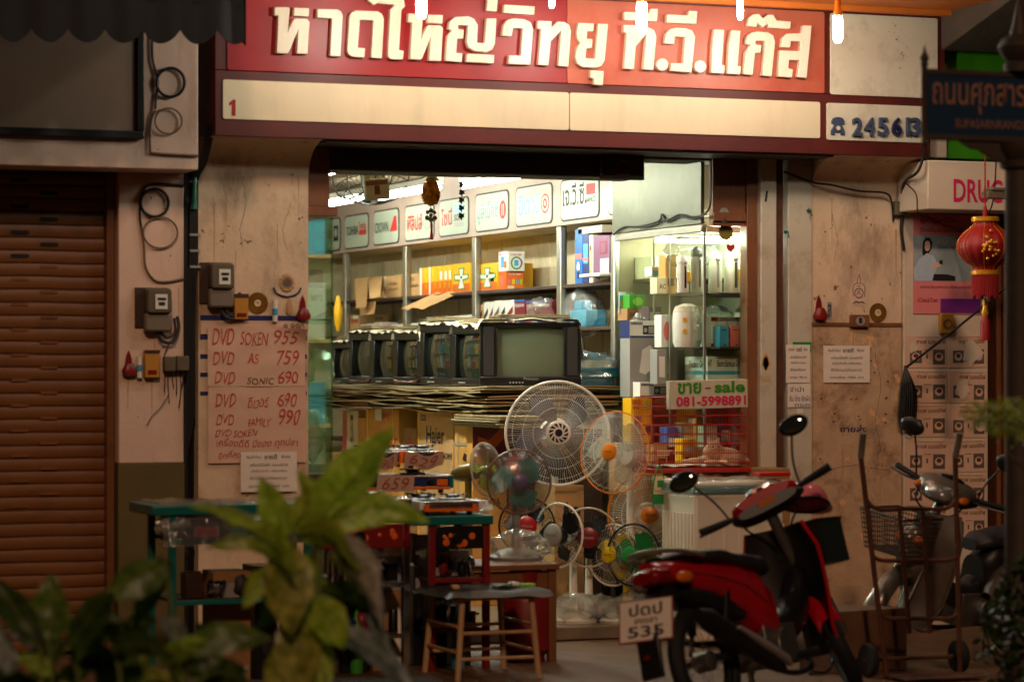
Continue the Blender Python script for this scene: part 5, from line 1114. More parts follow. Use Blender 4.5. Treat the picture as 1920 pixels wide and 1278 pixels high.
# ================================================================== washing machine, cage, cat, sale board
Yw = -.72; a = onY(1303, 905, Yw); b = onY(1470, 905, Yw); zw = a.z
t = T('washing_machine', 'cream twin tub washing machine with ribbed sides under clear film', 'washing machine', ((a.x + b.x) / 2, Yw + .2, FL * 0))
mb = MB(); mb.box((a.x, Yw, .03), (b.x, Yw + .43, zw - .06)); mb.build('body', 'washer', t, .015)
mb = MB()
for i in range(9): mb.box((a.x - .006, Yw + .03 + i * .044, .08), (a.x + .001, Yw + .052 + i * .044, zw - .16))
mb.build('side_ribs', 'washer', t, .003)
mb = MB()
for i in range(6): mb.box((a.x + .08 + i * .085, Yw - .004, .1), (a.x + .09 + i * .085, Yw + .001, zw - .22))
mb.build('front_ribs', 'washer', t, .002)
mb = MB(); mb.box((a.x - .008, Yw - .008, zw - .058), (b.x + .008, Yw + .438, zw - .022)); mb.build('green_band', 'teal_enamel', t, .008)
mb = MB(); mb.box((a.x + .01, Yw + .01, zw - .021), (b.x - .01, Yw + .28, zw)); mb.box((a.x + .0, Yw + .285, zw - .021), (b.x, Yw + .43, zw + .01)); mb.build('lid', 'plastic_white', t, .006)
def wrap(u, v):
    x = a.x - .03 + (b.x - a.x + .06) * u; y = Yw - .03 + .49 * v; z = zw + .014 + .018 * mnoise.noise(V((u * 7, v * 5, 1)))
    e = min(u, 1 - u, v * 1.2); z -= max(0, .06 - e) * 1.3 * (1 + .35 * mnoise.noise(V((u * 6, v * 6, 4)))); return V((x, y, z))
mb = MB(); mb.grid(wrap, 40, 24); mb.build('plastic_wrap', 'film', t, ang=80)
mb = MB(); mb.box((b.x - .16, Yw - .04, zw + .03), (b.x + .02, Yw + .05, zw + .05)); mb.build('red_tag', 'pack_red', t, .004)
mb = MB(); mb.box((1.12, -.20, FL), (1.55, .04, .905)); mb.solo('cage_carton', 'card_dark', 'tall dark carton under the red wire cage', 'box', bevel=.006)
Yc = -.24; a = onY(1226, 886, Yc); b = onY(1404, 744, Yc); dC = .26
t = T('wire_cage', 'red wire cage holding a cream cat below the sale board', 'cage', ((a.x + b.x) / 2, Yc + dC / 2, a.z))
z0, z1_ = a.z, b.z
for nm, P0, dr, L in (('front_grille', V((a.x, Yc, z0)), XR, b.x - a.x), ('back_grille', V((a.x, Yc + dC, z0)), XR, b.x - a.x), ('side_grille', V((a.x, Yc, z0)), V((0, 1, 0)), dC), ('side_grille', V((b.x, Yc, z0)), V((0, 1, 0)), dC)):
    mb = MB(); n = max(4, round(L / .0135))
    for i in range(n + 1): q = P0 + dr * (L * i / n); mb.tube([q, q + V((0, 0, z1_ - z0))], .0011, 4)
    for i in range(9): q = P0 + V((0, 0, (z1_ - z0) * i / 8)); mb.tube([q, q + dr * L], .0028, 5)
    mb.build(nm, 'cage_red', t)
mb = MB()
for i in range(22): x = a.x + (b.x - a.x) * i / 21; mb.tube([(x, Yc, z1_), (x, Yc + dC, z1_)], .0012, 4)
mb.build('top_grille', 'cage_red', t)
mb = MB(); mb.box((a.x - .01, Yc - .012, z0 - .004), (b.x + .01, Yc + dC + .01, z0 + .022)); mb.build('tray', 'cage_red', t, .004)
mb = MB(); mb.grid(lambda u, v: V((a.x + .04 + (b.x - a.x - .06) * u, Yc + .02 + .22 * v, z0 + .034 + .010 * mnoise.noise(V((u * 9, v * 7, 0))))), 24, 10); mb.grid(lambda u, v: V((a.x + .04 + (b.x - a.x - .06) * u, Yc + .02 + .22 * v, z0 + .029 + .010 * mnoise.noise(V((u * 9, v * 7, 0))))), 24, 10); mb.solo('newspaper_bedding', 'paper_white', 'crumpled pale paper under the cat in the cage', 'paper', ang=80)
# long haired cat lying with its head up, one continuous skin grown from joined volumes
def blend(name, balls, vox, mats, parent, **k):
    mb = MB()
    for c, r, *rot in balls: mb.ball(c, r, 16, rot=rot[0] if rot else None)
    o = mb.build(name, mats, parent); m_ = o.modifiers.new('remesh', 'REMESH'); m_.mode = 'VOXEL'; m_.voxel_size = vox; m_.use_smooth_shade = True
    s = o.modifiers.new('smooth', 'SMOOTH'); s.factor = .5; s.iterations = 6; return o
hd = onY(1338, 838, Yc + .09); bd = onY(1362, 860, Yc + .12); zf = z0 + .04; sc = .78
t = T('cat', 'cream long haired cat lying in the red cage and looking out', 'cat', (bd.x, bd.y, zf))
H = hd
balls = [((bd.x, bd.y, bd.z + .008), (.090, .07, .056)), ((bd.x + .06, bd.y + .02, bd.z + .002), (.06, .06, .046)), ((hd.x + .012, hd.y + .02, hd.z - .028), (.066, .055, .050)), (H, (.043, .038, .037)), ((H.x - .004, H.y - .03, H.z - .012), (.020, .018, .014)),
         ((H.x - .03, H.y - .05, zf + .012), (.045, .020, .014)), ((H.x - .065, H.y - .055, zf + .010), (.02, .016, .011)), ((H.x + .03, H.y - .06, zf + .012), (.022, .05, .014)), ((bd.x + .1, bd.y, zf + .015), (.04, .03, .02)),
         ((H.x - .11, H.y - .01, zf + .018), (.055, .025, .018)), ((H.x - .16, H.y + .0, zf + .015), (.04, .02, .014)), ((H.x - .05, H.y + .02, zf + .02), (.06, .03, .02)),
         ((H.x - .028, H.y + .0, H.z + .036), (.012, .008, .020)), ((H.x + .028, H.y + .0, H.z + .036), (.012, .008, .020))]
blend('body', balls, .0055, 'fur', t)
mb = MB()
for s in (-1, 1): mb.ball((H.x - .004 + s * .016, H.y - .034, H.z + .004), .0055, 8)
mb.build('eyes', 'ink_black', t)
mb = MB(); mb.ball((H.x - .004, H.y - .049, H.z - .008), (.006, .004, .004), 8); mb.build('nose', 'fan_pink', t)
# hand lettered sale board
Ys = Yc - .05; A = onY(1256, 769, Ys); Bx = onY(1403, 712, Ys)
t = T('sale_board', 'hand lettered foam board reading sale with a phone number, tied to the cage', 'sign', ((A.x + Bx.x) / 2, Ys, A.z))
w = Bx.x - A.x; h = onY(1403, 765, Ys).z; h = Bx.z - h; rt = Matrix.Rotation(R(-1.2), 3, 'Y'); o = A + V((0, 0, .004)); r = rt @ XR; u = rt @ ZU
mb = MB(); mb.obox(o + r * (w / 2) + u * (h / 2) + V((0, .022, 0)), (w, .044, h), rt); mb.build('board', 'foam', t, .004)
mb = MB(); ln = lambda s, x0, x1, y0, y1, m_: txt(mb, s, o + r * (w * x0) + u * (h * y0) + V((0, -.003, 0)), r, u, w * (x1 - x0), h * (y1 - y0), m_, bold=.03)
ln('ขาย', .10, .40, .54, .92, 0); ln('-', .45, .52, .70, .74, 1); ln('sale', .57, .96, .55, .95, 0); ln('081-5998891', .08, .97, .09, .44, 2)
mb.build('lettering', ['pack_green', 'pack_maroon', 'drug_pink'], t)
# hanging tag by the orange fan
p = onY(1237, 944, -.32); t = T('hanging_tag', 'green and white tag hanging on a green cord beside the cage', 'tag', p)
h = onY(1237, 892, -.32).z - p.z; w = .075
mb = MB(); mb.box((p.x - w / 2, -.322, p.z), (p.x + w / 2, -.318, p.z + h)); mb.build('card', 'pack_cream', t)
mb = MB(); mb.box((p.x - w / 2 - .001, -.3235, p.z), (p.x + w / 2 + .001, -.3225, p.z + h * .35)); mb.box((p.x - w * .2, -.3235, p.z + h * .6), (p.x + w * .3, -.3225, p.z + h * .85)); mb.build('green_print', 'fan_green', t)
mb = MB(); txt(mb, 'Eagle Star', (p.x - w * .4, -.3235, p.z + h * .42), XR, ZU, w * .8, h * .1); mb.build('lettering', 'ink_red', t)
mb = MB(); mb.tube(spline([(p.x - w / 2, -.32, p.z - .02), (p.x - w / 2 - .004, -.325, p.z + h * .5), (p.x - w * .3, -.32, p.z + h + .02), (p.x, -.315, p.z + h + .06)], 5), .004, 6); mb.tube(spline([(p.x + w / 2, -.32, p.z - .02), (p.x + w / 2 + .004, -.325, p.z + h * .5), (p.x, -.315, p.z + h + .06)], 5), .004, 6); mb.build('cord', 'fan_green', t)
# ================================================================== gas stoves and their stands
def burner(mb, c, r, mi=0):
    c = V(c); mb.lathe([(r, 0), (r, .006), (r * .85, .010), (r * .5, .006), (r * .45, .022), (r * .3, .026), (.004, .026)], c, n=20, mi=mi)
    for k in range(5):
        a = 2 * math.pi * k / 5; d = V((math.cos(a), math.sin(a), 0)); mb.obox(c + d * r * .85 + V((0, 0, .022)), (.004, .004, .018)); mb.tube([c + d * r * 1.05 + V((0, 0, .026)), c + d * r * .45 + V((0, 0, .026))], .003, 5)
def stove(lab, xa, xb, yb, yt, Y, zb, front='pack_navy', ends='teal_enamel', d=.34, card=None, knobs=2, group='gas stoves stacked for sale', legs=None):
    a = onY(xa, yb, Y); b = onY(xb, yt, Y); h = max(.05, b.z - a.z); z = zb if zb is not None else a.z; x0, x1 = a.x, b.x
    t = T('gas_stove', lab, 'stove', ((x0 + x1) / 2, Y + d / 2, z), group=group)
    mb = MB(); mb.box((x0 + .02, Y, z + .015), (x1 - .02, Y + d, z + h - .012)); mb.build('body', front, t, .006)
    for x in (x0, x1 - .022): mb = MB(); mb.box((x, Y - .008, z + .006), (x + .022, Y + d, z + h)); mb.build('end_panel', ends, t, .006)
    mb = MB(); mb.box((x0 + .022, Y - .006, z + h - .012), (x1 - .022, Y + d, z + h - .002)); mb.build('top_plate', 'steel', t, .003)
    for s in (.27, .73):
        mb = MB(); burner(mb, (x0 + (x1 - x0) * s, Y + d * .55, z + h - .002), .065); mb.build('burner', 'plastic_black', t)
    for k in range(knobs):
        s = (.22, .78)[k] if knobs == 2 else .5; mb = MB(); mb.lathe([(.020, 0), (.019, .016), (.015, .02)], (x0 + (x1 - x0) * s, Y, z + h * .5), (0, -1, 0), 18); mb.box((x0 + (x1 - x0) * s - .004, Y - .026, z + h * .5 - .016), (x0 + (x1 - x0) * s + .004, Y - .018, z + h * .5 + .016)); mb.build('knob', 'plastic_black', t)
    mb = MB(); mb.box((x0 + .03, Y - .003, z + h * .28), (x0 + (x1 - x0) * .16, Y, z + h * .72)); mb.box((x0 + (x1 - x0) * .84, Y - .003, z + h * .28), (x1 - .03, Y, z + h * .72)); mb.box((x0 + .022, Y - .012, z + .0), (x1 - .022, Y + .001, z + .014)); mb.build('trim', 'pack_orange' if front != 'pack_red' else 'pack_yellow', t, .002)
    for x in (x0 + .05, x1 - .05):
        for y in (Y + .05, Y + d - .05): mb = MB(); mb.lathe([(.014, -.02 if legs is None else legs - z), (.014, .015)], (x, y, z), n=10); mb.build('foot', 'rubber', t)
    return t, x0, x1, z, h
def card_sign(lab, s, xa, xb, yb, yt, Y, curl=.012, m_='paper'):
    a = onY(xa, yb, Y); b = onY(xb, yt, Y); w = b.x - a.x; h = b.z - a.z
    t = T('price_card', lab, 'price card', ((a.x + b.x) / 2, Y, a.z), group='handwritten price cards on the stoves')
    f = lambda u, v, e=0: V((a.x + w * u, Y - .02 * v + e, a.z + h * v + curl * math.sin(u * 8)))
    mb = MB(); mb.grid(f, 14, 3); mb.grid(lambda u, v: f(u, v, .002), 14, 3); mb.build('card', m_, t)
    mb = MB(); vs, fs, _ = text_mesh(s, -.012, .25); mb.add([f(.14 + .72 * x, .15 + .7 * y, -.003) for x, y in vs], fs); mb.build('lettering', 'marker_red', t)
Yq = -.62
zs = {}
q = onY(750, 973, -.95).z
# long bench behind carrying the stack
a = onY(632, 962, -.75); b = onY(876, 962, -.75)
t = T('steel_bench', 'low steel bench carrying the stacked stoves', 'bench', ((a.x + b.x) / 2, -.55, 0))
mb = MB(); mb.box((a.x, -.78, a.z - .03), (b.x, -.34, a.z - .005)); mb.build('top', 'steel', t, .003)
for x in (a.x + .03, b.x - .03):
    for y in (-.74, -.38): mb = MB(); mb.box((x - .014, y - .014, 0), (x + .014, y + .014, a.z - .031)); mb.build('leg', 'alu', t)
_, x0, x1, z, h = stove('wide teal stove at the bottom of the stack', 640, 873, 960, 934, -.78, a.z - .0, front='teal_enamel', d=.40)
_, x0, x1, z2_, h2 = stove('navy fronted stove with the 659 card', 655, 850, 925, 895, -.72, z + h + .052, front='pack_navy', d=.36)
zz = z2_ + h2 + .052
stove('small orange ended stove at the left of the stack top', 688, 756, 878, 852, -.66, zz, front='plastic_black', ends='pack_orange', d=.30, knobs=1)
stove('small orange ended stove at the right of the stack top', 758, 831, 878, 852, -.66, zz, front='plastic_black', ends='pack_orange', d=.30, knobs=1)
card_sign('curled card reading 590 on the left stove of the stack top', '590', 690, 744, 878, 853, -.70)
card_sign('curled card reading 629 on the right stove of the stack top', '629', 757, 829, 877, 850, -.70)
card_sign('flat card reading 659 on the navy stove', '659', 706, 775, 922, 890, -.76, 0)
def stand(lab, xa, xb, yt, Y, d, m_top, m_leg, shelf=True, apron=None, rail_y=None):
    a = onY(xa, yt, Y); b = onY(xb, yt, Y); z = a.z
    t = T('stove_stand', lab, 'stand', ((a.x + b.x) / 2, Y + d / 2, 0))
    mb = MB(); mb.box((a.x, Y, z - .045), (b.x, Y + d, z)); mb.build('top', m_top, t, .006)
    for x in (a.x + .10, b.x - .03):
        for y in (Y + .03, Y + d - .03): mb = MB(); mb.box((x - .016, y - .016, 0), (x + .016, y + .016, z - .046)); mb.build('leg', m_leg, t, .002)
    for zz in rail_y or (.18, .42):
        for y0_ in (Y + .02, Y + d - .032):
            mb = MB(); mb.box((a.x + .117, y0_, zz), (b.x - .047, y0_ + .012, zz + .022)); mb.build('rail', m_leg, t, .002)
    for zz in (rail_y or (.18, .42)):
        mb = MB(); mb.box((a.x + .118, Y + .034, zz + .004), (b.x - .048, Y + d - .034, zz + .018)); mb.build('shelf', 'wood_dark', t)
    if apron:
        mb = MB(); mb.box((a.x + .117, Y + .012, z - .16), (b.x - .047, Y + .02, z - .05)); ap = mb.build('apron', apron, t, .003)
        mb = MB(); c = (a.x + b.x) / 2; mb.lathe([(.026, 0), (.024, .02)], (c + .02, Y + .01, z - .105), (0, -1, 0), 18); mb.build('knob', 'plastic_black', ap)
        mb = MB(); rnd = random.Random(lab)
        for k in range(7): mb = MB(); mb.lathe([(rnd.uniform(.006, .02), 0), (.004, .003)], (a.x + .16 + (b.x - a.x - .25) * rnd.random(), Y + .011, z - .105 + rnd.uniform(-.035, .035)), (0, -1, 0), 9); mb.build('flower_print', 'pack_orange', ap)

    return t, a, b, z
t, a, b, z = stand('teal metal stand wrapped in clear film at the left', 285, 592, 948, -1.62, .45, 'teal_enamel', 'teal_enamel', rail_y=(.38, .66))
mb = MB(); mb.grid(lambda u, v: V((a.x + .05 + (b.x - a.x - .02) * u, -1.64 + .5 * v, z + .008 - max(0, .12 - v) * 1.6 + .012 * mnoise.noise(V((u * 12, v * 6, 2))))), 50, 18); mb.build('plastic_wrap', 'film', t, ang=80)
t, a, b, z = stand('steel topped stand with a red flowered front panel', 560, 776, 966, -1.45, .46, 'steel', 'chrome', apron='gas_red')
stove('steel topped stove on the red fronted stand', 592, 772, 965, 951, -1.40, z + .02, front='steel', ends='steel', d=.38, knobs=0, group='gas stoves on stands')
t, a, b, z = stand('teal topped stand with a fruit printed front panel', 776, 926, 968, -1.28, .46, 'teal_enamel', 'gas_red', apron='plastic_black')
mb = MB(); mb.grid(lambda u, v: V((a.x + .04 + .34 * u, -1.22 + .36 * v, z + .02 + .030 * abs(mnoise.noise(V((u * 5, v * 5, 7)))))), 26, 16); mb.solo('foil_bag', 'film_thick', 'crumpled shiny wrapping on the teal topped stand', 'wrapping', ang=80)
p = onY(905, 960, -1.1); bag('film_scrap', 'small crumpled film at the right end of the teal stand', 'wrapping', (p.x, -1.05, z + .03), (.06, .08, .035), 'film_thick', jit=.6)
stove('pale stove on the teal topped stand', 786, 905, 968, 950, -1.24, z + .02, front='steel', ends='pack_white', d=.34, knobs=0, group='gas stoves on stands')
# low things under the stands
for i, (xa, xb, yt, m_, lab, Y) in enumerate([(800, 838, 1005, 'ink_black', 'black open box under the teal topped stand', -1.1), (845, 880, 1030, 'plastic_white', 'white ribbed appliance under the teal topped stand', -1.05), (640, 690, 1015, 'plastic_black', 'dark appliance under the red fronted stand', -1.2), (700, 760, 1040, 'card_dark', 'low brown carton under the red fronted stand', -1.2), (400, 470, 1070, 'card_dark', 'brown carton on the ground under the teal stand', -1.45)]):
    a_ = onY(xa, 1200, Y); b_ = onY(xb, yt, Y); carton('stored_box', lab, 'box', (a_.x, Y, .002), (b_.x, Y + .2, b_.z), m_, fy=[('r', .1, .7, .9, .9, 'plastic_grey')])
for i, px in enumerate((660, 738, 850)):
    p = onY(px, 1180, -1.15); mb = MB(); mb.lathe([(.03, 0), (.032, .02), (.032, .22), (.012, .27), (.012, .31)], (p.x, -1.22, .001), n=14); mb.solo('bottle', ['pack_green', 'plastic_white', 'pack_lblue'][i], ['green bottle under the red fronted stand', 'pale bottle between the stands', 'blue bottle beside the stool'][i], 'bottle')
# ------------------------------------------------------------------ wooden bench with the teal fan, gas cylinder, stool
a = onY(868, 1044, -1.08); b = onY(1050, 1044, -1.08)
t = T('wooden_bench', 'low wooden bench under the film covered teal fan', 'bench', ((a.x + b.x) / 2, -.85, 0))
mb = MB(); mb.box((a.x, -1.08, .455), (b.x, -.60, .484)); mb.build('top', 'wood_warm', t, .005)
for x in (a.x + .03, b.x - .03):
    for y in (-1.04, -.64): mb = MB(); mb.box((x - .02, y - .02, 0), (x + .02, y + .02, .454)); mb.build('leg', 'wood_warm', t, .003)
mb = MB(); mb.box((a.x + .051, -1.05, .36), (b.x - .051, -1.03, .45)); mb.build('apron', 'wood_warm', t, .003)
p = onY(990, 1230, -1.02); c = V((p.x, -.98, 0)); t = T('gas_cylinder', 'dark red gas cylinder standing behind the wooden stool', 'gas cylinder', c)
r = .125
mb = MB(); mb.lathe([(r * .8, .0), (r * .8, .03), (r, .06), (r, .30), (r * .85, .36), (r * .4, .40), (.02, .405)], c, n=26); mb.build('tank', 'gas_red', t)
mb = MB(); mb.lathe([(r * .62, .37), (r * .66, .47), (r * .6, .47), (r * .58, .38)], c, n=22); mb.build('collar', 'gas_red', t)
mb = MB(); mb.lathe([(.015, .40), (.015, .44), (.028, .44), (.028, .455)], c, n=12); mb.build('valve', 'gold', t)
n_ = onY(863, 1118, -1.72); e = onY(1000, 1118, -1.72); zt = n_.z
t = T('stool', 'bare wooden stool draped with a black plastic sheet', 'stool', ((n_.x + e.x) / 2, -1.50, 0))
D = .42
mb = MB(); mb.box((n_.x - .02, -1.74, zt - .02), (e.x + .02, -1.72 + D + .02, zt)); mb.build('seat', 'wood_pale', t, .005)
for x in (n_.x, e.x):
    for y in (-1.72, -1.72 + D):
        s = 1 if x > n_.x + .01 else -1; k = 1 if y > -1.7 else -1
        mb = MB(); mb.tube([(x + s * .02, y + k * .02, .0), (x - s * .01, y, zt - .021)], .015, 8); mb.build('leg', 'wood_pale', t)
for zz in (.10, .22):
    for y in (-1.725, -1.715 + D): mb = MB(); mb.tube([(n_.x - .014, y, zz), (e.x + .014, y, zz)], .009, 7); mb.build('rung', 'wood_pale', t)
    for x in (n_.x - .01, e.x + .01): mb = MB(); mb.tube([(x, -1.72, zz + .03), (x, -1.72 + D, zz + .03)], .009, 7); mb.build('rung', 'wood_pale', t)
def shf(u, v): return V((n_.x - .09 + (e.x - n_.x + .17) * u, -1.78 + .5 * v, zt + .022 + .014 * mnoise.noise(V((u * 5, v * 4, 3))) - max(0, .10 - min(u, v)) * .25))
mb = MB(); mb.grid(shf, 30, 20); mb.grid(lambda u, v: shf(u, v) + V((0, 0, -.003)), 30, 20); mb.solo('plastic_sheet', 'plastic_black', 'black plastic sheet spread over the wooden stool', 'sheet', ang=80)
for i, (u, v, m_) in enumerate([(.70, .45, 'steel'), (.82, .55, 'plastic_white'), (.9, .4, 'pack_lime'), (.6, .3, 'steel'), (.25, .5, 'card')]):
    c = shf(u, v); mb = MB(); mb.obox(c + V((0, 0, .012)), (.07, .035, .018), Matrix.Rotation(.5 + i, 3, 'Z')); mb.solo('small_part', m_, ['steel part on the black sheet nearest the middle', 'white part on the black sheet', 'lime green part on the black sheet', 'steel part near the front edge of the black sheet', 'brown cardboard scrap on the black sheet'][i], 'part', bevel=.004)

# dark clutter under and between the stands
for i, (xa, xb, yt, yb, Y, m_, lab) in enumerate([(478, 520, 1060, 1180, -1.3, 'plastic_black', 'black appliance on the ground behind the tall plant'), (596, 636, 1080, 1200, -1.25, 'soffit_dark', 'dark box left of the low brown carton'), (840, 872, 1090, 1180, -.9, 'wood_dark', 'dark wooden box behind the stool'), (775, 800, 1060, 1190, -1.0, 'plastic_black', 'narrow black appliance between the two stands')]):
    a_ = onY(xa, yb, Y); b_ = onY(xb, yt, Y); carton('stored_box', lab, 'box', (a_.x, Y, .002), (b_.x, Y + .22, b_.z), m_, fy=[('r', .15, .75, .85, .88, 'plastic_grey'), ('c', .5, .4, .25, .2, 'ink_black')])
for i, (px, py, Y, rr, lab) in enumerate([(690, 1050, -1.28, .07, 'crumpled clear wrapping under the red fronted stand'), (820, 1035, -1.05, .07, 'crumpled clear wrapping under the teal topped stand'), (430, 1000, -1.4, .09, 'crumpled clear wrapping hanging in the teal stand'), (330, 985, -1.55, .07, 'crumpled clear wrapping at the left of the teal stand')]):
    p = onY(px, py, Y); bag('film_scrap', lab, 'wrapping', p, (rr * 1.3, rr, rr * .7), 'film_thick', jit=.6)
for i, (px, py, Y, lab) in enumerate([(840, 955, -.95, 'steel burner cap on the teal topped stand'), (700, 950, -1.2, 'steel pan ring on the red fronted stand'), (655, 948, -1.22, 'second steel pan ring beside the first')]):
    p = onY(px, py, Y); mb = MB(); mb.lathe([(.05, 0), (.06, .012), (.045, .02), (.02, .02)], p + V((0, 0, .03)), n=20); mb.solo('burner_ring', 'steel', lab, 'burner')

rnd = random.Random(14)
def shelf_goods(name, xa, xb, Y, zs, n):
    a_ = onY(xa, 1000, Y).x; b_ = onY(xb, 1000, Y).x
    for zi, z in enumerate(zs):
        for i in range(n):
            x = a_ + (b_ - a_) * (i + .5) / n; w = (b_ - a_) / n * .42; h = rnd.uniform(.07, .16); kd = rnd.choice(['pan', 'tin', 'box', 'parcel']); m_ = rnd.choice(['steel', 'plastic_black', 'ink_black', 'pack_maroon', 'wood_dark', 'pack_navy'])
            col = dict(steel='steel', plastic_black='black', ink_black='matt black', pack_maroon='maroon', wood_dark='dark brown', pack_navy='navy')[m_]
            lab = '%s %s, %s on the %s shelf of the %s' % (col, kd, ['leftmost', 'second', 'third', 'fourth', 'fifth'][i], ['lower', 'upper'][zi], name)
            mb = MB(); c = V((x, Y + rnd.uniform(.08, .2), z + .0195)); w = min(w, .075)
            if kd == 'pan': mb.lathe([(w * .8, 0), (w, .01), (w, h * .6), (w * 1.05, h * .62), (w * .95, h * .6), (w * .9, .02), (.002, .015)], c, n=18); mb.tube([c + V((0, -w, h * .5)), c + V((0, -w - .07, h * .58))], .007, 6)
            elif kd == 'tin': mb.lathe([(w * .7, 0), (w * .72, .004), (w * .7, h), (w * .6, h + .008), (.002, h + .01)], c, n=18)
            elif kd == 'box': mb.obox(c + V((0, 0, h / 2)), (w * 1.7, w * 1.4, h), Matrix.Rotation(rnd.uniform(-.3, .3), 3, 'Z')); mb.obox(c + V((0, 0, h + .004)), (w * 1.74, w * .5, .008))
            else: mb.ball(c + V((0, 0, h * .4)), (w, w * .8, h * .42), 12, jit=.4)
            mb.solo(kd, m_, lab, kd, 'small goods on the stand shelves', bevel=.003 if kd == 'box' else 0)
shelf_goods('red fronted stand', 628, 770, -1.40, (.18, .42), 5)
shelf_goods('teal topped stand', 838, 912, -1.24, (.18, .42), 4)
shelf_goods('film wrapped teal stand', 350, 580, -1.56, (.38,), 5)
a_ = onY(335, 1000, -1.63); b_ = onY(582, 1000, -1.63); z_ = onY(335, 968, -1.63).z
carton('drawer_box', 'dark drawer box under the top of the film wrapped teal stand', 'box', (a_.x + .02, -1.60, z_ - .13), (b_.x - .02, -1.22, z_ - .012), 'plastic_black', fy=[('r', .1, .3, .3, .7, 'pack_maroon'), ('r', .4, .35, .62, .6, 'teal_enamel'), ('c', .8, .5, .03, .15, 'lens_red')])  # maroon patch and red disc painted on as glints in the film
# ================================================================== things fixed to the left shophouse
Yf = -.305
p0 = onY(-60, 250, Yf); p1 = onY(268, 262, Yf)
t = T('framed_panel', 'blank grey board in a black frame on the pink fascia', 'board', (p1.x - .5, Yf, p1.z))
mb = MB(); mb.box((p0.x - .6, Yf - .02, p1.z + .04), (p1.x - .04, Yf, 3.35)); mb.build('board', 'grey_panel', t)
mb = MB(); mb.box((p0.x - .6, Yf - .035, p1.z), (p1.x, Yf, p1.z + .04)); mb.box((p1.x - .04, Yf - .035, p1.z + .041), (p1.x, Yf, 3.4)); mb.build('frame', 'black_paint', t, .006)
def coil(lab, Y, path, rings_, col):
    mb = MB(); mb.tube(spline([onY(x, y, Y) for x, y in path], 5), .0065, 6)
    for (cx, cy, rx, ry, r, th) in rings_: mb.tube([onY(cx + rx * math.cos(a * math.pi / 20), cy + ry * math.sin(a * math.pi / 20), Y - .006) for a in range(40)], th, 6, closed=True)
    return mb.solo('cable_loop', col, lab, 'cable')
coil('dark upper cable loop clipped to the pink fascia', Yf - .006, [(286, 60), (286, 110), (296, 150), (293, 180), (291, 205)], [(320, 155, 26, 27, 0, .008)], 'cable_black')
coil('pale lower cable loop on the pink fascia running to its corner', Yf - .006, [(291, 208), (283, 230), (282, 280), (290, 287), (330, 290), (372, 292)], [(316, 227, 25, 24, 0, .005)], 'cable_grey')
coil('dark cable loop at the top of the left pillar', -.008, [(345, 348), (320, 346), (285, 345), (267, 360), (262, 400), (266, 432)], [(290, 380, 26, 26, 0, .008)], 'cable_black')
coil('pale cable loop below the dark one on the left pillar', -.008, [(264, 425), (270, 460), (273, 500), (290, 525), (315, 528), (345, 522)], [(301, 436, 32, 29, 0, .005)], 'cable_grey')
def meter(lab, x0, y0, x1, y1, Y, board=True):
    """x0..y1 is the grey housing in the photograph"""
    a = onY(x0, y1, Y); b = onY(x1, y0, Y); w = b.x - a.x; h = b.z - a.z
    t = T('electric_meter', lab, 'electric meter', (a.x + w / 2, Y, a.z), group='electric meters on the pillars')
    if board:
        mb = MB(); mb.box((a.x - w * .28, Y - .012, a.z + h * .10), (b.x - w * .02, Y, b.z + .004)); mb.build('backboard', 'wood_dark', t, .003)
    mb = MB(); mb.prism(rrect(a.x + w * .05, a.z + h * .42, b.x, b.z, .018, Y - .085), (0, .073, 0)); mb.build('housing', 'meter_grey', t, .01)
    mb = MB(); mb.prism(rrect(a.x, a.z, b.x + w * .03, a.z + h * .44, .02, Y - .065), (0, .053, 0)); mb.build('terminal_cover', 'meter_cover', t, .012)
    mb = MB(); mb.box((a.x + w * .36, Y - .089, a.z + h * .52), (a.x + w * .82, Y - .0855, a.z + h * .86)); f = mb.build('dial_plate', 'pack_white', t)
    mb = MB(); mb.box((a.x + w * .44, Y - .0905, a.z + h * .72), (a.x + w * .76, Y - .0892, a.z + h * .78)); mb.box((a.x + w * .48, Y - .0905, a.z + h * .60), (a.x + w * .72, Y - .0892, a.z + h * .68)); mb.build('dial_marks', 'ink_black', f)
    mb = MB(); mb.tube(spline([(a.x + w * .5, Y - .03, a.z + .01), (a.x + w * .7, Y - .04, a.z - .045), (b.x + .02, Y - .03, a.z - .05), (b.x + .05, Y - .02, a.z + .02), (b.x + .045, Y - .012, a.z + .08)], 6), .008, 7); mb.tube(spline([(a.x + w * .6, Y - .03, a.z + .01), (a.x + w * .9, Y - .04, a.z - .03), (b.x + .03, Y - .025, a.z + .0), (b.x + .03, Y - .012, a.z + .07)], 6), .007, 7); mb.build('cable', 'cable_black', t)
meter('electric meter on a dark board on the left pink pillar', 266, 541, 315, 622, -.001)
meter('electric meter at the left edge of the tan pillar', 386, 494, 432, 577, -.001)
def incense(lab, px, py0, py1, Y, m_='gas_red'):
    a = onY(px, py1, Y); b = onY(px, py0, Y); h = b.z - a.z
    t = T('incense_holder', lab, 'holder', a, group='red incense holders on the pillars')
    mb = MB(); mb.lathe([(.004, 0), (h * .26, .01), (h * .30, h * .22), (h * .20, h * .42), (h * .14, h * .5)], (a.x, Y - .022, a.z), n=16, sy=.6); mb.build('cup', m_, t)
    mb = MB(); mb.prism([(a.x - h * .14, Y - .004, a.z + h * .45), (a.x + h * .14, Y - .004, a.z + h * .45), (a.x + h * .1, Y - .004, a.z + h * .75), (a.x, Y - .004, a.z + h), (a.x - h * .1, Y - .004, a.z + h * .75)], (0, .004, 0)); mb.build('back_plate', m_, t)
incense('red incense holder on the left pink pillar', 241, 656, 706, -.002)
incense('red incense holder at the right edge of the tan pillar', 567, 553, 602, -.002)
incense('red incense holder on the right wall panel', 1535, 552, 602, -.002)
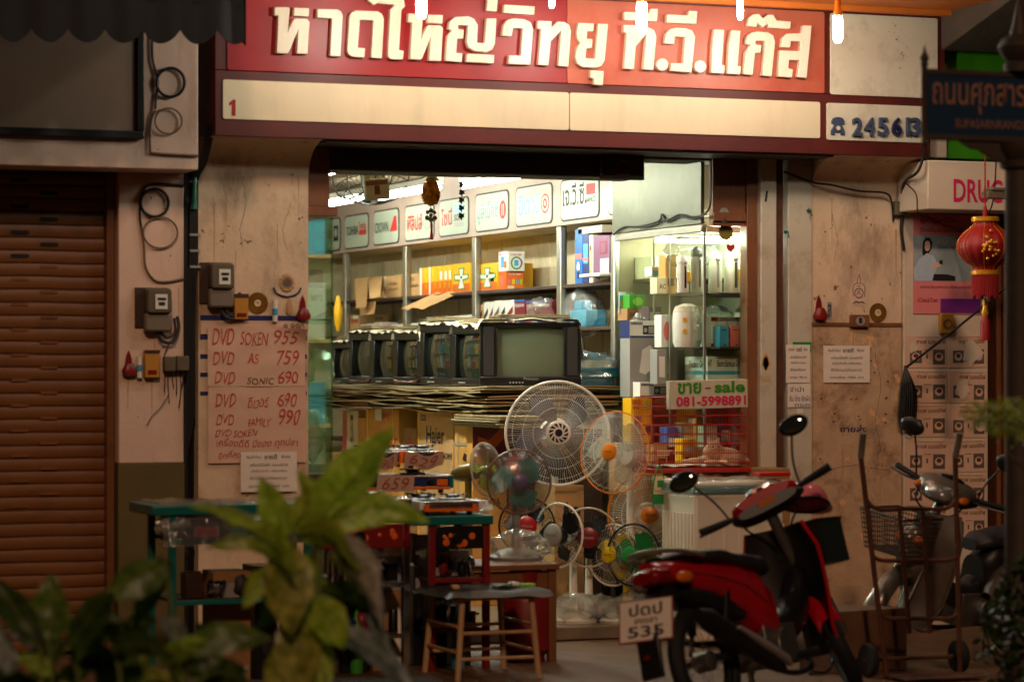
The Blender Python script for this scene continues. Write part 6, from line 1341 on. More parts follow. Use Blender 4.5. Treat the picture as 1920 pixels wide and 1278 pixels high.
def wallbox(nm, lab, cat, x0, y0, x1, y1, Y, d, m_, spec=(), bevel=.005, **k):
    a = onY(x0, y1, Y); b = onY(x1, y0, Y); mats = [m_]; mb = MB(); mb.box((a.x, Y - d, a.z), (b.x, Y, b.z)); faceprint(mb, mats, spec, (a.x, Y - d - .0015, a.z), XR, ZU, b.x - a.x, b.z - a.z)
    return mb.solo(nm, mats, lab, cat, bevel=bevel, **k)
wallbox('joss_box', 'small yellow box with dark slot on the pink pillar', 'box', 268, 656, 296, 708, -.002, .04, 'yellow_box', [('r', .2, .12, .8, .28, 'gas_red'), ('r', -.02, .88, 1.02, 1, 'wood_dark')])
wallbox('joss_box', 'small yellow box hanging beside the disc on the tan pillar', 'box', 436, 551, 462, 599, -.004, .04, 'yellow_box', [('r', .15, .1, .85, .25, 'gas_red'), ('r', -.02, .85, 1.02, 1, 'wood_dark')])
def tube_on_wall(lab, px, y0, y1, Y):
    a = onY(px, y1, Y); b = onY(px, y0, Y); mb = MB(); mb.lathe([(.014, 0), (.014, b.z - a.z)], (a.x, Y - .016, a.z), n=14); mb.lathe([(.0148, (b.z - a.z) * .3), (.0148, (b.z - a.z) * .6)], (a.x, Y - .016, a.z), n=14, mi=1, caps=False); mb.solo('joss_tube', ['plastic_white', 'pack_lblue'], lab, 'tube')
tube_on_wall('white tube with blue band beside the red holder on the pink pillar', 260, 668, 708, -.002); tube_on_wall('white tube with blue band right of the disc on the tan pillar', 514, 562, 603, -.004)
wallbox('junction_box', 'grey double junction box with wires at the edge of the pink pillar', 'junction box', 304, 668, 326, 696, -.002, .05, 'meter_grey', bevel=.006)
wallbox('junction_box', 'grey junction box overhanging the right edge of the pink pillar', 'junction box', 326.5, 667, 350, 695, -.002, .055, 'meter_grey', bevel=.006)
mb = MB()
for i, (x, y, l) in enumerate([(308, 696, 40), (314, 696, 60), (322, 696, 30), (330, 695, 46), (338, 695, 70), (342, 695, 38)]):
    mb.tube(spline([onY(x, y, -.03), onY(x + 1, y + l * .5, -.022), onY(x + 4 * math.sin(i), y + l, -.02)], 4), .0028, 5)
mb.tube(spline([onY(316, 740, -.02), onY(300, 765, -.015), onY(285, 780, -.015), onY(275, 798, -.015)], 4), .002, 5); mb.tube(spline([onY(318, 640, -.02), onY(310, 660, -.02), onY(306, 672, -.03)], 4), .003, 5)
mb.solo('loose_wire', 'cable_black', 'thin wires dangling below the grey junction boxes', 'cable')
# ================================================================== papers on the tan pillar
def paper(lab, x0, y0, x1, y1, Y, m_, lines=(), nm='notice', cat='notice', curl=.006, shear=0, col='ink_grey', corner=0, parent_first=None, bold=0):
    """lines: (text, u0, v0, u1, v1)"""
    a = onY(x0, y1, Y); b = onY(x1, y0, Y); w = b.x - a.x; h = b.z - a.z
    t = T(nm, lab, cat, (a.x + w / 2, Y, a.z))
    f = lambda u, v, e=0.: V((a.x + w * u, Y - .004 - curl * (.5 + .5 * mnoise.noise(V((u * 3, v * 4, x0)))) - corner * max(0, u + v - 1.62) ** 2 * 2.2 + e, a.z + h * v - corner * max(0, u + v - 1.62) * .25))
    mb = MB(); mb.grid(f, 16, 22); mb.grid(lambda u, v: f(u, v, .0015), 16, 22); s = mb.build('sheet', m_, t)
    for i, L in enumerate(lines):
        vs, fs, _ = text_mesh(L[0], L[6] if len(L) > 6 else bold, shear); mb = MB(); hw = 1. if L[5:6] == ('marker_red',) or L[5:6] == ('ink_brown',) else 0.
        mb.add([f(L[1] + (L[3] - L[1]) * x + hw * (.012 * mnoise.noise(V((x * 5, y * 2, i * 3.1 + x0)))), L[2] + (L[4] - L[2]) * y + hw * (.016 * mnoise.noise(V((x * 4, i * 2.3, x0))) + .008 * math.sin(x * 9 + i)), -.0022) for x, y in vs], fs); mb.build('lettering', L[5] if len(L) > 5 else col, t)
    return t
mr = 'marker_red'
# blue taped shelf strips behind the price list
for i, y in enumerate((596, 632, 668, 702, 737)):
    a = onY(372, y + 4, -.003); b = onY(577, y - 4, -.003); mb = MB(); mb.box((a.x + .01, -.0022 - .0004 * 0, a.z), (b.x - .004, 0.0005, b.z)); mb.solo('blue_tape', 'blue_tape', 'blue tape strip %s on the tan pillar' % ['just under the yellow box', 'level with the first price line', 'level with the second price line', 'level with the third price line', 'below the third price line'][i], 'tape')
paper('torn brown strip with a faded 8990 price behind the red price list', 376, 602, 574, 626, -.003, 'paper', [('8,990', .78, .2, .98, .8, 'ink_grey')], nm='price_strip', cat='price strip', curl=.003)
PL = paper('large price list of disc players handwritten in red on curling paper', 389, 612, 571, 724, -.008, 'paper', [('DVD', .04, .68, .27, .96, mr), ('SOKEN', .33, .68, .62, .90, mr), ('955', .68, .70, .93, .94, mr), ('DVD', .05, .36, .27, .58, mr), ('AS', .40, .38, .52, .54, mr), ('759', .70, .36, .94, .60, mr), ('DVD', .07, .04, .28, .24, mr), ('SONIC', .40, .03, .68, .14, 'ink_brown'), ('690', .72, .04, .93, .25, mr)], nm='price_list', cat='price list', shear=.25, corner=.16, curl=.01)
paper('lower price list handwritten in red, taped below the first', 390, 724, 573, 868, -.006, 'paper', [('DVD', .07, .73, .28, .90, mr), ('ดีเวอร์', .40, .72, .62, .87, mr), ('690', .71, .73, .90, .91, mr), ('DVD', .08, .50, .26, .64, mr), ('FAMILY', .40, .48, .64, .58, mr), ('990', .72, .50, .94, .70, mr), ('DVD SOKEN', .07, .34, .50, .43, mr), ('เครื่องดีดี มีของ ทุกปลา', .08, .18, .92, .32, mr), ('ถูกที่สุด', .10, .04, .33, .16, mr)], nm='price_list', cat='price list', shear=.25, curl=.008)
NL = [('สินค้าใหม่', .10, .84, .36, .92, 'ink_grey'), ('ขายดี', .42, .82, .64, .94, 'ink_black', .01), ('พิเศษ', .72, .84, .88, .92, 'ink_grey'), ('เครื่องใช้ไฟฟ้า ประหยัดไฟ', .16, .64, .84, .72), ('เปิดปุ๊บติดปั๊บ เครื่องเงียบ', .18, .48, .82, .56), ('สั่งได้ผ่อนไม่ต้องดาวน์', .16, .31, .82, .39), ('ราคาเพียง  7,900  บาท', .14, .10, .86, .18)]
paper('white printed notice at the foot of the red price list', 451, 846, 556, 922, -.016, 'paper_white', NL, curl=.003)
paper('white printed notice on the right wall panel', 1543, 648, 1630, 717, -.010, 'paper_white', NL, curl=.004)
paper('narrow white notice on the steel jamb right of the black groove', 1473, 646, 1518, 717, -.016, 'paper_white', NL, curl=.004)
paper('green edged paper peeping out behind the narrow notice', 1486, 641, 1521, 660, -.0125, 'fan_green', [], curl=.001, nm='green_paper', cat='paper')
paper('blue printed scrap under the narrow notice', 1476, 718, 1519, 763, -.0125, 'paper_white', [('จำนำ', .1, .65, .7, .85, 'pack_navy'), ('รับ จ้าง ซักผ้า', .08, .25, .95, .5, 'pack_navy'), ('กขค', .3, .02, .95, .14, 'pack_blue')], curl=.002, nm='paper_scrap', cat='paper')
paper('tiny white scrap below the blue printed scrap', 1494, 766, 1505, 783, -.0125, 'paper_white', [], curl=.001, nm='paper_scrap', cat='paper')
# ribbon emblem and discs
p = onY(538, 530, -.002); t = T('emblem_sticker', 'grey rosette emblem with blue ribbon on the tan pillar', 'sticker', p)
k = mpp(p.x, 0)
mb = MB()
for r0, n in ((14, 12),):
    for i in range(n):
        a = 2 * math.pi * i / n; mb.ball(p + V((r0 * k * math.cos(a) * .75, -.003, r0 * k * math.sin(a) * .9)), (5 * k, .003, 5 * k), 8)
mb.lathe([(13 * k, 0), (13 * k, .005)], p, (0, -1, 0), 20); mb.build('rosette', 'wood_pale', t)
mb = MB(); mb.lathe([(8 * k, .0052), (8 * k, .0064)], p, (0, -1, 0), 18); mb.tube([p + V((10 * k * math.cos(a * .5236), -.006, 10 * k * math.sin(a * .5236))) for a in range(12)], .0015, 5, closed=True); mb.build('centre', 'ink_grey', t)
mb = MB(); mb.tube(spline([p + V((x * k, -.004, y * k)) for x, y in [(-26, -9), (-20, -20), (0, -26), (20, -20), (27, -9)]], 5), .0045, 6); mb.build('ribbon', 'blue_tape', t)
mb = MB(); mb.lathe([(.001, 0), (7 * k, 6 * k), (6 * k, 22 * k), (2 * k, 34 * k)], p + V((5 * k, -.004, -62 * k)), n=12, sy=.2); mb.build('pendant', 'wood_pale', t)
def disc(lab, px, py, r, Y):
    p = onY(px, py, Y); k = mpp(p.x, Y); t = T('compact_disc', lab, 'disc', p, group='discs hung on the walls')
    mb = MB(); mb.lathe([(3 * k, 0), (r * k, 0), (r * k, .0015), (3 * k, .0015)], p, (0, -1, 0), 36, caps=False); mb.build('disc', 'cd', t); mb = MB(); mb.lathe([(3 * k, 0), (6.5 * k, 0), (6.5 * k, .003), (3 * k, .003)], p, (0, -1, 0), 20, caps=False); mb.build('hub_ring', 'pack_cream', t)
disc('golden disc on the tan pillar', 483, 568, 20, -.004); disc('rainbow reflecting disc on the right wall panel', 1646, 586, 18, -.003)
# right wall panel: crown emblem, socket, small sticker
p = onY(1610, 540, -.002); k = mpp(p.x, 0); t = T('crown_sticker', 'dark crown shaped emblem sticker on the right wall panel', 'sticker', p)
mb = MB(); mb.prism([p + V((x * k, 0, y * k)) for x, y in [(-15, -32), (15, -32), (18, -10), (13, 8), (4, 16), (0, 34), (-4, 16), (-13, 8), (-18, -10)]], (0, -.001, 0)); mb.build('backing', 'plaster_pink', t)
mb = MB(); mb.tube([p + V((9 * k * math.cos(a * .5236), -.003, (-9 + 9 * math.sin(a * .5236)) * k)) for a in range(12)], .0022, 5, closed=True); mb.tube([p + V((x * k, -.003, y * k)) for x, y in [(-12, -28), (-6, -25), (0, -27), (6, -25), (12, -28)]], .003, 5)
for s in (-1, 1): mb.tube([p + V((s * x * k, -.003, y * k)) for x, y in [(12, -16), (13, 2), (9, 8), (4, 10), (1, 26)]], .0018, 5)
for a_, b_ in (((-5, -12), (3, -3)), ((-3, -5), (5, -13)), ((-4, 4), (4, 4)), ((-3, 9), (3, 9))): mb.tube([p + V((a_[0] * k, -.003, a_[1] * k)), p + V((b_[0] * k, -.003, b_[1] * k))], .0015, 5)
mb.build('crown_lines', 'ink_grey', t)
wallbox('wall_socket', 'brown wall socket on the batten of the right wall panel', 'socket', 1592, 590, 1628, 613, -.016, .02, 'wood_warm', [('c', .5, .5, .25, .36, 'plastic_grey'), ('r', .42, .3, .58, .75, 'ink_black')])
wallbox('paper_slip', 'grey narrow slip beside the red holder on the right wall', 'sticker', 1551, 566, 1559, 598, -.002, .002, 'plastic_grey', [('t', 'ฮก', .1, .1, .9, .9, 'ink_black')], bevel=0)
rnd = random.Random(9)
# scraps of torn tape left on the peeling panel, one thing each
tp = [(1565, 690), (1596, 748), (1606, 747), (1662, 746), (1565, 775), (1610, 780), (1661, 776), (1563, 790), (1612, 786), (1660, 792), (1540, 747), (1633, 676), (1640, 698), (1665, 715), (1566, 718), (1630, 712), (1538, 860)]
for i, (x, y) in enumerate(tp):
    p = onY(x, y, -.0085); mb = MB(); s = rnd.uniform(.007, .012); mb.obox(p, (s * 1.6, .0012, s), Matrix.Rotation(rnd.uniform(-.7, .7), 3, 'Y')); mb.solo('tape_scrap', 'wood_warm', 'brown scrap of old tape on the peeling right wall panel', 'tape', 'scraps of old tape on the peeling panel')
for i, (x, y, w, h) in enumerate([(1588, 803, 10, 3), (1600, 804, 5, 5), (1607, 801, 4, 6), (1615, 802, 6, 5), (1625, 804, 7, 4), (1632, 802, 4, 4)]):
    pass
p = onY(1575, 810, -.0088); mb = MB(); k = mpp(p.x, 0); vs, fs, _ = text_mesh('ขายส่ง', .02, 0); mb.add([p + V((x * 58 * k, 0, y * 13 * k)) for x, y in vs], fs); mb.solo('stencil_mark', 'letter_navy', 'worn dark blue lettering low on the peeling panel', 'lettering')
# peacock logo on the steel jamb
p = onY(1436, 697, -.0115); k = mpp(p.x, 0); t = T('jamb_emblem', 'orange fan tailed emblem printed on the steel jamb', 'emblem', p)
mb = MB()
for i in range(7):
    a = R(30 + 20 * i); d = V((math.cos(a), 0, math.sin(a))); c = p + V((0, 0, 4 * k)) + V((d.x * 9 * k, 0, d.z * 34 * k)); s = V((-d.z, 0, d.x))
    mb.add([p + V((0, 0, 2 * k)), p + V((d.x * 6 * k, 0, d.z * 22 * k)) - s * 3.6 * k, c, p + V((d.x * 6 * k, 0, d.z * 22 * k)) + s * 3.6 * k], [(0, 1, 2, 3)])
mb.build('feathers', 'card_orange', t)
mb = MB(); txt(mb, 'PEACOCK', p + V((-11 * k, 0, -18 * k)), XR, ZU, 22 * k, 11 * k); mb.build('lettering', 'card_orange', t)
mb = MB(); mb.obox(onY(1437, 368, -.0115), (.012, .002, .06), Matrix.Rotation(.15, 3, 'Y')); mb.solo('black_mark', 'ink_black', 'black slit near the top of the steel jamb', 'mark')
for i, (x, y) in enumerate(((1516, 395), (1473, 435))):
    p = onY(x, y, -.014); t = T('hook', ['green hook high on the right steel jamb', 'green hook beside the black groove'][i], 'hook', p); mb = MB(); mb.lathe([(.012, 0), (.012, .006)], p, (0, -1, 0), 12); mb.build('plate', 'green_pvc', t); mb = MB(); mb.tube(spline([p, p + V((0, -.03, 0)), p + V((0, -.035, -.02)), p + V((.012, -.02, -.03))], 4), .004, 6); mb.build('bent_pin', 'green_pvc', t)
# cable across the right cove, small box
mb = MB(); cv = [(1470, 322, -.02), (1525, 342, -.03), (1560, 347, -.06), (1610, 358, -.05), (1660, 362, -.05), (1672, 380, -.02), (1675, 415, -.012)]
mb.tube(spline([onY(x, y, Y) for x, y, Y in cv], 6), .006, 6); mb.solo('wall_cable', 'cable_black', 'black cable running across the right cove to a small box', 'cable')
wallbox('cable_box', 'small grey cable box at the upper right of the wall panel', 'junction box', 1673, 378, 1695, 404, -.002, .04, 'meter_grey')
mb = MB(); mb.tube(spline([onY(x, y, Y) for x, y, Y in [(1735, 275, -.32), (1722, 320, -.36), (1695, 345, -.1), (1692, 400, -.03), (1690, 430, -.02), (1695, 470, -.02)]], 6), .009, 6); mb.tube(spline([onY(x, y, Y) for x, y, Y in [(1700, 345, -.2), (1718, 365, -.38), (1722, 400, -.38), (1745, 408, -.1), (1780, 425, -.1), (1830, 420, -.4), (1860, 385, -.7), (1868, 300, -.8)]], 6), .004, 6)
mb.solo('wall_cable', 'cable_black', 'black cable hanging from the sign corner past the drugstore sign', 'cable')
# ================================================================== posters on the drugstore pillar
Yd = -.018
a = onY(1712, 588, Yd); b = onY(1838, 404, Yd); w = b.x - a.x; h = b.z - a.z
t = T('clinic_poster', 'pink poster with a smiling woman in a shirt beside the red lantern', 'poster', (a.x + w / 2, Yd, a.z))
P = lambda u, v, e=.004: V((a.x + w * u, Yd - e, a.z + h * v))
mb = MB(); mb.box((a.x, Yd - .003, a.z), (b.x, Yd, b.z)); mb.build('sheet', 'poster_pink', t)
def flat(pts, m_, nm, e, par): mb = MB(); mb.add([P(u, v, e) for u, v in pts], [tuple(range(len(pts)))]); return mb.build(nm, m_, par)
pic = flat([(0, .33), (1, .33), (1, .79), (0, .79)], 'poster_sky', 'photo_print', .0040, t)
flat([(.02, .33), (.28, .33), (.36, .50), (.30, .58), (.20, .61), (.10, .56), (.0, .45)], 'shirt', 'shirt_print', .0048, pic)
flat([(.13, .62), (.14, .72), (.18, .765), (.24, .765), (.28, .72), (.27, .66), (.22, .60), (.14, .58)], 'hair', 'hair_print', .0044, pic)
flat([(.165, .66), (.17, .72), (.20, .735), (.24, .725), (.25, .68), (.235, .645), (.21, .63), (.18, .635)], 'skin', 'face_print', .0052, pic)
flat([(.26, .45), (.40, .48), (.42, .52), (.32, .51)], 'skin', 'hand_print', .0054, pic)
flat([(.38, .50), (.43, .50), (.43, .54), (.38, .54)], 'ink_black', 'phone_print', .0058, pic)
flat([(.28, .335), (.62, .335), (.62, .38), (.5, .40), (.30, .40)], 'ink_black', 'trouser_print', .0050, pic)
flat([(.40, .01), (1, .01), (1, .155), (.40, .155)], 'poster_purple', 'purple_block', .0040, t)
for s, u0, v0, u1, v1, m_ in [('ผู้หญิงยี่สิบ...', .10, .90, .75, .98, 'pack_maroon'), ('ป้องกัน มะเร็งปากมดลูกได้', .10, .81, .92, .87, 'ink_brown'), ('สอบถามข้อมูลเพิ่มเติม หรือซื้อชุดตรวจได้ที่นี่', .10, .25, .92, .29, 'pack_maroon'), ('iCheckTest', .06, .12, .36, .16, 'pack_maroon'), ('iCheck Test', .36, .66, .62, .70, 'ink_grey')]:
    mb = MB(); vs, fs, _ = text_mesh(s, 0, 0); mb.add([P(u0 + (u1 - u0) * x, v0 + (v1 - v0) * y, .0062) for x, y in vs], fs); mb.build('lettering', m_, t)
wallbox('yellow_switch', 'yellow switch box with a round knob below the pink poster', 'switch', 1759, 587, 1784, 625, -.016, .03, 'yellow_box', [('c', .5, .45, .36, .26, 'wood_warm'), ('c', .58, .45, .2, .14, 'yellow_box')])
rows = [(630, 690), (697, 755), (764, 820), (829, 886), (895, 948), (957, 1010)]
cp = None; places = ['at the top left', 'at the top right, partly torn', 'second down on the left', 'second down on the right', 'third down on the left', 'third down on the right', 'fourth down on the left', 'fourth down on the right', 'fifth down on the left', 'fifth down on the right', 'lowest on the left', 'lowest on the right']
n = 0
for r_, (ya, yb) in enumerate(rows):
    for c_ in range(2):
        x0, x1 = ((1696, 1776), (1778, 1850))[c_]
        p = onY(x0, yb, -.0165); q = onY(x1, ya, -.0165); w = q.x - p.x; h = q.z - p.z
        if cp is None:
            cp = T('coffee_poster', 'coffee poster %s of the pillar' % places[n], 'poster', (p.x, -.0165, p.z), group='coffee posters pasted on the drugstore pillar')
            Q = lambda u, v, e: V((p.x + w * u, -.0165 - e, p.z + h * v))
            mb = MB(); mb.box(Q(.005, .01, .002), Q(.985, 1., 0)); mb.build('sheet', 'paper', cp)
            mb = MB(); vs, fs, _ = text_mesh('กาแฟ เนเจอร์กิฟ', .012, 0); mb.add([Q(.28 + .68 * x, .76 + .14 * y, .0030) for x, y in vs], fs); vs, fs, _ = text_mesh('เต็มรส สุขภาพ ด้วยตัวคุณ', 0, 0); mb.add([Q(.3 + .6 * x, .93 + .05 * y, .0030) for x, y in vs], fs); mb.build('lettering', 'ink_brown', cp)
            for ua, ub, va, vb in ((.66, .94, .12, .58), (.12, .40, .16, .55)):
                mb = MB(); mb.add([Q(u, v, .0026) for u, v in ((ua, va), (ub, va), (ub, vb), (ua, vb))], [(0, 1, 2, 3)]); pb = mb.build('photo_print', 'ink_grey', cp)
                cu, cv_ = (ua + ub) / 2, (va + vb) / 2; mb = MB(); mb.add([Q(cu + .10 * math.cos(a_ * .52), cv_ + .13 * math.sin(a_ * .52), .0032) for a_ in range(12)], [tuple(range(12))]); mb.add([Q(cu + .06 * math.cos(a_ * .52), cv_ + .03 + .07 * math.sin(a_ * .52), .0036) for a_ in range(12)], [tuple(range(12))], 1); mb.build('cup_print', ['paper', 'ink_brown'], pb)
            mb = MB(); mb.add([Q(u, v, .0028) for u, v in ((.50, .30), (.54, .30), (.54, .45), (.50, .45))] + [Q(u, v, .0028) for u, v in ((.44, .56), (.62, .57), (.62, .59), (.44, .58))], [(0, 1, 2, 3), (4, 5, 6, 7)]); mb.build('packet_print', 'ink_grey', cp)
        else:
            o = copy_tree(cp); o.location = (p.x, -.0165 - .0002 * (n % 3), p.z); o['label'] = 'coffee poster %s of the pillar' % places[n]
            if c_: o.scale = (.9, 1, 1)
            o.rotation_euler.y = R([.6, -.9, .4, 1.1, -.5, .8][n % 6])
        n += 1
rnd = random.Random(77)
for i, (x, y, r_, lab) in enumerate([(1822, 662, 26, 'large torn patch over the top right coffee poster'), (1806, 728, 18, 'torn patch across the second right coffee poster'), (1712, 652, 10, 'small peeled corner on the top left coffee poster'), (1842, 800, 12, 'peeled strip at the right edge of the coffee posters'), (1704, 812, 9, 'small tear on the third left coffee poster'), (1790, 905, 9, 'small tear between the fourth row posters')]):
    p = onY(x, y, -.0222); k = mpp(p.x, 0); mb = MB(); P = [p + V((r_ * k * rnd.uniform(.5, 1.15) * math.cos(a * .45), -.0006 * (a % 2), r_ * k * rnd.uniform(.5, 1.2) * math.sin(a * .45))) for a in range(14)]
    mb.prism(P, (0, .001, 0)); mb.solo('torn_patch', 'drug_wall', lab, 'torn paper')
# coiled black strap with a small mirror hanging on the corner
mb = MB()
for i in range(6):
    x = 1690 + i * 4; mb.tube(spline([onY(1697, 690 - i, -.05), onY(x, 730, -.06 - .006 * i), onY(x - 3, 790 + i * 3, -.05), onY(x + 4, 800, -.045), onY(x + 8, 740, -.05), onY(1700, 692, -.05)], 5), .006, 6)
mb.solo('coiled_strap', 'cable_black', 'coil of black strap hanging at the corner of the coffee poster pillar', 'strap')

# runs of dirt below fixings and cracks in the plaster, raised a hair off the wall
rnd = random.Random(55)
PIL = [o for o in SHOP.children if o.name.startswith('pillar')][0]; WP = [o for o in SHOP.children if o.name.startswith('wall_panel')][0]; PP = bpy.data.objects['pillar']
def streak(par, px, py, L, w, Y, m_='ink_grey'):
    p = onY(px, py, Y); k = mpp(p.x, 0); P = []; Q = []
    for i in range(9):
        v = i / 8; ww = w * k * (.5 + .5 * mnoise.noise(V((v * 4, px, 1)))) * (1 - v) ** .6 + .0006; o = .002 * mnoise.noise(V((v * 3, px, 7)))
        P.append(p + V((o - ww / 2, 0, -L * k * v))); Q.append(p + V((o + ww / 2, 0, -L * k * v)))
    mb = MB(); mb.prism(P + Q[::-1], (0, .001, 0)); mb.build('stain', m_, par)
def crack(par, pts, Y):
    mb = MB(); P = []
    for i in range(len(pts) - 1):
        for k in range(5): f = k / 5; P.append(onY(pts[i][0] + (pts[i + 1][0] - pts[i][0]) * f + rnd.uniform(-2, 2), pts[i][1] + (pts[i + 1][1] - pts[i][1]) * f + rnd.uniform(-2, 2), Y))
    mb.tube(P, .0009, 4); mb.build('crack', 'wood_dark', par)
for px, py, L, w in ((424, 345, 90, 4), (470, 300, 60, 3), (520, 420, 70, 3), (402, 380, 110, 5), (560, 300, 120, 4), (442, 470, 40, 3)): streak(PIL, px, py, L, w, -.0012, 'wood_pale')
for px, py, L, w in ((1560, 372, 100, 4), (1640, 420, 80, 4), (1600, 614, 60, 4), (1545, 630, 120, 5), (1668, 640, 160, 6), (1580, 830, 70, 10), (1650, 850, 90, 6), (1625, 770, 60, 4), (1680, 430, 90, 7)): streak(WP, px, py, L, w, -.0098 if py > 612 else -.0012, 'wood_pale')
for pts in (((455, 335), (462, 380), (450, 430), (458, 470)), ((545, 380), (530, 430), (540, 480))): crack(PIL, pts, -.0008)
for pts in (((1560, 400), (1572, 450), (1562, 500)), ((1640, 660), (1652, 720), (1640, 790), (1655, 860)), ((1550, 880), (1600, 872), (1680, 884))): crack(WP, pts, -.0088 if pts[0][1] > 612 else -.0008)
for px, py, L, w in ((240, 708, 60, 4), (285, 710, 70, 4), (290, 625, 40, 5), (335, 540, 80, 3)): streak(PP, px, py, L, w, -.0012, 'wood_pale')
# ================================================================== motorbikes
def loft(mb, secs, n=18, mi=0):
    """secs: (x, z centre, half width, half height, power)"""
    k = len(secs)
    def fn(u, v):
        i = min(k - 1, round(v * (k - 1))); x, zc, w, h, p = secs[i]; a = 2 * math.pi * u; c, s = math.cos(a), math.sin(a)
        return V((x, w * math.copysign(abs(c) ** (2 / p), c), zc + h * math.copysign(abs(s) ** (2 / p), s)))
    mb.grid(fn, n, k - 1, mi, closeu=True)
    mb.add([fn(j / n, 0) for j in range(n)], [tuple(range(n))], mi); mb.add([fn(j / n, 1) for j in range(n)], [tuple(range(n))], mi); return mb
def secs_smooth(s, n=4):
    P = [V((a[0], a[1], 0)) for a in s]; out = []
    for i in range(len(s) - 1):
        for k in range(n):
            t = k / n; out.append(tuple(s[i][j] + (s[i + 1][j] - s[i][j]) * (3 * t * t - 2 * t ** 3 if j else t) for j in range(5)))
    return out + [s[-1]]
def motorbike(lab, loc, yaw, lean, steer, paint, tail=None, plate=None, shield=None, k=.85, basket=None, cowl='bike_plastic', dead=False):
    tail = tail or paint; shield = shield or paint
    BM = Matrix.Translation(V(loc)) @ Matrix.Rotation(yaw, 4, 'Z') @ Matrix.Rotation(R(lean), 4, 'X') @ Matrix.Scale(k, 4)
    t = T('motorbike', lab, 'motorbike', loc); t.rotation_euler = BM.to_euler(); t.scale = (k, k, k); MW[t.name] = Matrix.Identity(4)
    rk = R(26); piv = V((.46, 0, .66)); ax = V((-math.sin(rk), 0, math.cos(rk)))
    SM = Matrix.Translation(piv) @ Matrix.Rotation(R(steer), 4, ax) @ Matrix.Translation(-piv)
    def B(mb, nm, m_, par=t, st=False, **k):
        if st: mb.xf(SM)
        return mb.build(nm, m_, par, **k)
    def wheel(nm, x, st):
        c = V((x, 0, .28)); mb = MB()
        mb.grid(lambda u, v: c + V(((.238 + .040 * math.cos(v * 6.2832)) * math.cos(u * 6.2832), .040 * math.sin(v * 6.2832), (.238 + .040 * math.cos(v * 6.2832)) * math.sin(u * 6.2832))), 48, 12)
        w_ = B(mb, nm, 'rubber', st=st)
        mb = MB(); mb.lathe([(.195, -.022), (.212, -.026), (.214, 0), (.212, .026), (.195, .022)], c, (0, 1, 0), 40, caps=False); B(mb, 'rim', 'steel', w_, st)
        mb = MB()
        for i in range(18):
            a = i * .349; s = .02 if i % 2 else -.02; mb.tube([c + V((.03 * math.cos(a), s * 1.6, .03 * math.sin(a))), c + V((.2 * math.cos(a + .25 * (1 if i % 4 < 2 else -1)), s * .4, .2 * math.sin(a + .25 * (1 if i % 4 < 2 else -1))))], .0022, 4)
        B(mb, 'spokes', 'steel', w_, st)
        mb = MB(); mb.lathe([(.035, -.05), (.05, -.04), (.05, .04), (.035, .05), (.012, .07)], c, (0, 1, 0), 18); B(mb, 'hub', 'engine', w_, st)
    wheel('rear_wheel', -.61, False); wheel('front_wheel', .64, True)
    mb = MB()
    for s in (-.085, .085): mb.tube([(-.61, s, .28), (-.1, s * .9, .33)], .017, 8)
    B(mb, 'swingarm', 'bike_plastic')
    mb = MB()
    for s in (-.095, .095):
        mb.tube([(-.56, s, .32), (-.42, s, .62)], .012, 8)
        for i in range(12): q = V((-.56, s, .32)).lerp(V((-.42, s, .62)), .35 + i * .05); mb.lathe([(.022, -.005), (.022, .005)], q, (.42, 0, .9), 10)
    B(mb, 'shock_absorber', 'bike_plastic')
    mb = MB(); mb.box((-.16, -.09, .20), (.14, .09, .40)); mb.lathe([(.085, -.15), (.09, -.09), (.09, .09), (.085, .13)], (-.06, 0, .29), (0, 1, 0), 22)
    for i in range(7): mb.box((.14 + i * .018, -.06, .24), (.148 + i * .018, .06, .38))
    mb.box((.13, -.045, .26), (.28, .045, .36)); B(mb, 'engine', 'engine', bevel=.006)
    mb = MB(); mb.tube(spline([(.24, -.04, .26), (.2, -.10, .17), (0, -.12, .15), (-.2, -.13, .18)], 5), .014, 8); mb.tube([(-.14, -.135, .175), (-.28, -.15, .23), (-.78, -.17, .46), (-.86, -.17, .49)], [.022, .045, .054, .03], 16); mu = B(mb, 'muffler', 'bike_plastic')
    mb = MB(); mb.tube([(-.16, -.190, .19), (-.22, -.198, .225), (-.40, -.208, .305), (-.60, -.216, .40)], [.016, .034, .036, .016], 12, flat=.5); B(mb, 'heat_shield', 'shield_metal', mu)
    # body
    mb = MB(); loft(mb, secs_smooth([(-.93, .735, .05, .035, 2.4), (-.80, .715, .085, .06, 2.6), (-.55, .66, .115, .085, 2.8), (-.30, .595, .12, .13, 3), (-.12, .52, .115, .17, 3), (.0, .46, .095, .15, 3)], 5)); B(mb, 'body_panel', tail)
    mb = MB(); loft(mb, secs_smooth([(-.84, .64, .055, .035, 2.6), (-.62, .575, .10, .055, 2.6), (-.42, .52, .105, .06, 2.6), (-.28, .49, .09, .05, 2.6)], 4)); B(mb, 'under_panel', 'bike_plastic')
    mb = MB(); loft(mb, secs_smooth([(-.86, .775, .05, .018, 2.4), (-.70, .775, .105, .032, 2.6), (-.45, .765, .125, .036, 2.8), (-.25, .728, .125, .040, 2.8), (-.05, .705, .115, .045, 2.6), (.06, .68, .07, .035, 2.4)], 6)); B(mb, 'seat', 'bike_seat')
    mb = MB(); mb.tube(spline([(-.62, -.13, .765), (-.82, -.12, .80), (-.95, -.06, .815), (-.95, .06, .815), (-.82, .12, .80), (-.62, .13, .765)], 5), .012, 8); B(mb, 'grab_rail', 'alu')
    mb = MB(); loft(mb, secs_smooth([(-.99, .70, .05, .03, 2.4), (-.95, .70, .085, .045, 2.4), (-.87, .695, .092, .05, 2.4)], 4)); B(mb, 'tail_light', 'lens_red')
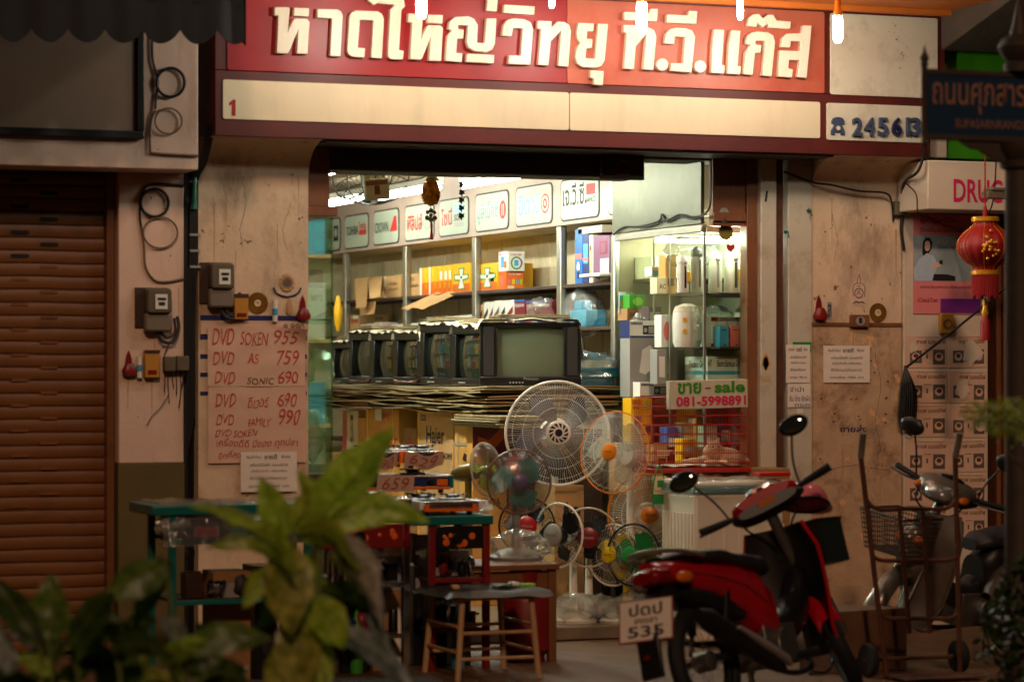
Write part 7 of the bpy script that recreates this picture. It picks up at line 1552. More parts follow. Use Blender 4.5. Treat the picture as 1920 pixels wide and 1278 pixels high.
    for s in (-1, 1):
        mb = MB(); mb.ball((-.80, s * .115, .675), (.075, .022, .03), 12); B(mb, 'turn_signal', 'lens_amber')
    mb = MB(); mb.prism([(-.86, -.06, .66), (-.97, -.06, .60), (-1.06, -.06, .42), (-1.08, -.06, .24), (-1.06, -.06, .24), (-1.035, -.06, .42), (-.94, -.06, .57), (-.72, -.06, .60)], (0, .12, 0)); B(mb, 'rear_fender', 'bike_plastic', bevel=.006)
    mb = MB(); mb.lathe([(.012, 0), (.012, .015)], (-1.085, 0, .34), (-1, 0, 0), 12); B(mb, 'reflector', 'lens_red')
    if plate:
        nrm = V((-.93, 0, .36)); up = V((.36, 0, .93)); rt = V((0, -1, 0)); o = V((-1.065, 0, .42)); w, h = .22 / k, .172 / k; rt = (Matrix.Rotation(R(16), 3, up) @ rt); nrm = Matrix.Rotation(R(16), 3, up) @ nrm
        mb = MB(); mb.obox(o + up * h / 2, (.003, w + .016, h + .016), Matrix((-nrm, -rt, up)).transposed()); pf = B(mb, 'plate_frame', 'gas_red', bevel=.002)
        mb = MB(); mb.obox(o + up * h / 2 + nrm * .003, (.003, w, h), Matrix((-nrm, -rt, up)).transposed()); pl_ = B(mb, 'licence_plate', 'paper_white', pf)
        q = o + nrm * .0055 - rt * w / 2; mb = MB()
        for s, x0, x1, y0, y1 in plate: txt(mb, s, q + rt * (w * x0) + up * (h * y0), rt, up, w * (x1 - x0), h * (y1 - y0), bold=.02)
        B(mb, 'plate_lettering', 'ink_black', pf)
    # step through and leg shield
    mb = MB(); loft(mb, secs_smooth([(-.04, .40, .075, .10, 3), (.12, .36, .07, .08, 3), (.30, .44, .07, .11, 3), (.40, .55, .06, .12, 3)], 5)); B(mb, 'centre_tunnel', 'bike_plastic')
    def ls(u, v, e=0.):
        y = (u - .5) * 2; z = .22 + .66 * v; w = .205 * (.62 + .38 * math.sin(min(1, v * 1.25) * math.pi / 2)) * (1 - .25 * max(0, v - .8) / .2)
        x = .33 + .16 * (1 - v) ** 1.5 * .2 + (.46 - .33) * (1 - v) * -.1 + .10 * (1 - abs(y) ** 2) + (.06 if v < .2 else 0) * (1 - v / .2) - .12 * (v - .5) * .6
        return V((x + e, y * w, z))
    mb = MB(); mb.grid(ls, 16, 16); mb.grid(lambda u, v: ls(u, v, .008), 16, 16); B(mb, 'leg_shield', 'bike_plastic')
    mb = MB(); mb.grid(lambda u, v: ls(u, v, .014) + V((0, (u - .5) * .022, 0)), 16, 16); mb.grid(lambda u, v: ls(u, v, .034) + V((.03 * (1 - abs(2 * u - 1)), (u - .5) * .018, 0)), 16, 16)
    B(mb, 'front_panel', shield)
    for s in (0, 1):
        mb = MB(); mb.tube([ls(s, k / 20, .016) + V((0, (s - .5) * .018, 0)) for k in range(21)], .011, 7); B(mb, 'edge_trim', shield)
    mb = MB(); loft(mb, secs_smooth([(.475, .62, .08, .17, 2.6), (.53, .64, .08, .18, 2.6), (.58, .64, .05, .13, 2.4)], 4)); B(mb, 'nose', paint)
    for s in (-1, 1):
        mb = MB(); mb.ball((.53, s * .075, .73), (.035, .045, .03), 10); B(mb, 'turn_signal', 'lens_amber')
    # steering group
    fr = V((.64, 0, .28)); top = piv + ax * .36
    mb = MB()
    for s in (-.075, .075): mb.tube([fr + V((0, s, 0)), fr + V((0, s, 0)) + ax * .36], .017, 10)
    mb.tube([piv - ax * .08, top], .03, 10); B(mb, 'fork', 'engine', st=True)
    mb = MB(); mb.grid(lambda u, v: fr + V((.315 * math.cos(R(20 + 145 * u)), .062 * (2 * v - 1), .315 * math.sin(R(20 + 145 * u)) - .05 * abs(2 * v - 1) ** 2.5)), 20, 8); mb.grid(lambda u, v: fr + V((.309 * math.cos(R(20 + 145 * u)), .060 * (2 * v - 1), .309 * math.sin(R(20 + 145 * u)) - .05 * abs(2 * v - 1) ** 2.5)), 20, 8); B(mb, 'front_fender', paint, st=True)
    hb = top + V((-.02, 0, .02))
    mb = MB(); loft(mb, [(hb.x + x, hb.z + z, w, h, p) for x, z, w, h, p in secs_smooth([(-.09, .03, .14, .03, 2.6), (-.04, .015, .18, .055, 2.6), (.03, .01, .17, .065, 2.6), (.10, .0, .13, .06, 2.6), (.14, .0, .07, .04, 2.4)], 4)]); hc = B(mb, 'handlebar_cover', paint, st=True)
    mb = MB(); loft(mb, [(hb.x + x, hb.z + z, w, h, p) for x, z, w, h, p in secs_smooth([(-.095, -.015, .16, .03, 2.6), (-.05, -.025, .20, .035, 2.6), (.04, -.03, .17, .04, 2.6)], 4)]); B(mb, 'lower_cover', cowl, st=True)
    mb = MB(); mb.ball(hb + V((-.045, 0, .062)), (.046, .085, .022), 18, rot=Matrix.Rotation(R(-38), 3, 'Y')); db = B(mb, 'dashboard', 'dash_face', hc, st=True)
    for s, r_ in ((-.035, .022), (.03, .016)):
        mb = MB(); mb.lathe([(r_, 0), (r_ * .9, .006)], hb + V((-.062, s, .070)), (-.62, 0, .79), 18); B(mb, 'dial', 'lens_clear', db, st=True)
    mb = MB(); mb.obox(hb + V((-.098, 0, -.005)), (.008, .09, .022), Matrix.Rotation(R(-20), 3, 'Y')); B(mb, 'caution_label', 'lens_amber', hc, st=True)
    mb = MB(); mb.ball(hb + V((.125, 0, .0)), (.05, .085, .045), 16); B(mb, 'headlight', 'lens_clear', st=True)
    for s in (-1, 1):
        mb = MB(); mb.ball(hb + V((.07, s * .14, .0)), (.05, .035, .025), 12); B(mb, 'turn_signal', 'lens_amber', st=True)
        g0_ = hb + V((-.02, s * .17, 0)); g1_ = hb + V((-.08, s * .36, .012)); mb = MB(); mb.tube([g0_, g0_.lerp(g1_, .3), g1_], [.012, .017, .018], 10); B(mb, 'grip', 'rubber', st=True)
        mb = MB(); mb.tube(spline([g0_ + V((.03, 0, 0)), g0_.lerp(g1_, .4) + V((.065, 0, -.005)), g1_ + V((.055, s * .01, -.012))], 4), .0065, 6); B(mb, 'brake_lever', 'bike_plastic', st=True)
        mb = MB(); m0 = hb + V((.0, s * .20, .02)); m1 = m0 + V((.02, s * .035, .14)); m2 = m0 + V((.0, s * .09, .25)); mb.tube(spline([m0, m0 + V((.02, s * .01, .06)), m1, m2], 5), .006, 7)
        st_ = B(mb, 'mirror_stem', 'bike_plastic', st=True)
        mb = MB(); mb.ball(m2 + V((.005, s * .02, .02)), (.024, .078, .052), 16); mr_ = B(mb, 'mirror', 'bike_plastic', st_, st=True)
        mb = MB(); mb.ball(m2 + V((-.016, s * .02, .02)), (.006, .068, .043), 14); B(mb, 'mirror_glass', 'tv_screen_dark', st_, st=True)
    for s in (-1, 1):
        mb = MB(); mb.tube(spline([hb + V((.02, s * .16, -.01)), hb + V((.10, s * .13, -.08)), hb + V((.10, s * .06, -.16)), piv + V((.05, s * .03, -.02))], 5), .006, 6); B(mb, 'control_cable', 'cable_black', st=True)
        mb = MB(); mb.tube([(-.75, s * .098, .70), (-.5, s * .121, .655), (-.28, s * .123, .60), (-.1, s * .118, .50)], .0025, 4); B(mb, 'panel_seam', 'ink_black')
    mb = MB(); mb.lathe([(.016, 0), (.016, .01)], ls(.62, .78, -.002), (-1, 0, .2), 12); B(mb, 'key_lock', 'steel')
    mb = MB(); mb.box((-.05, .10, .03), (-.03, .12, .25)); mb.tube([(-.02, .09, .22), (-.06, .20, .005), (-.10, .21, .0)], .011, 7); B(mb, 'kickstand', 'steel')
    mb = MB()
    for s in (-1, 1): mb = MB(); mb.tube([(.02, s * .08, .22), (.02, s * .15, .228), (.02, s * .155, .23), (.02, s * .26, .235)], [.012, .012, .019, .019], 8); B(mb, 'footpeg', 'rubber')
    mb = MB(); mb.tube(spline([(.06, -.16, .13), (.2, -.17, .12), (.28, -.17, .17), (.29, -.16, .21)], 4), .010, 7); B(mb, 'brake_pedal', 'steel')
    if basket:
        mb = MB(); bx, bz = .62, .66; w, d, h = .30, .24, .22
        if basket == 'solid':
            for a_, b_ in (((bx - d / 2, -w / 2, bz), (bx + d / 2, w / 2, bz + .006)), ((bx - d / 2, -w / 2, bz + .0061), (bx - d / 2 + .005, w / 2, bz + h)), ((bx + d / 2 - .005, -w / 2, bz + .0061), (bx + d / 2, w / 2, bz + h)), ((bx - d / 2 + .0051, -w / 2, bz + .0061), (bx + d / 2 - .0051, -w / 2 + .005, bz + h)), ((bx - d / 2 + .0051, w / 2 - .005, bz + .0061), (bx + d / 2 - .0051, w / 2, bz + h))): mb.box(a_, b_)
            bk = B(mb, 'front_basket', 'tv_screen_dark')
            mb = MB(); mb.tube([(bx - d / 2, -w / 2, bz + h), (bx + d / 2, -w / 2, bz + h), (bx + d / 2, w / 2, bz + h), (bx - d / 2, w / 2, bz + h)], .009, 7, closed=True); B(mb, 'basket_rim', 'bike_plastic', bk)
        else:
            for i in range(17):
                u = i / 16; k = 1.25
                for sx, sy in ((1, 0), (-1, 0)): mb.tube([(bx + sx * d / 2, (u - .5) * w, bz), (bx + sx * d / 2 * k, (u - .5) * w * k, bz + h)], .0028, 4)
                for sy in (1, -1): mb.tube([(bx + (u - .5) * d, sy * w / 2, bz), (bx + (u - .5) * d * k, sy * w / 2 * k, bz + h)], .0028, 4)
            for j_ in range(9):
                k = 1 + .25 * j_ / 8; z_ = bz + h * j_ / 8; mb.tube([(bx - d / 2 * k, -w / 2 * k, z_), (bx + d / 2 * k, -w / 2 * k, z_), (bx + d / 2 * k, w / 2 * k, z_), (bx - d / 2 * k, w / 2 * k, z_)], .003 if j_ < 8 else .008, 5, closed=True)
            mb.box((bx - d / 2, -w / 2, bz - .004), (bx + d / 2, w / 2, bz)); B(mb, 'front_basket', 'wood_dark')
    return t, BM, SM
# red motorbike, leaning on its side stand, seen from behind its right flank
ZR = 0
cr = V((C_, -S_, 0)); cf = V((S_, C_, 0))
def at_depth(px, d, z): return V((cam.location.x, cam.location.y, z)) + cf * d + cr * ((px - 960) / F_ * d)
ra = at_depth(1346, 11.6, ZR); psi = R(55); hd_ = cr * math.cos(psi) + cf * math.sin(psi)
yaw1 = math.atan2(hd_.y, hd_.x); loc1 = ra + hd_ * .61 * .88; 
t1, BM1, SM1 = motorbike('red motorbike with licence plate leaning on its stand before the washing machine', loc1, yaw1, -15, 36, 'bike_red', plate=[('ปดป', .18, .82, .62, .92), ('สงขลา', .28, .72, .42, .55), ('535', .15, .85, .08, .36)], basket='solid', k=.88)
# pink helmet resting in the basket
hc_ = BM1 @ V((.66, -.02, 1.0)); t = T('helmet', 'pink helmet resting on the front basket of the red motorbike', 'helmet', hc_ - V((0, 0, .08)))
HM = BM1.to_3x3() @ Matrix.Rotation(R(15), 3, 'Y')
mb = MB(); mb.grid(lambda u, v: hc_ + HM @ V((.135 * math.cos(u * 6.2832) * math.sin(R(8 + 88 * v)), .112 * math.sin(u * 6.2832) * math.sin(R(8 + 88 * v)), .112 * math.cos(R(8 + 88 * v)) - .01)), 32, 14, closeu=True); mb.add([hc_ + HM @ V((.135 * math.cos(u * .19635) * math.sin(R(8)), .112 * math.sin(u * .19635) * math.sin(R(8)), .112 * math.cos(R(8)) - .01)) for u in range(32)], [tuple(range(32))]); mb.build('shell', 'pink_paint', t)
mb = MB(); mb.tube([hc_ + HM @ V((.136 * math.cos(u * .2), .113 * math.sin(u * .2), -.02)) for u in range(31)], .007, 6, closed=True); mb.build('rim_trim', 'plastic_black', t)
mb = MB(); mb.grid(lambda u, v: hc_ + HM @ V(((.13 + .075 * v) * math.cos(R(-55 + 110 * u)), .112 * (1 - .1 * v) * math.sin(R(-55 + 110 * u)), .005 - .02 * v)), 16, 3); mb.grid(lambda u, v: hc_ + HM @ V(((.13 + .075 * v) * math.cos(R(-55 + 110 * u)), .112 * (1 - .1 * v) * math.sin(R(-55 + 110 * u)), .001 - .02 * v)), 16, 3); mb.build('peak', 'pink_paint', t)
# silver motorbike behind the hand truck
fa = at_depth(1655, 13.9, 0); psi = R(215); h2 = cr * math.cos(psi) + cf * math.sin(psi); yaw2 = math.atan2(h2.y, h2.x)
t2, BM2, SM2 = motorbike('silver motorbike with a mesh basket parked behind the rusty hand truck', fa - h2 * .64 * .85, yaw2, -9, 28, 'bike_silver', tail='bike_plastic', shield='bike_dark', basket='mesh')
fa = at_depth(1880, 14.3, 0)
t3, BM3, SM3 = motorbike('dark motorbike tucked in behind the silver one at the right edge', fa - h2 * .64 * .85, yaw2 + .15, -9, -10, 'bike_dark', tail='bike_plastic', shield='bike_plastic')
p = at_depth(1610, 13.4, 0); carton('open_carton', 'brown open carton on the pavement behind the red motorbike', 'box', (p.x - .16, p.y, .002), (p.x + .26, p.y + .3, .30), 'card_shaded', bevel=.004, rz=12)
# ================================================================== rusty hand truck
Yt = -2.35
L0, L1 = onY(1609, 813, Yt), onY(1662, 1268, Yt); R0_, R1_ = onY(1790, 813, Yt), onY(1800, 1268, Yt)
t = T('hand_truck', 'rusty hand truck standing upright at the lower right', 'hand truck', (L1 + R1_) / 2)
sl_ = lambda a, b, f: a.lerp(b, f) + V((0, 0, 0))
for a, b in ((L0, L1), (R0_, R1_)):
    mb = MB(); mb.tube([sl_(a, b, 0) + V((0, -.05, .0)), sl_(a, b, .10), sl_(a, b, 1.03)], .0125, 10); up_ = mb.build('upright', 'rust', t)
    mb = MB(); mb.tube([sl_(a, b, -.005) + V((0, -.051, 0)), sl_(a, b, .095)], .016, 10); mb.build('hand_grip', 'grey_sand', up_)
for f, sag in ((.285, .025), (.52, .0), (.75, .01)):
    a, b = sl_(L0, L1, f), sl_(R0_, R1_, f); mb = MB(); mb.tube(spline([a + V((0, 0, .02)), a.lerp(b, .12) - V((0, 0, sag)), a.lerp(b, .5) - V((0, 0, sag)), a.lerp(b, .88) - V((0, 0, sag)), b + V((0, 0, .02))], 5), .010, 8); mb.build('crossbar', 'rust', t)
for s in (.36, .62):
    a, b = sl_(L0, L1, .30).lerp(sl_(R0_, R1_, .30), s), sl_(L0, L1, .82).lerp(sl_(R0_, R1_, .82), s); mb = MB(); mb.tube([a, b], .011, 8); mb.build('slat', 'rust', t)
a, b = sl_(L0, L1, 1.0), sl_(R0_, R1_, 1.0); zmin = min(a.z, b.z)
mb = MB(); mb.box((a.x - .01, a.y - .22, .012), (b.x + .01, a.y, .02)); mb.build('toe_plate', 'rust', t)
for q, s in ((a, -1), (b, 1)):
    mb = MB(); mb.lathe([(.03, -.02), (.075, -.018), (.08, 0), (.075, .018), (.03, .02)], (q.x + s * .045, q.y + .09, .082), (1, 0, 0), 22); mb.build('wheel', 'rubber', t)
mb = MB(); mb.tube([(a.x - .07, a.y + .09, .082), (b.x + .07, b.y + .09, .082)], .01, 8); mb.build('axle', 'rust', t)
# ================================================================== street name sign on an ornate post
Ysn = -4.3
t = T('street_sign', 'dark blue street name sign on an ornate iron post at the right edge', 'street sign', at_depth(1905, 10.9, -.1))
A = onY(1737, 140, Ysn); Bq = onY(1737, 252, Ysn); xe = A.x + 1.30; rs = Matrix.Translation(A) @ Matrix.Rotation(R(-3), 4, 'Z') @ Matrix.Translation(-A)
k = mpp(A.x, Ysn)
def SB_(mb, nm, m_, par=t, **kw): mb.xf(rs); return mb.build(nm, m_, par, **kw)
mb = MB(); mb.box((A.x, Ysn - .01, Bq.z), (xe, Ysn + .01, A.z)); pn = SB_(mb, 'panel', 'sign_blue')
mb = MB(); mb.box((A.x - .01, Ysn - .016, A.z), (xe, Ysn + .016, A.z + .022)); mb.box((A.x - .01, Ysn - .016, Bq.z - .022), (xe, Ysn + .016, Bq.z)); SB_(mb, 'frame', 'iron_post', bevel=.003)
mb = MB(); mb.lathe([(.006, -.05), (.014, -.035), (.010, -.02), (.0125, 0), (.0125, A.z - Bq.z + .03), (.016, A.z - Bq.z + .04), (.012, A.z - Bq.z + .05), (.018, A.z - Bq.z + .062), (.014, A.z - Bq.z + .075), (.008, A.z - Bq.z + .085), (.001, A.z - Bq.z + .115)], (A.x - .008, Ysn, Bq.z), n=14); SB_(mb, 'end_finial', 'iron_post')
mb = MB(); q = onY(1745, 199, Ysn - .0125); q2 = onY(1745, 160, Ysn); h = q2.z - q.z
vs, fs, asp = text_mesh('ถนนศุภสารรังสรรค์', .012, 0); Wt = 1.0; 
mb.add([V((q.x + .008 + x * .70, Ysn - .0125, q.z - .028 + y * .155)) for x, y in vs], fs)
q = onY(1787, 240, Ysn); txt(mb, 'SUPASARNRANGSAN', (q.x, Ysn - .0125, q.z), XR, ZU, .36, .034, bold=.005); SB_(mb, 'lettering', 'sign_text_pink', pn)
pc = A + V((xe - A.x, 0, 0)) * .0; px_ = onY(1906, 300, Ysn).x; zb_ = Bq.z - .022; zt_ = A.z + .022
mb = MB(); mb.lathe([(.11, -.1), (.11, .1), (.075, .14), (.062, .2), (.055, 1.0), (.056, zb_ - .11), (.075, zb_ - .10), (.078, zb_ - .08), (.06, zb_ - .07), (.085, zb_ - .03), (.09, zb_)], (px_, Ysn + .0, 0), n=26); SB_(mb, 'post', 'iron_post')
mb = MB(); mb.lathe([(.06, 0), (.062, .03), (.05, .04), (.075, .07), (.085, .10), (.07, .13), (.04, .145), (.03, .18), (.015, .25), (.001, .32)], (px_, Ysn, zt_ + .001), n=24); SB_(mb, 'post_finial', 'iron_post')
mb = MB(); mb.prism([(px_ - .27, Ysn - .006, zb_), (px_ - .22, Ysn - .006, zb_ - .03), (px_ - .18, Ysn - .006, zb_ - .035), (px_ - .12, Ysn - .006, zb_ - .075), (px_ - .06, Ysn - .006, zb_ - .085), (px_ - .06, Ysn - .006, zb_)], (0, .012, 0)); SB_(mb, 'bracket', 'iron_post', bevel=.003)
# red lantern
p = onY(1847, 462, -.9); r = 52 * mpp(p.x, -.9); rz_ = 46 * mpp(p.x, -.9)
t = T('red_lantern', 'red paper lantern with gold bands hanging before the drugstore', 'lantern', p)
mb = MB(); mb.grid(lambda u, v: p + V((r * (1 + .018 * math.cos(u * 6.2832 * 16)) * math.cos(u * 6.2832) * max(.42, math.sin(math.pi * v) ** .65), r * (1 + .018 * math.cos(u * 6.2832 * 16)) * math.sin(u * 6.2832) * max(.42, math.sin(math.pi * v) ** .65), rz_ * (2 * v - 1))), 96, 20, closeu=True); bd = mb.build('shade', 'lantern_red', t, ang=70)
mb = MB()
for i in range(8):
    a = i * math.pi / 4 + .2; mb.tube([p + V((r * 1.022 * math.cos(a) * max(.42, math.sin(math.pi * v / 16) ** .65), r * 1.022 * math.sin(a) * max(.42, math.sin(math.pi * v / 16) ** .65), rz_ * (v / 8 - 1))) for v in range(17)], .0016, 5)
mb.build('ribs', 'gold', bd)
mb = MB(); rnd = random.Random(4)
for i in range(26):
    a = R(248 + rnd.gauss(0, 11)); zz = rnd.gauss(0.0, .035); rr = r * 1.025 * max(.42, math.cos(max(-1.4, min(1.4, zz / rz_ * 1.3))) ** .65); mb.ball(p + V((rr * math.cos(a), rr * math.sin(a), zz)), (.009, .009, .009), 6)
mb.build('flower_print', 'gold', bd)
for zz in (rz_, -rz_ - .022): mb = MB(); mb.lathe([(r * .47, 0), (r * .5, .004), (r * .5, .022), (r * .47, .026)], p + V((0, 0, zz)), n=28); mb.build('gold_band', 'gold', t)
mb = MB()
for i in range(40): a = i * .157; mb.tube([p + V((r * .46 * math.cos(a), r * .46 * math.sin(a), -rz_ - .022)), p + V((r * .44 * math.cos(a), r * .44 * math.sin(a), -rz_ - .14 - .01 * math.sin(i * 5)))], .006, 5)
mb.build('fringe', 'lantern_red', t)
mb = MB(); mb.lathe([(.002, .16), (.016, .13), (.012, .10), (.02, .08), (.014, .06)], p + V((0, 0, -rz_ - .30)), n=12); mb.build('knot', 'gold', t); mb = MB(); mb.lathe([(.014, 0), (.026, -.03), (.028, -.13)], p + V((0, 0, -rz_ - .24)), n=14); mb.build('tassel', 'lantern_red', t)
mb = MB(); mb.tube([p + V((0, 0, rz_ + .02)), p + V((0, 0, rz_ + .40))], .004, 6); mb.lathe([(.012, 0), (.014, .03), (.008, .06)], p + V((0, 0, rz_ + .026)), n=10); mb.build('hanger', 'lantern_red', t)
mb = MB(); a, b = onY(1700, 688, -.25), onY(1885, 540, -.8); mb.tube([a, a.lerp(b, .5) - V((0, 0, .006)), b], .007, 6); mb.solo('diagonal_line', 'cable_black', 'taut dark line running diagonally across the pink poster', 'line')
# white lamp box on the sign of the drugstore
mb = MB(); a = onY(1848, 372, -.9); mb.box((a.x, -.92, a.z), (a.x + .5, -.85, a.z + .04)); mb.box((a.x + .02, -.93, a.z + .04), (a.x + .5, -.84, a.z + .06)); mb.solo('lamp_fitting', 'meter_cover', 'unlit pale lamp fitting before the drugstore lettering', 'lamp fitting', bevel=.006)
# ================================================================== unseen lamps and wire added over the pavement to light the pillars
for i, x in enumerate((-1.9, .0, 1.9)):
    q = V((x, -2.5, 3.55)); t = T('hanging_lamp', ['added unseen lamp over the pavement before the left pillar', 'added unseen lamp over the pavement before the shop', 'added unseen lamp over the pavement before the right pillar'][i], 'lamp', q, group='added unseen lamps over the pavement')
    b = MB(); b.lathe([(.014, 0), (.022, .01), (.026, .02), (.026, .13), (.022, .135)], q, n=16); b.build('lamp_tube', 'cfl', t)
    b = MB(); b.lathe([(.027, .135), (.027, .16), (.02, .18), (.02, .24), (.004, .245)], q, n=16); b.build('socket', 'fan_orange', t)
    b = MB(); b.tube([q + V((0, 0, .24)), q + V((0, 0, .5))], .004, 6); b.build('cord', 'cable_black', t)
mb = MB(); mb.tube([(-6, -2.5, 4.05), (0, -2.5, 4.04), (6, -2.5, 4.05)], .008, 6); mb.solo('added_lamp_wire', 'cable_black', 'added unseen wire carrying the added lamps over the pavement', 'cable')
# ================================================================== plants
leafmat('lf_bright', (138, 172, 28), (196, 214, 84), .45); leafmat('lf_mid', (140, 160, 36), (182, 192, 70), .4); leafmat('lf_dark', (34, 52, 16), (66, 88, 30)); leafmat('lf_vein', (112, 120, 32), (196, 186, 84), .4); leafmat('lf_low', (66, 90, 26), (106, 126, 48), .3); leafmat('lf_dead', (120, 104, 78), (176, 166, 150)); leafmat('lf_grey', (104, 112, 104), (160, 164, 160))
def leaf(par, base, tip, wd, m_, bend=.12, fold=.25, roll=0., m=None):
    """a pointed leaf from base to tip, wd wide; bend lifts its middle, roll turns it about its axis"""
    base, tip = V(base), V(tip); ax = tip - base; Ln = ax.length; ax.normalize()
    side = ax.cross(cf); side = side.normalized() if side.length > .05 else cr.copy(); side = Matrix.Rotation(roll, 3, ax) @ side; nn = side.cross(ax).normalized()
    up = nn if nn.z > 0 or abs(nn.z) < .2 else -nn
    sd = random.random() * 20
    def fn(u, v):
        s = 2 * u - 1; w = wd / 2 * (math.sin(math.pi * min(1, v * .93 + .07) ** .8) ** .85) * (1 + .05 * math.sin(v * 19 + sd) * abs(s))
        return base + ax * (Ln * v) + side * (s * w) + nn * (fold * abs(s) * w + .02 * math.sin(v * 9 + sd) * abs(s) * wd * 2) + V((0, 0, bend * Ln * math.sin(math.pi * v) - .0 * v)) + nn * (.012 * mnoise.noise(V((v * 5, s * 2, sd))))
    mb = MB(); mb.grid(fn, 8, 16); lf = mb.build('leaf', m_, par, ang=180)
    mb = MB(); mb.tube([fn(.5, v / 10) + nn * .001 for v in range(11)], [.0035 * (1 - .07 * v) for v in range(11)], 5)
    for k in range(2, 9):
        for s in (0, 1): mb.tube([fn(.5, k / 11), fn(.5 + (s - .5) * .5, k / 11 + .06), fn(.5 + (s - .5) * .92, k / 11 + .15)], .0011, 4)
    mb.build('midrib', 'stem', lf)
    return lf
def pxd(px, py, d): 
    q = at_depth(px, d, 0); q.z = CZ + (HY - py) * d / F_; return q
D_ = 8.9; random.seed(21)
pb = pxd(560, 1420, D_); pb.z = .42
t = T('dieffenbachia', 'tall broad leaved green plant in the foreground with drooping withered leaves', 'plant', pb)
for sx, top in ((0, (548, 1000)), (18, (600, 985)), (-12, (520, 1040))):
    mb = MB(); b0 = pb + cr * (sx * .0017) ; mb.tube(spline([b0, b0.lerp(pxd(top[0], top[1], D_), .5) + cr * .01, pxd(top[0], top[1], D_)], 6), .011, 8); mb.build('stalk', 'stem', t)
LV = [((592, 985), (738, 800), 104, 'lf_bright', .0, .25, .5, 0), ((600, 990), (560, 880), 60, 'lf_mid', .02, .3, -.5, .1), ((535, 1005), (488, 893), 62, 'lf_bright', .02, .35, .3, -.05), ((535, 1000), (352, 946), 42, 'lf_bright', .08, .6, .9, -.1),
      ((610, 985), (806, 978), 74, 'lf_bright', .16, .2, -.5, .05), ((560, 1000), (672, 1058), 74, 'lf_mid', .16, .3, .7, -.15), ((532, 1025), (546, 1190), 100, 'lf_vein', .0, .2, .2, -.2), ((566, 1150), (553, 1320), 92, 'lf_vein', .0, .25, -.3, -.22),
      ((625, 1005), (720, 1195), 66, 'lf_dead', .14, .7, .6, 0), ((690, 1150), (742, 1235), 20, 'lf_grey', .0, .4, .2, 0), ((632, 1185), (785, 1312), 62, 'lf_grey', .10, .3, .5, -.1), ((590, 1120), (646, 1218), 74, 'lf_bright', .05, .3, -.2, -.18), ((545, 985), (622, 925), 66, 'lf_mid', .02, .3, .3, .12),
      ((520, 1030), (385, 1028), 44, 'lf_mid', .14, .4, .8, -.08), ((478, 1000), (556, 1072), 62, 'lf_bright', .06, .3, .5, -.25), ((530, 1040), (460, 990), 50, 'lf_mid', .05, .3, .6, .1), ((570, 1040), (612, 1150), 60, 'lf_mid', .0, .3, -.6, .1), ((600, 1010), (650, 950), 46, 'lf_mid', .03, .3, .4, .2), ((560, 1090), (480, 1180), 70, 'lf_dark', .05, .3, .2, .15), ((600, 1110), (690, 1140), 60, 'lf_dark', .1, .3, .5, .2), ((545, 1190), (500, 1310), 60, 'lf_vein', .0, .3, .3, -.2), ((590, 1180), (610, 1300), 64, 'lf_mid', .0, .3, -.3, -.1), ((620, 1040), (690, 1110), 44, 'lf_vein', .1, .4, .5, -.1), ((510, 1060), (455, 1140), 50, 'lf_mid', .06, .4, .3, -.1), ((640, 1060), (716, 1150), 40, 'lf_dead', .1, .6, .4, -.15), ((575, 940), (640, 880), 44, 'lf_mid', .02, .3, -.3, .2), ((500, 985), (420, 985), 36, 'lf_vein', .12, .5, .6, .1)]
for b, e, w, m_, bd, fo, ro, dd in LV:
    leaf(t, pxd(b[0], b[1], D_ + dd * .3), pxd(e[0], e[1], D_ + dd), w * .98 * D_ / F_, m_, bd, fo, ro)
pb2 = pxd(230, 1420, 8.4); pb2.z = .42
t = T('leafy_plant', 'dark low leafy plants filling the lower left corner', 'plant', pb2)
LV = [((305, 1062), (192, 1125), 88, 'lf_mid', .06, .2, .5), ((312, 1050), (250, 1180), 60, 'lf_dark', .02, .3, -.3), ((92, 1195), (97, 1074), 92, 'lf_mid', .0, .3, .3), ((335, 1225), (510, 1196), 78, 'lf_mid', .10, .2, -.4), ((70, 1210), (-20, 1080), 70, 'lf_dark', .05, .3, .3), ((130, 1210), (215, 1110), 70, 'lf_dark', .05, .3, -.2), ((210, 1215), (330, 1235), 62, 'lf_mid', .12, .25, .5), ((300, 1240), (390, 1200), 46, 'lf_bright', .05, .3, .2), ((150, 1240), (240, 1275), 56, 'lf_mid', .10, .3, .4), ((60, 1250), (130, 1200), 60, 'lf_mid', .05, .3, .2), ((20, 1260), (-10, 1160), 46, 'lf_grey', .0, .3, .2), ((100, 1260), (30, 1230), 40, 'lf_bright', .08, .3, .4), ((400, 1260), (470, 1290), 60, 'lf_dark', .1, .3, .3), ((260, 1270), (180, 1220), 60, 'lf_dark', .1, .3, .3), ((230, 1180), (140, 1150), 60, 'lf_dark', .1, .3, .5), ((350, 1200), (300, 1160), 40, 'lf_grey', .1, .3, .3), ((440, 1250), (345, 1262), 52, 'lf_mid', .08, .3, .3)]
for b, e, w, m_, bd, fo, ro in LV:
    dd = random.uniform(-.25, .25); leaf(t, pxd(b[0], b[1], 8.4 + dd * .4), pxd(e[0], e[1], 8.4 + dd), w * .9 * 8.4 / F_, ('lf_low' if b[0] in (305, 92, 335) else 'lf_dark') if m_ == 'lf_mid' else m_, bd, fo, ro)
for i in range(34):
    x = random.uniform(-60, 420); y = random.uniform(1190, 1330) + max(0, x - 200) * .12; a = random.uniform(0, 6.28); l = random.uniform(60, 110); dd = random.uniform(.0, .7)
    leaf(t, pxd(x, y, 8.5 + dd), pxd(x + l * math.cos(a), y - abs(l * math.sin(a)) * .8, 8.4 + dd), random.uniform(40, 70) * 8.4 / F_, random.choice(['lf_dark', 'lf_dark', 'lf_dark', 'lf_vein']), .1, .3, random.uniform(-.6, .6))
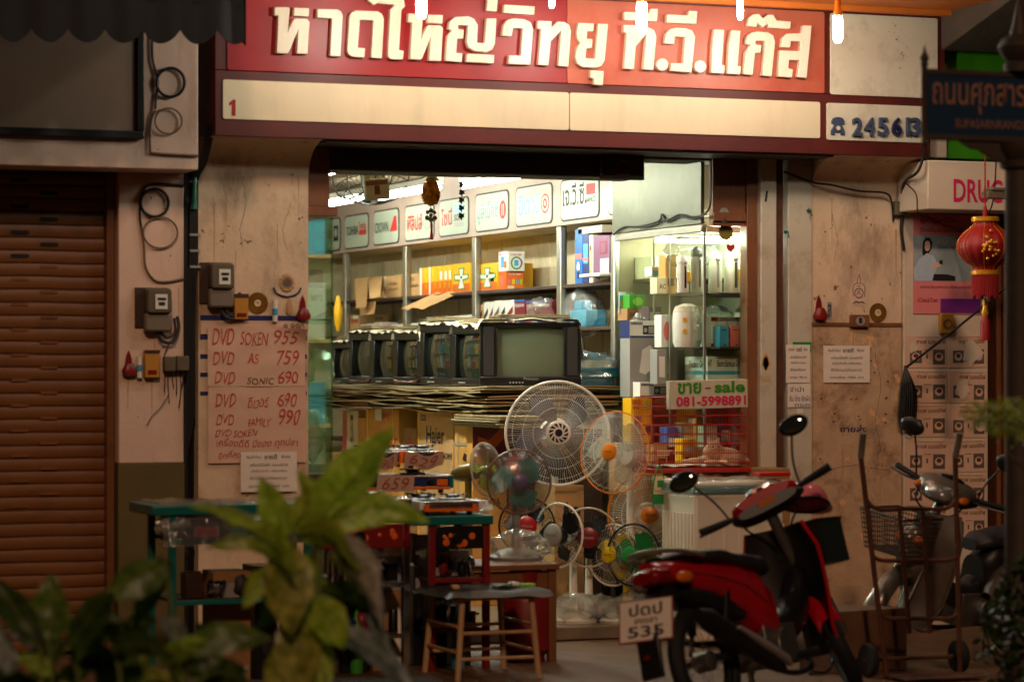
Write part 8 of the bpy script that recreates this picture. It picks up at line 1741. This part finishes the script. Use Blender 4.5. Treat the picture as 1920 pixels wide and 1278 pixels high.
for b, e in (((320, 1400), (310, 1055)), ((330, 1400), (340, 1220)), ((80, 1400), (90, 1195)), ((60, 1400), (75, 1210)), ((140, 1400), (130, 1205)), ((215, 1400), (212, 1212))):
    mb = MB(); p0, p1 = pxd(b[0], b[1], 8.4), pxd(e[0], e[1], 8.4); p0.z = .42; mb.tube(spline([p0, p0.lerp(p1, .5) + cr * .02, p1], 5), .007, 6); mb.build('stalk', 'stem', t)
a, b = at_depth(-160, 8.2, 0), at_depth(800, 9.3, 0)
t = T('planter', 'long low concrete planter holding the foreground plants', 'planter', (a + b) / 2 + V((0, 0, -.1)))
dv = (at_depth(800, 8.9, 0) - at_depth(-160, 8.5, 0)); an = math.atan2(dv.y, dv.x); cc = (a + b) / 2
mb = MB(); mb.obox(cc + V((0, 0, .14)), (dv.length + .3, 1.1, .47), Matrix.Rotation(an, 3, 'Z')); mb.build('trough', 'concrete_dark', t, .01)
mb = MB(); mb.obox(cc + V((0, 0, .385)), (dv.length + .2, 1.0, .06), Matrix.Rotation(an, 3, 'Z')); mb.build('soil', 'soil', t)
# shrub branch at the right edge
pb3 = at_depth(1990, 10.2, 0)
t = T('shrub', 'thin leaved shrub reaching in from the right edge', 'shrub', V((pb3.x, pb3.y, -.1)))
mb = MB(); rt_ = V((pb3.x, pb3.y, -.1)); mb.tube(spline([rt_, pxd(1985, 1000, 10.2), pxd(1960, 830, 10.2), pxd(1900, 790, 10.2), pxd(1850, 768, 10.2)], 6), [.022 - .0007 * i for i in range(25)], 7); mb.tube(spline([pxd(1985, 1000, 10.2), pxd(1940, 900, 10.1), pxd(1890, 850, 10.1)], 5), .006, 6); mb.build('trunk', 'wood_dark', t)
mb = MB(); rnd = random.Random(31)
for i in range(900):
    s = rnd.random(); ccx = 1825 + 120 * s + rnd.gauss(0, 14); ccy = 775 + 40 * (rnd.random() - .5) * (1 + 1.2 * s) + 40 * s * rnd.random(); c = pxd(ccx, ccy, 10.2 + rnd.gauss(0, .07))
    d = V((rnd.gauss(0, 1), rnd.gauss(0, 1), rnd.gauss(.2, .8))).normalized(); e = d.orthogonal().normalized(); l = rnd.uniform(.016, .034)
    mb.add([c, c + d * l * .5 + e * l * .2, c + d * l, c + d * l * .5 - e * l * .2], [(0, 1, 2, 3)])
mb.build('crown', 'lf_mid', t, smooth=False)
pb4 = at_depth(1950, 11.2, 0)
t = T('dark_shrub', 'dark bushy shrub in the lower right corner', 'shrub', V((pb4.x, pb4.y, -.1)))
mb = MB(); rt_ = V((pb4.x, pb4.y, -.1))
for i in range(7): e = pxd(1880 + i * 16, 1040 + 30 * (i % 3), 11.2 + .05 * i); mb.tube(spline([rt_, rt_.lerp(e, .5) + V((0, 0, .06)), e], 5), .007, 6)
mb.build('stems', 'wood_dark', t)
mb = MB()
for i in range(2600):
    u = rnd.random(); px = 1935 + rnd.gauss(0, 34); top = 1030 + abs(px - 1925) * 1.3; py = top + (1400 - top) * u ** 1.3; c = pxd(px, py, 11.2 + rnd.gauss(0, .12))
    d = V((rnd.gauss(0, 1), rnd.gauss(0, 1), rnd.gauss(.2, .8))).normalized(); e = d.orthogonal().normalized(); l = rnd.uniform(.03, .06)
    mb.add([c, c + d * l * .5 + e * l * .25, c + d * l, c + d * l * .5 - e * l * .25], [(0, 1, 2, 3)])
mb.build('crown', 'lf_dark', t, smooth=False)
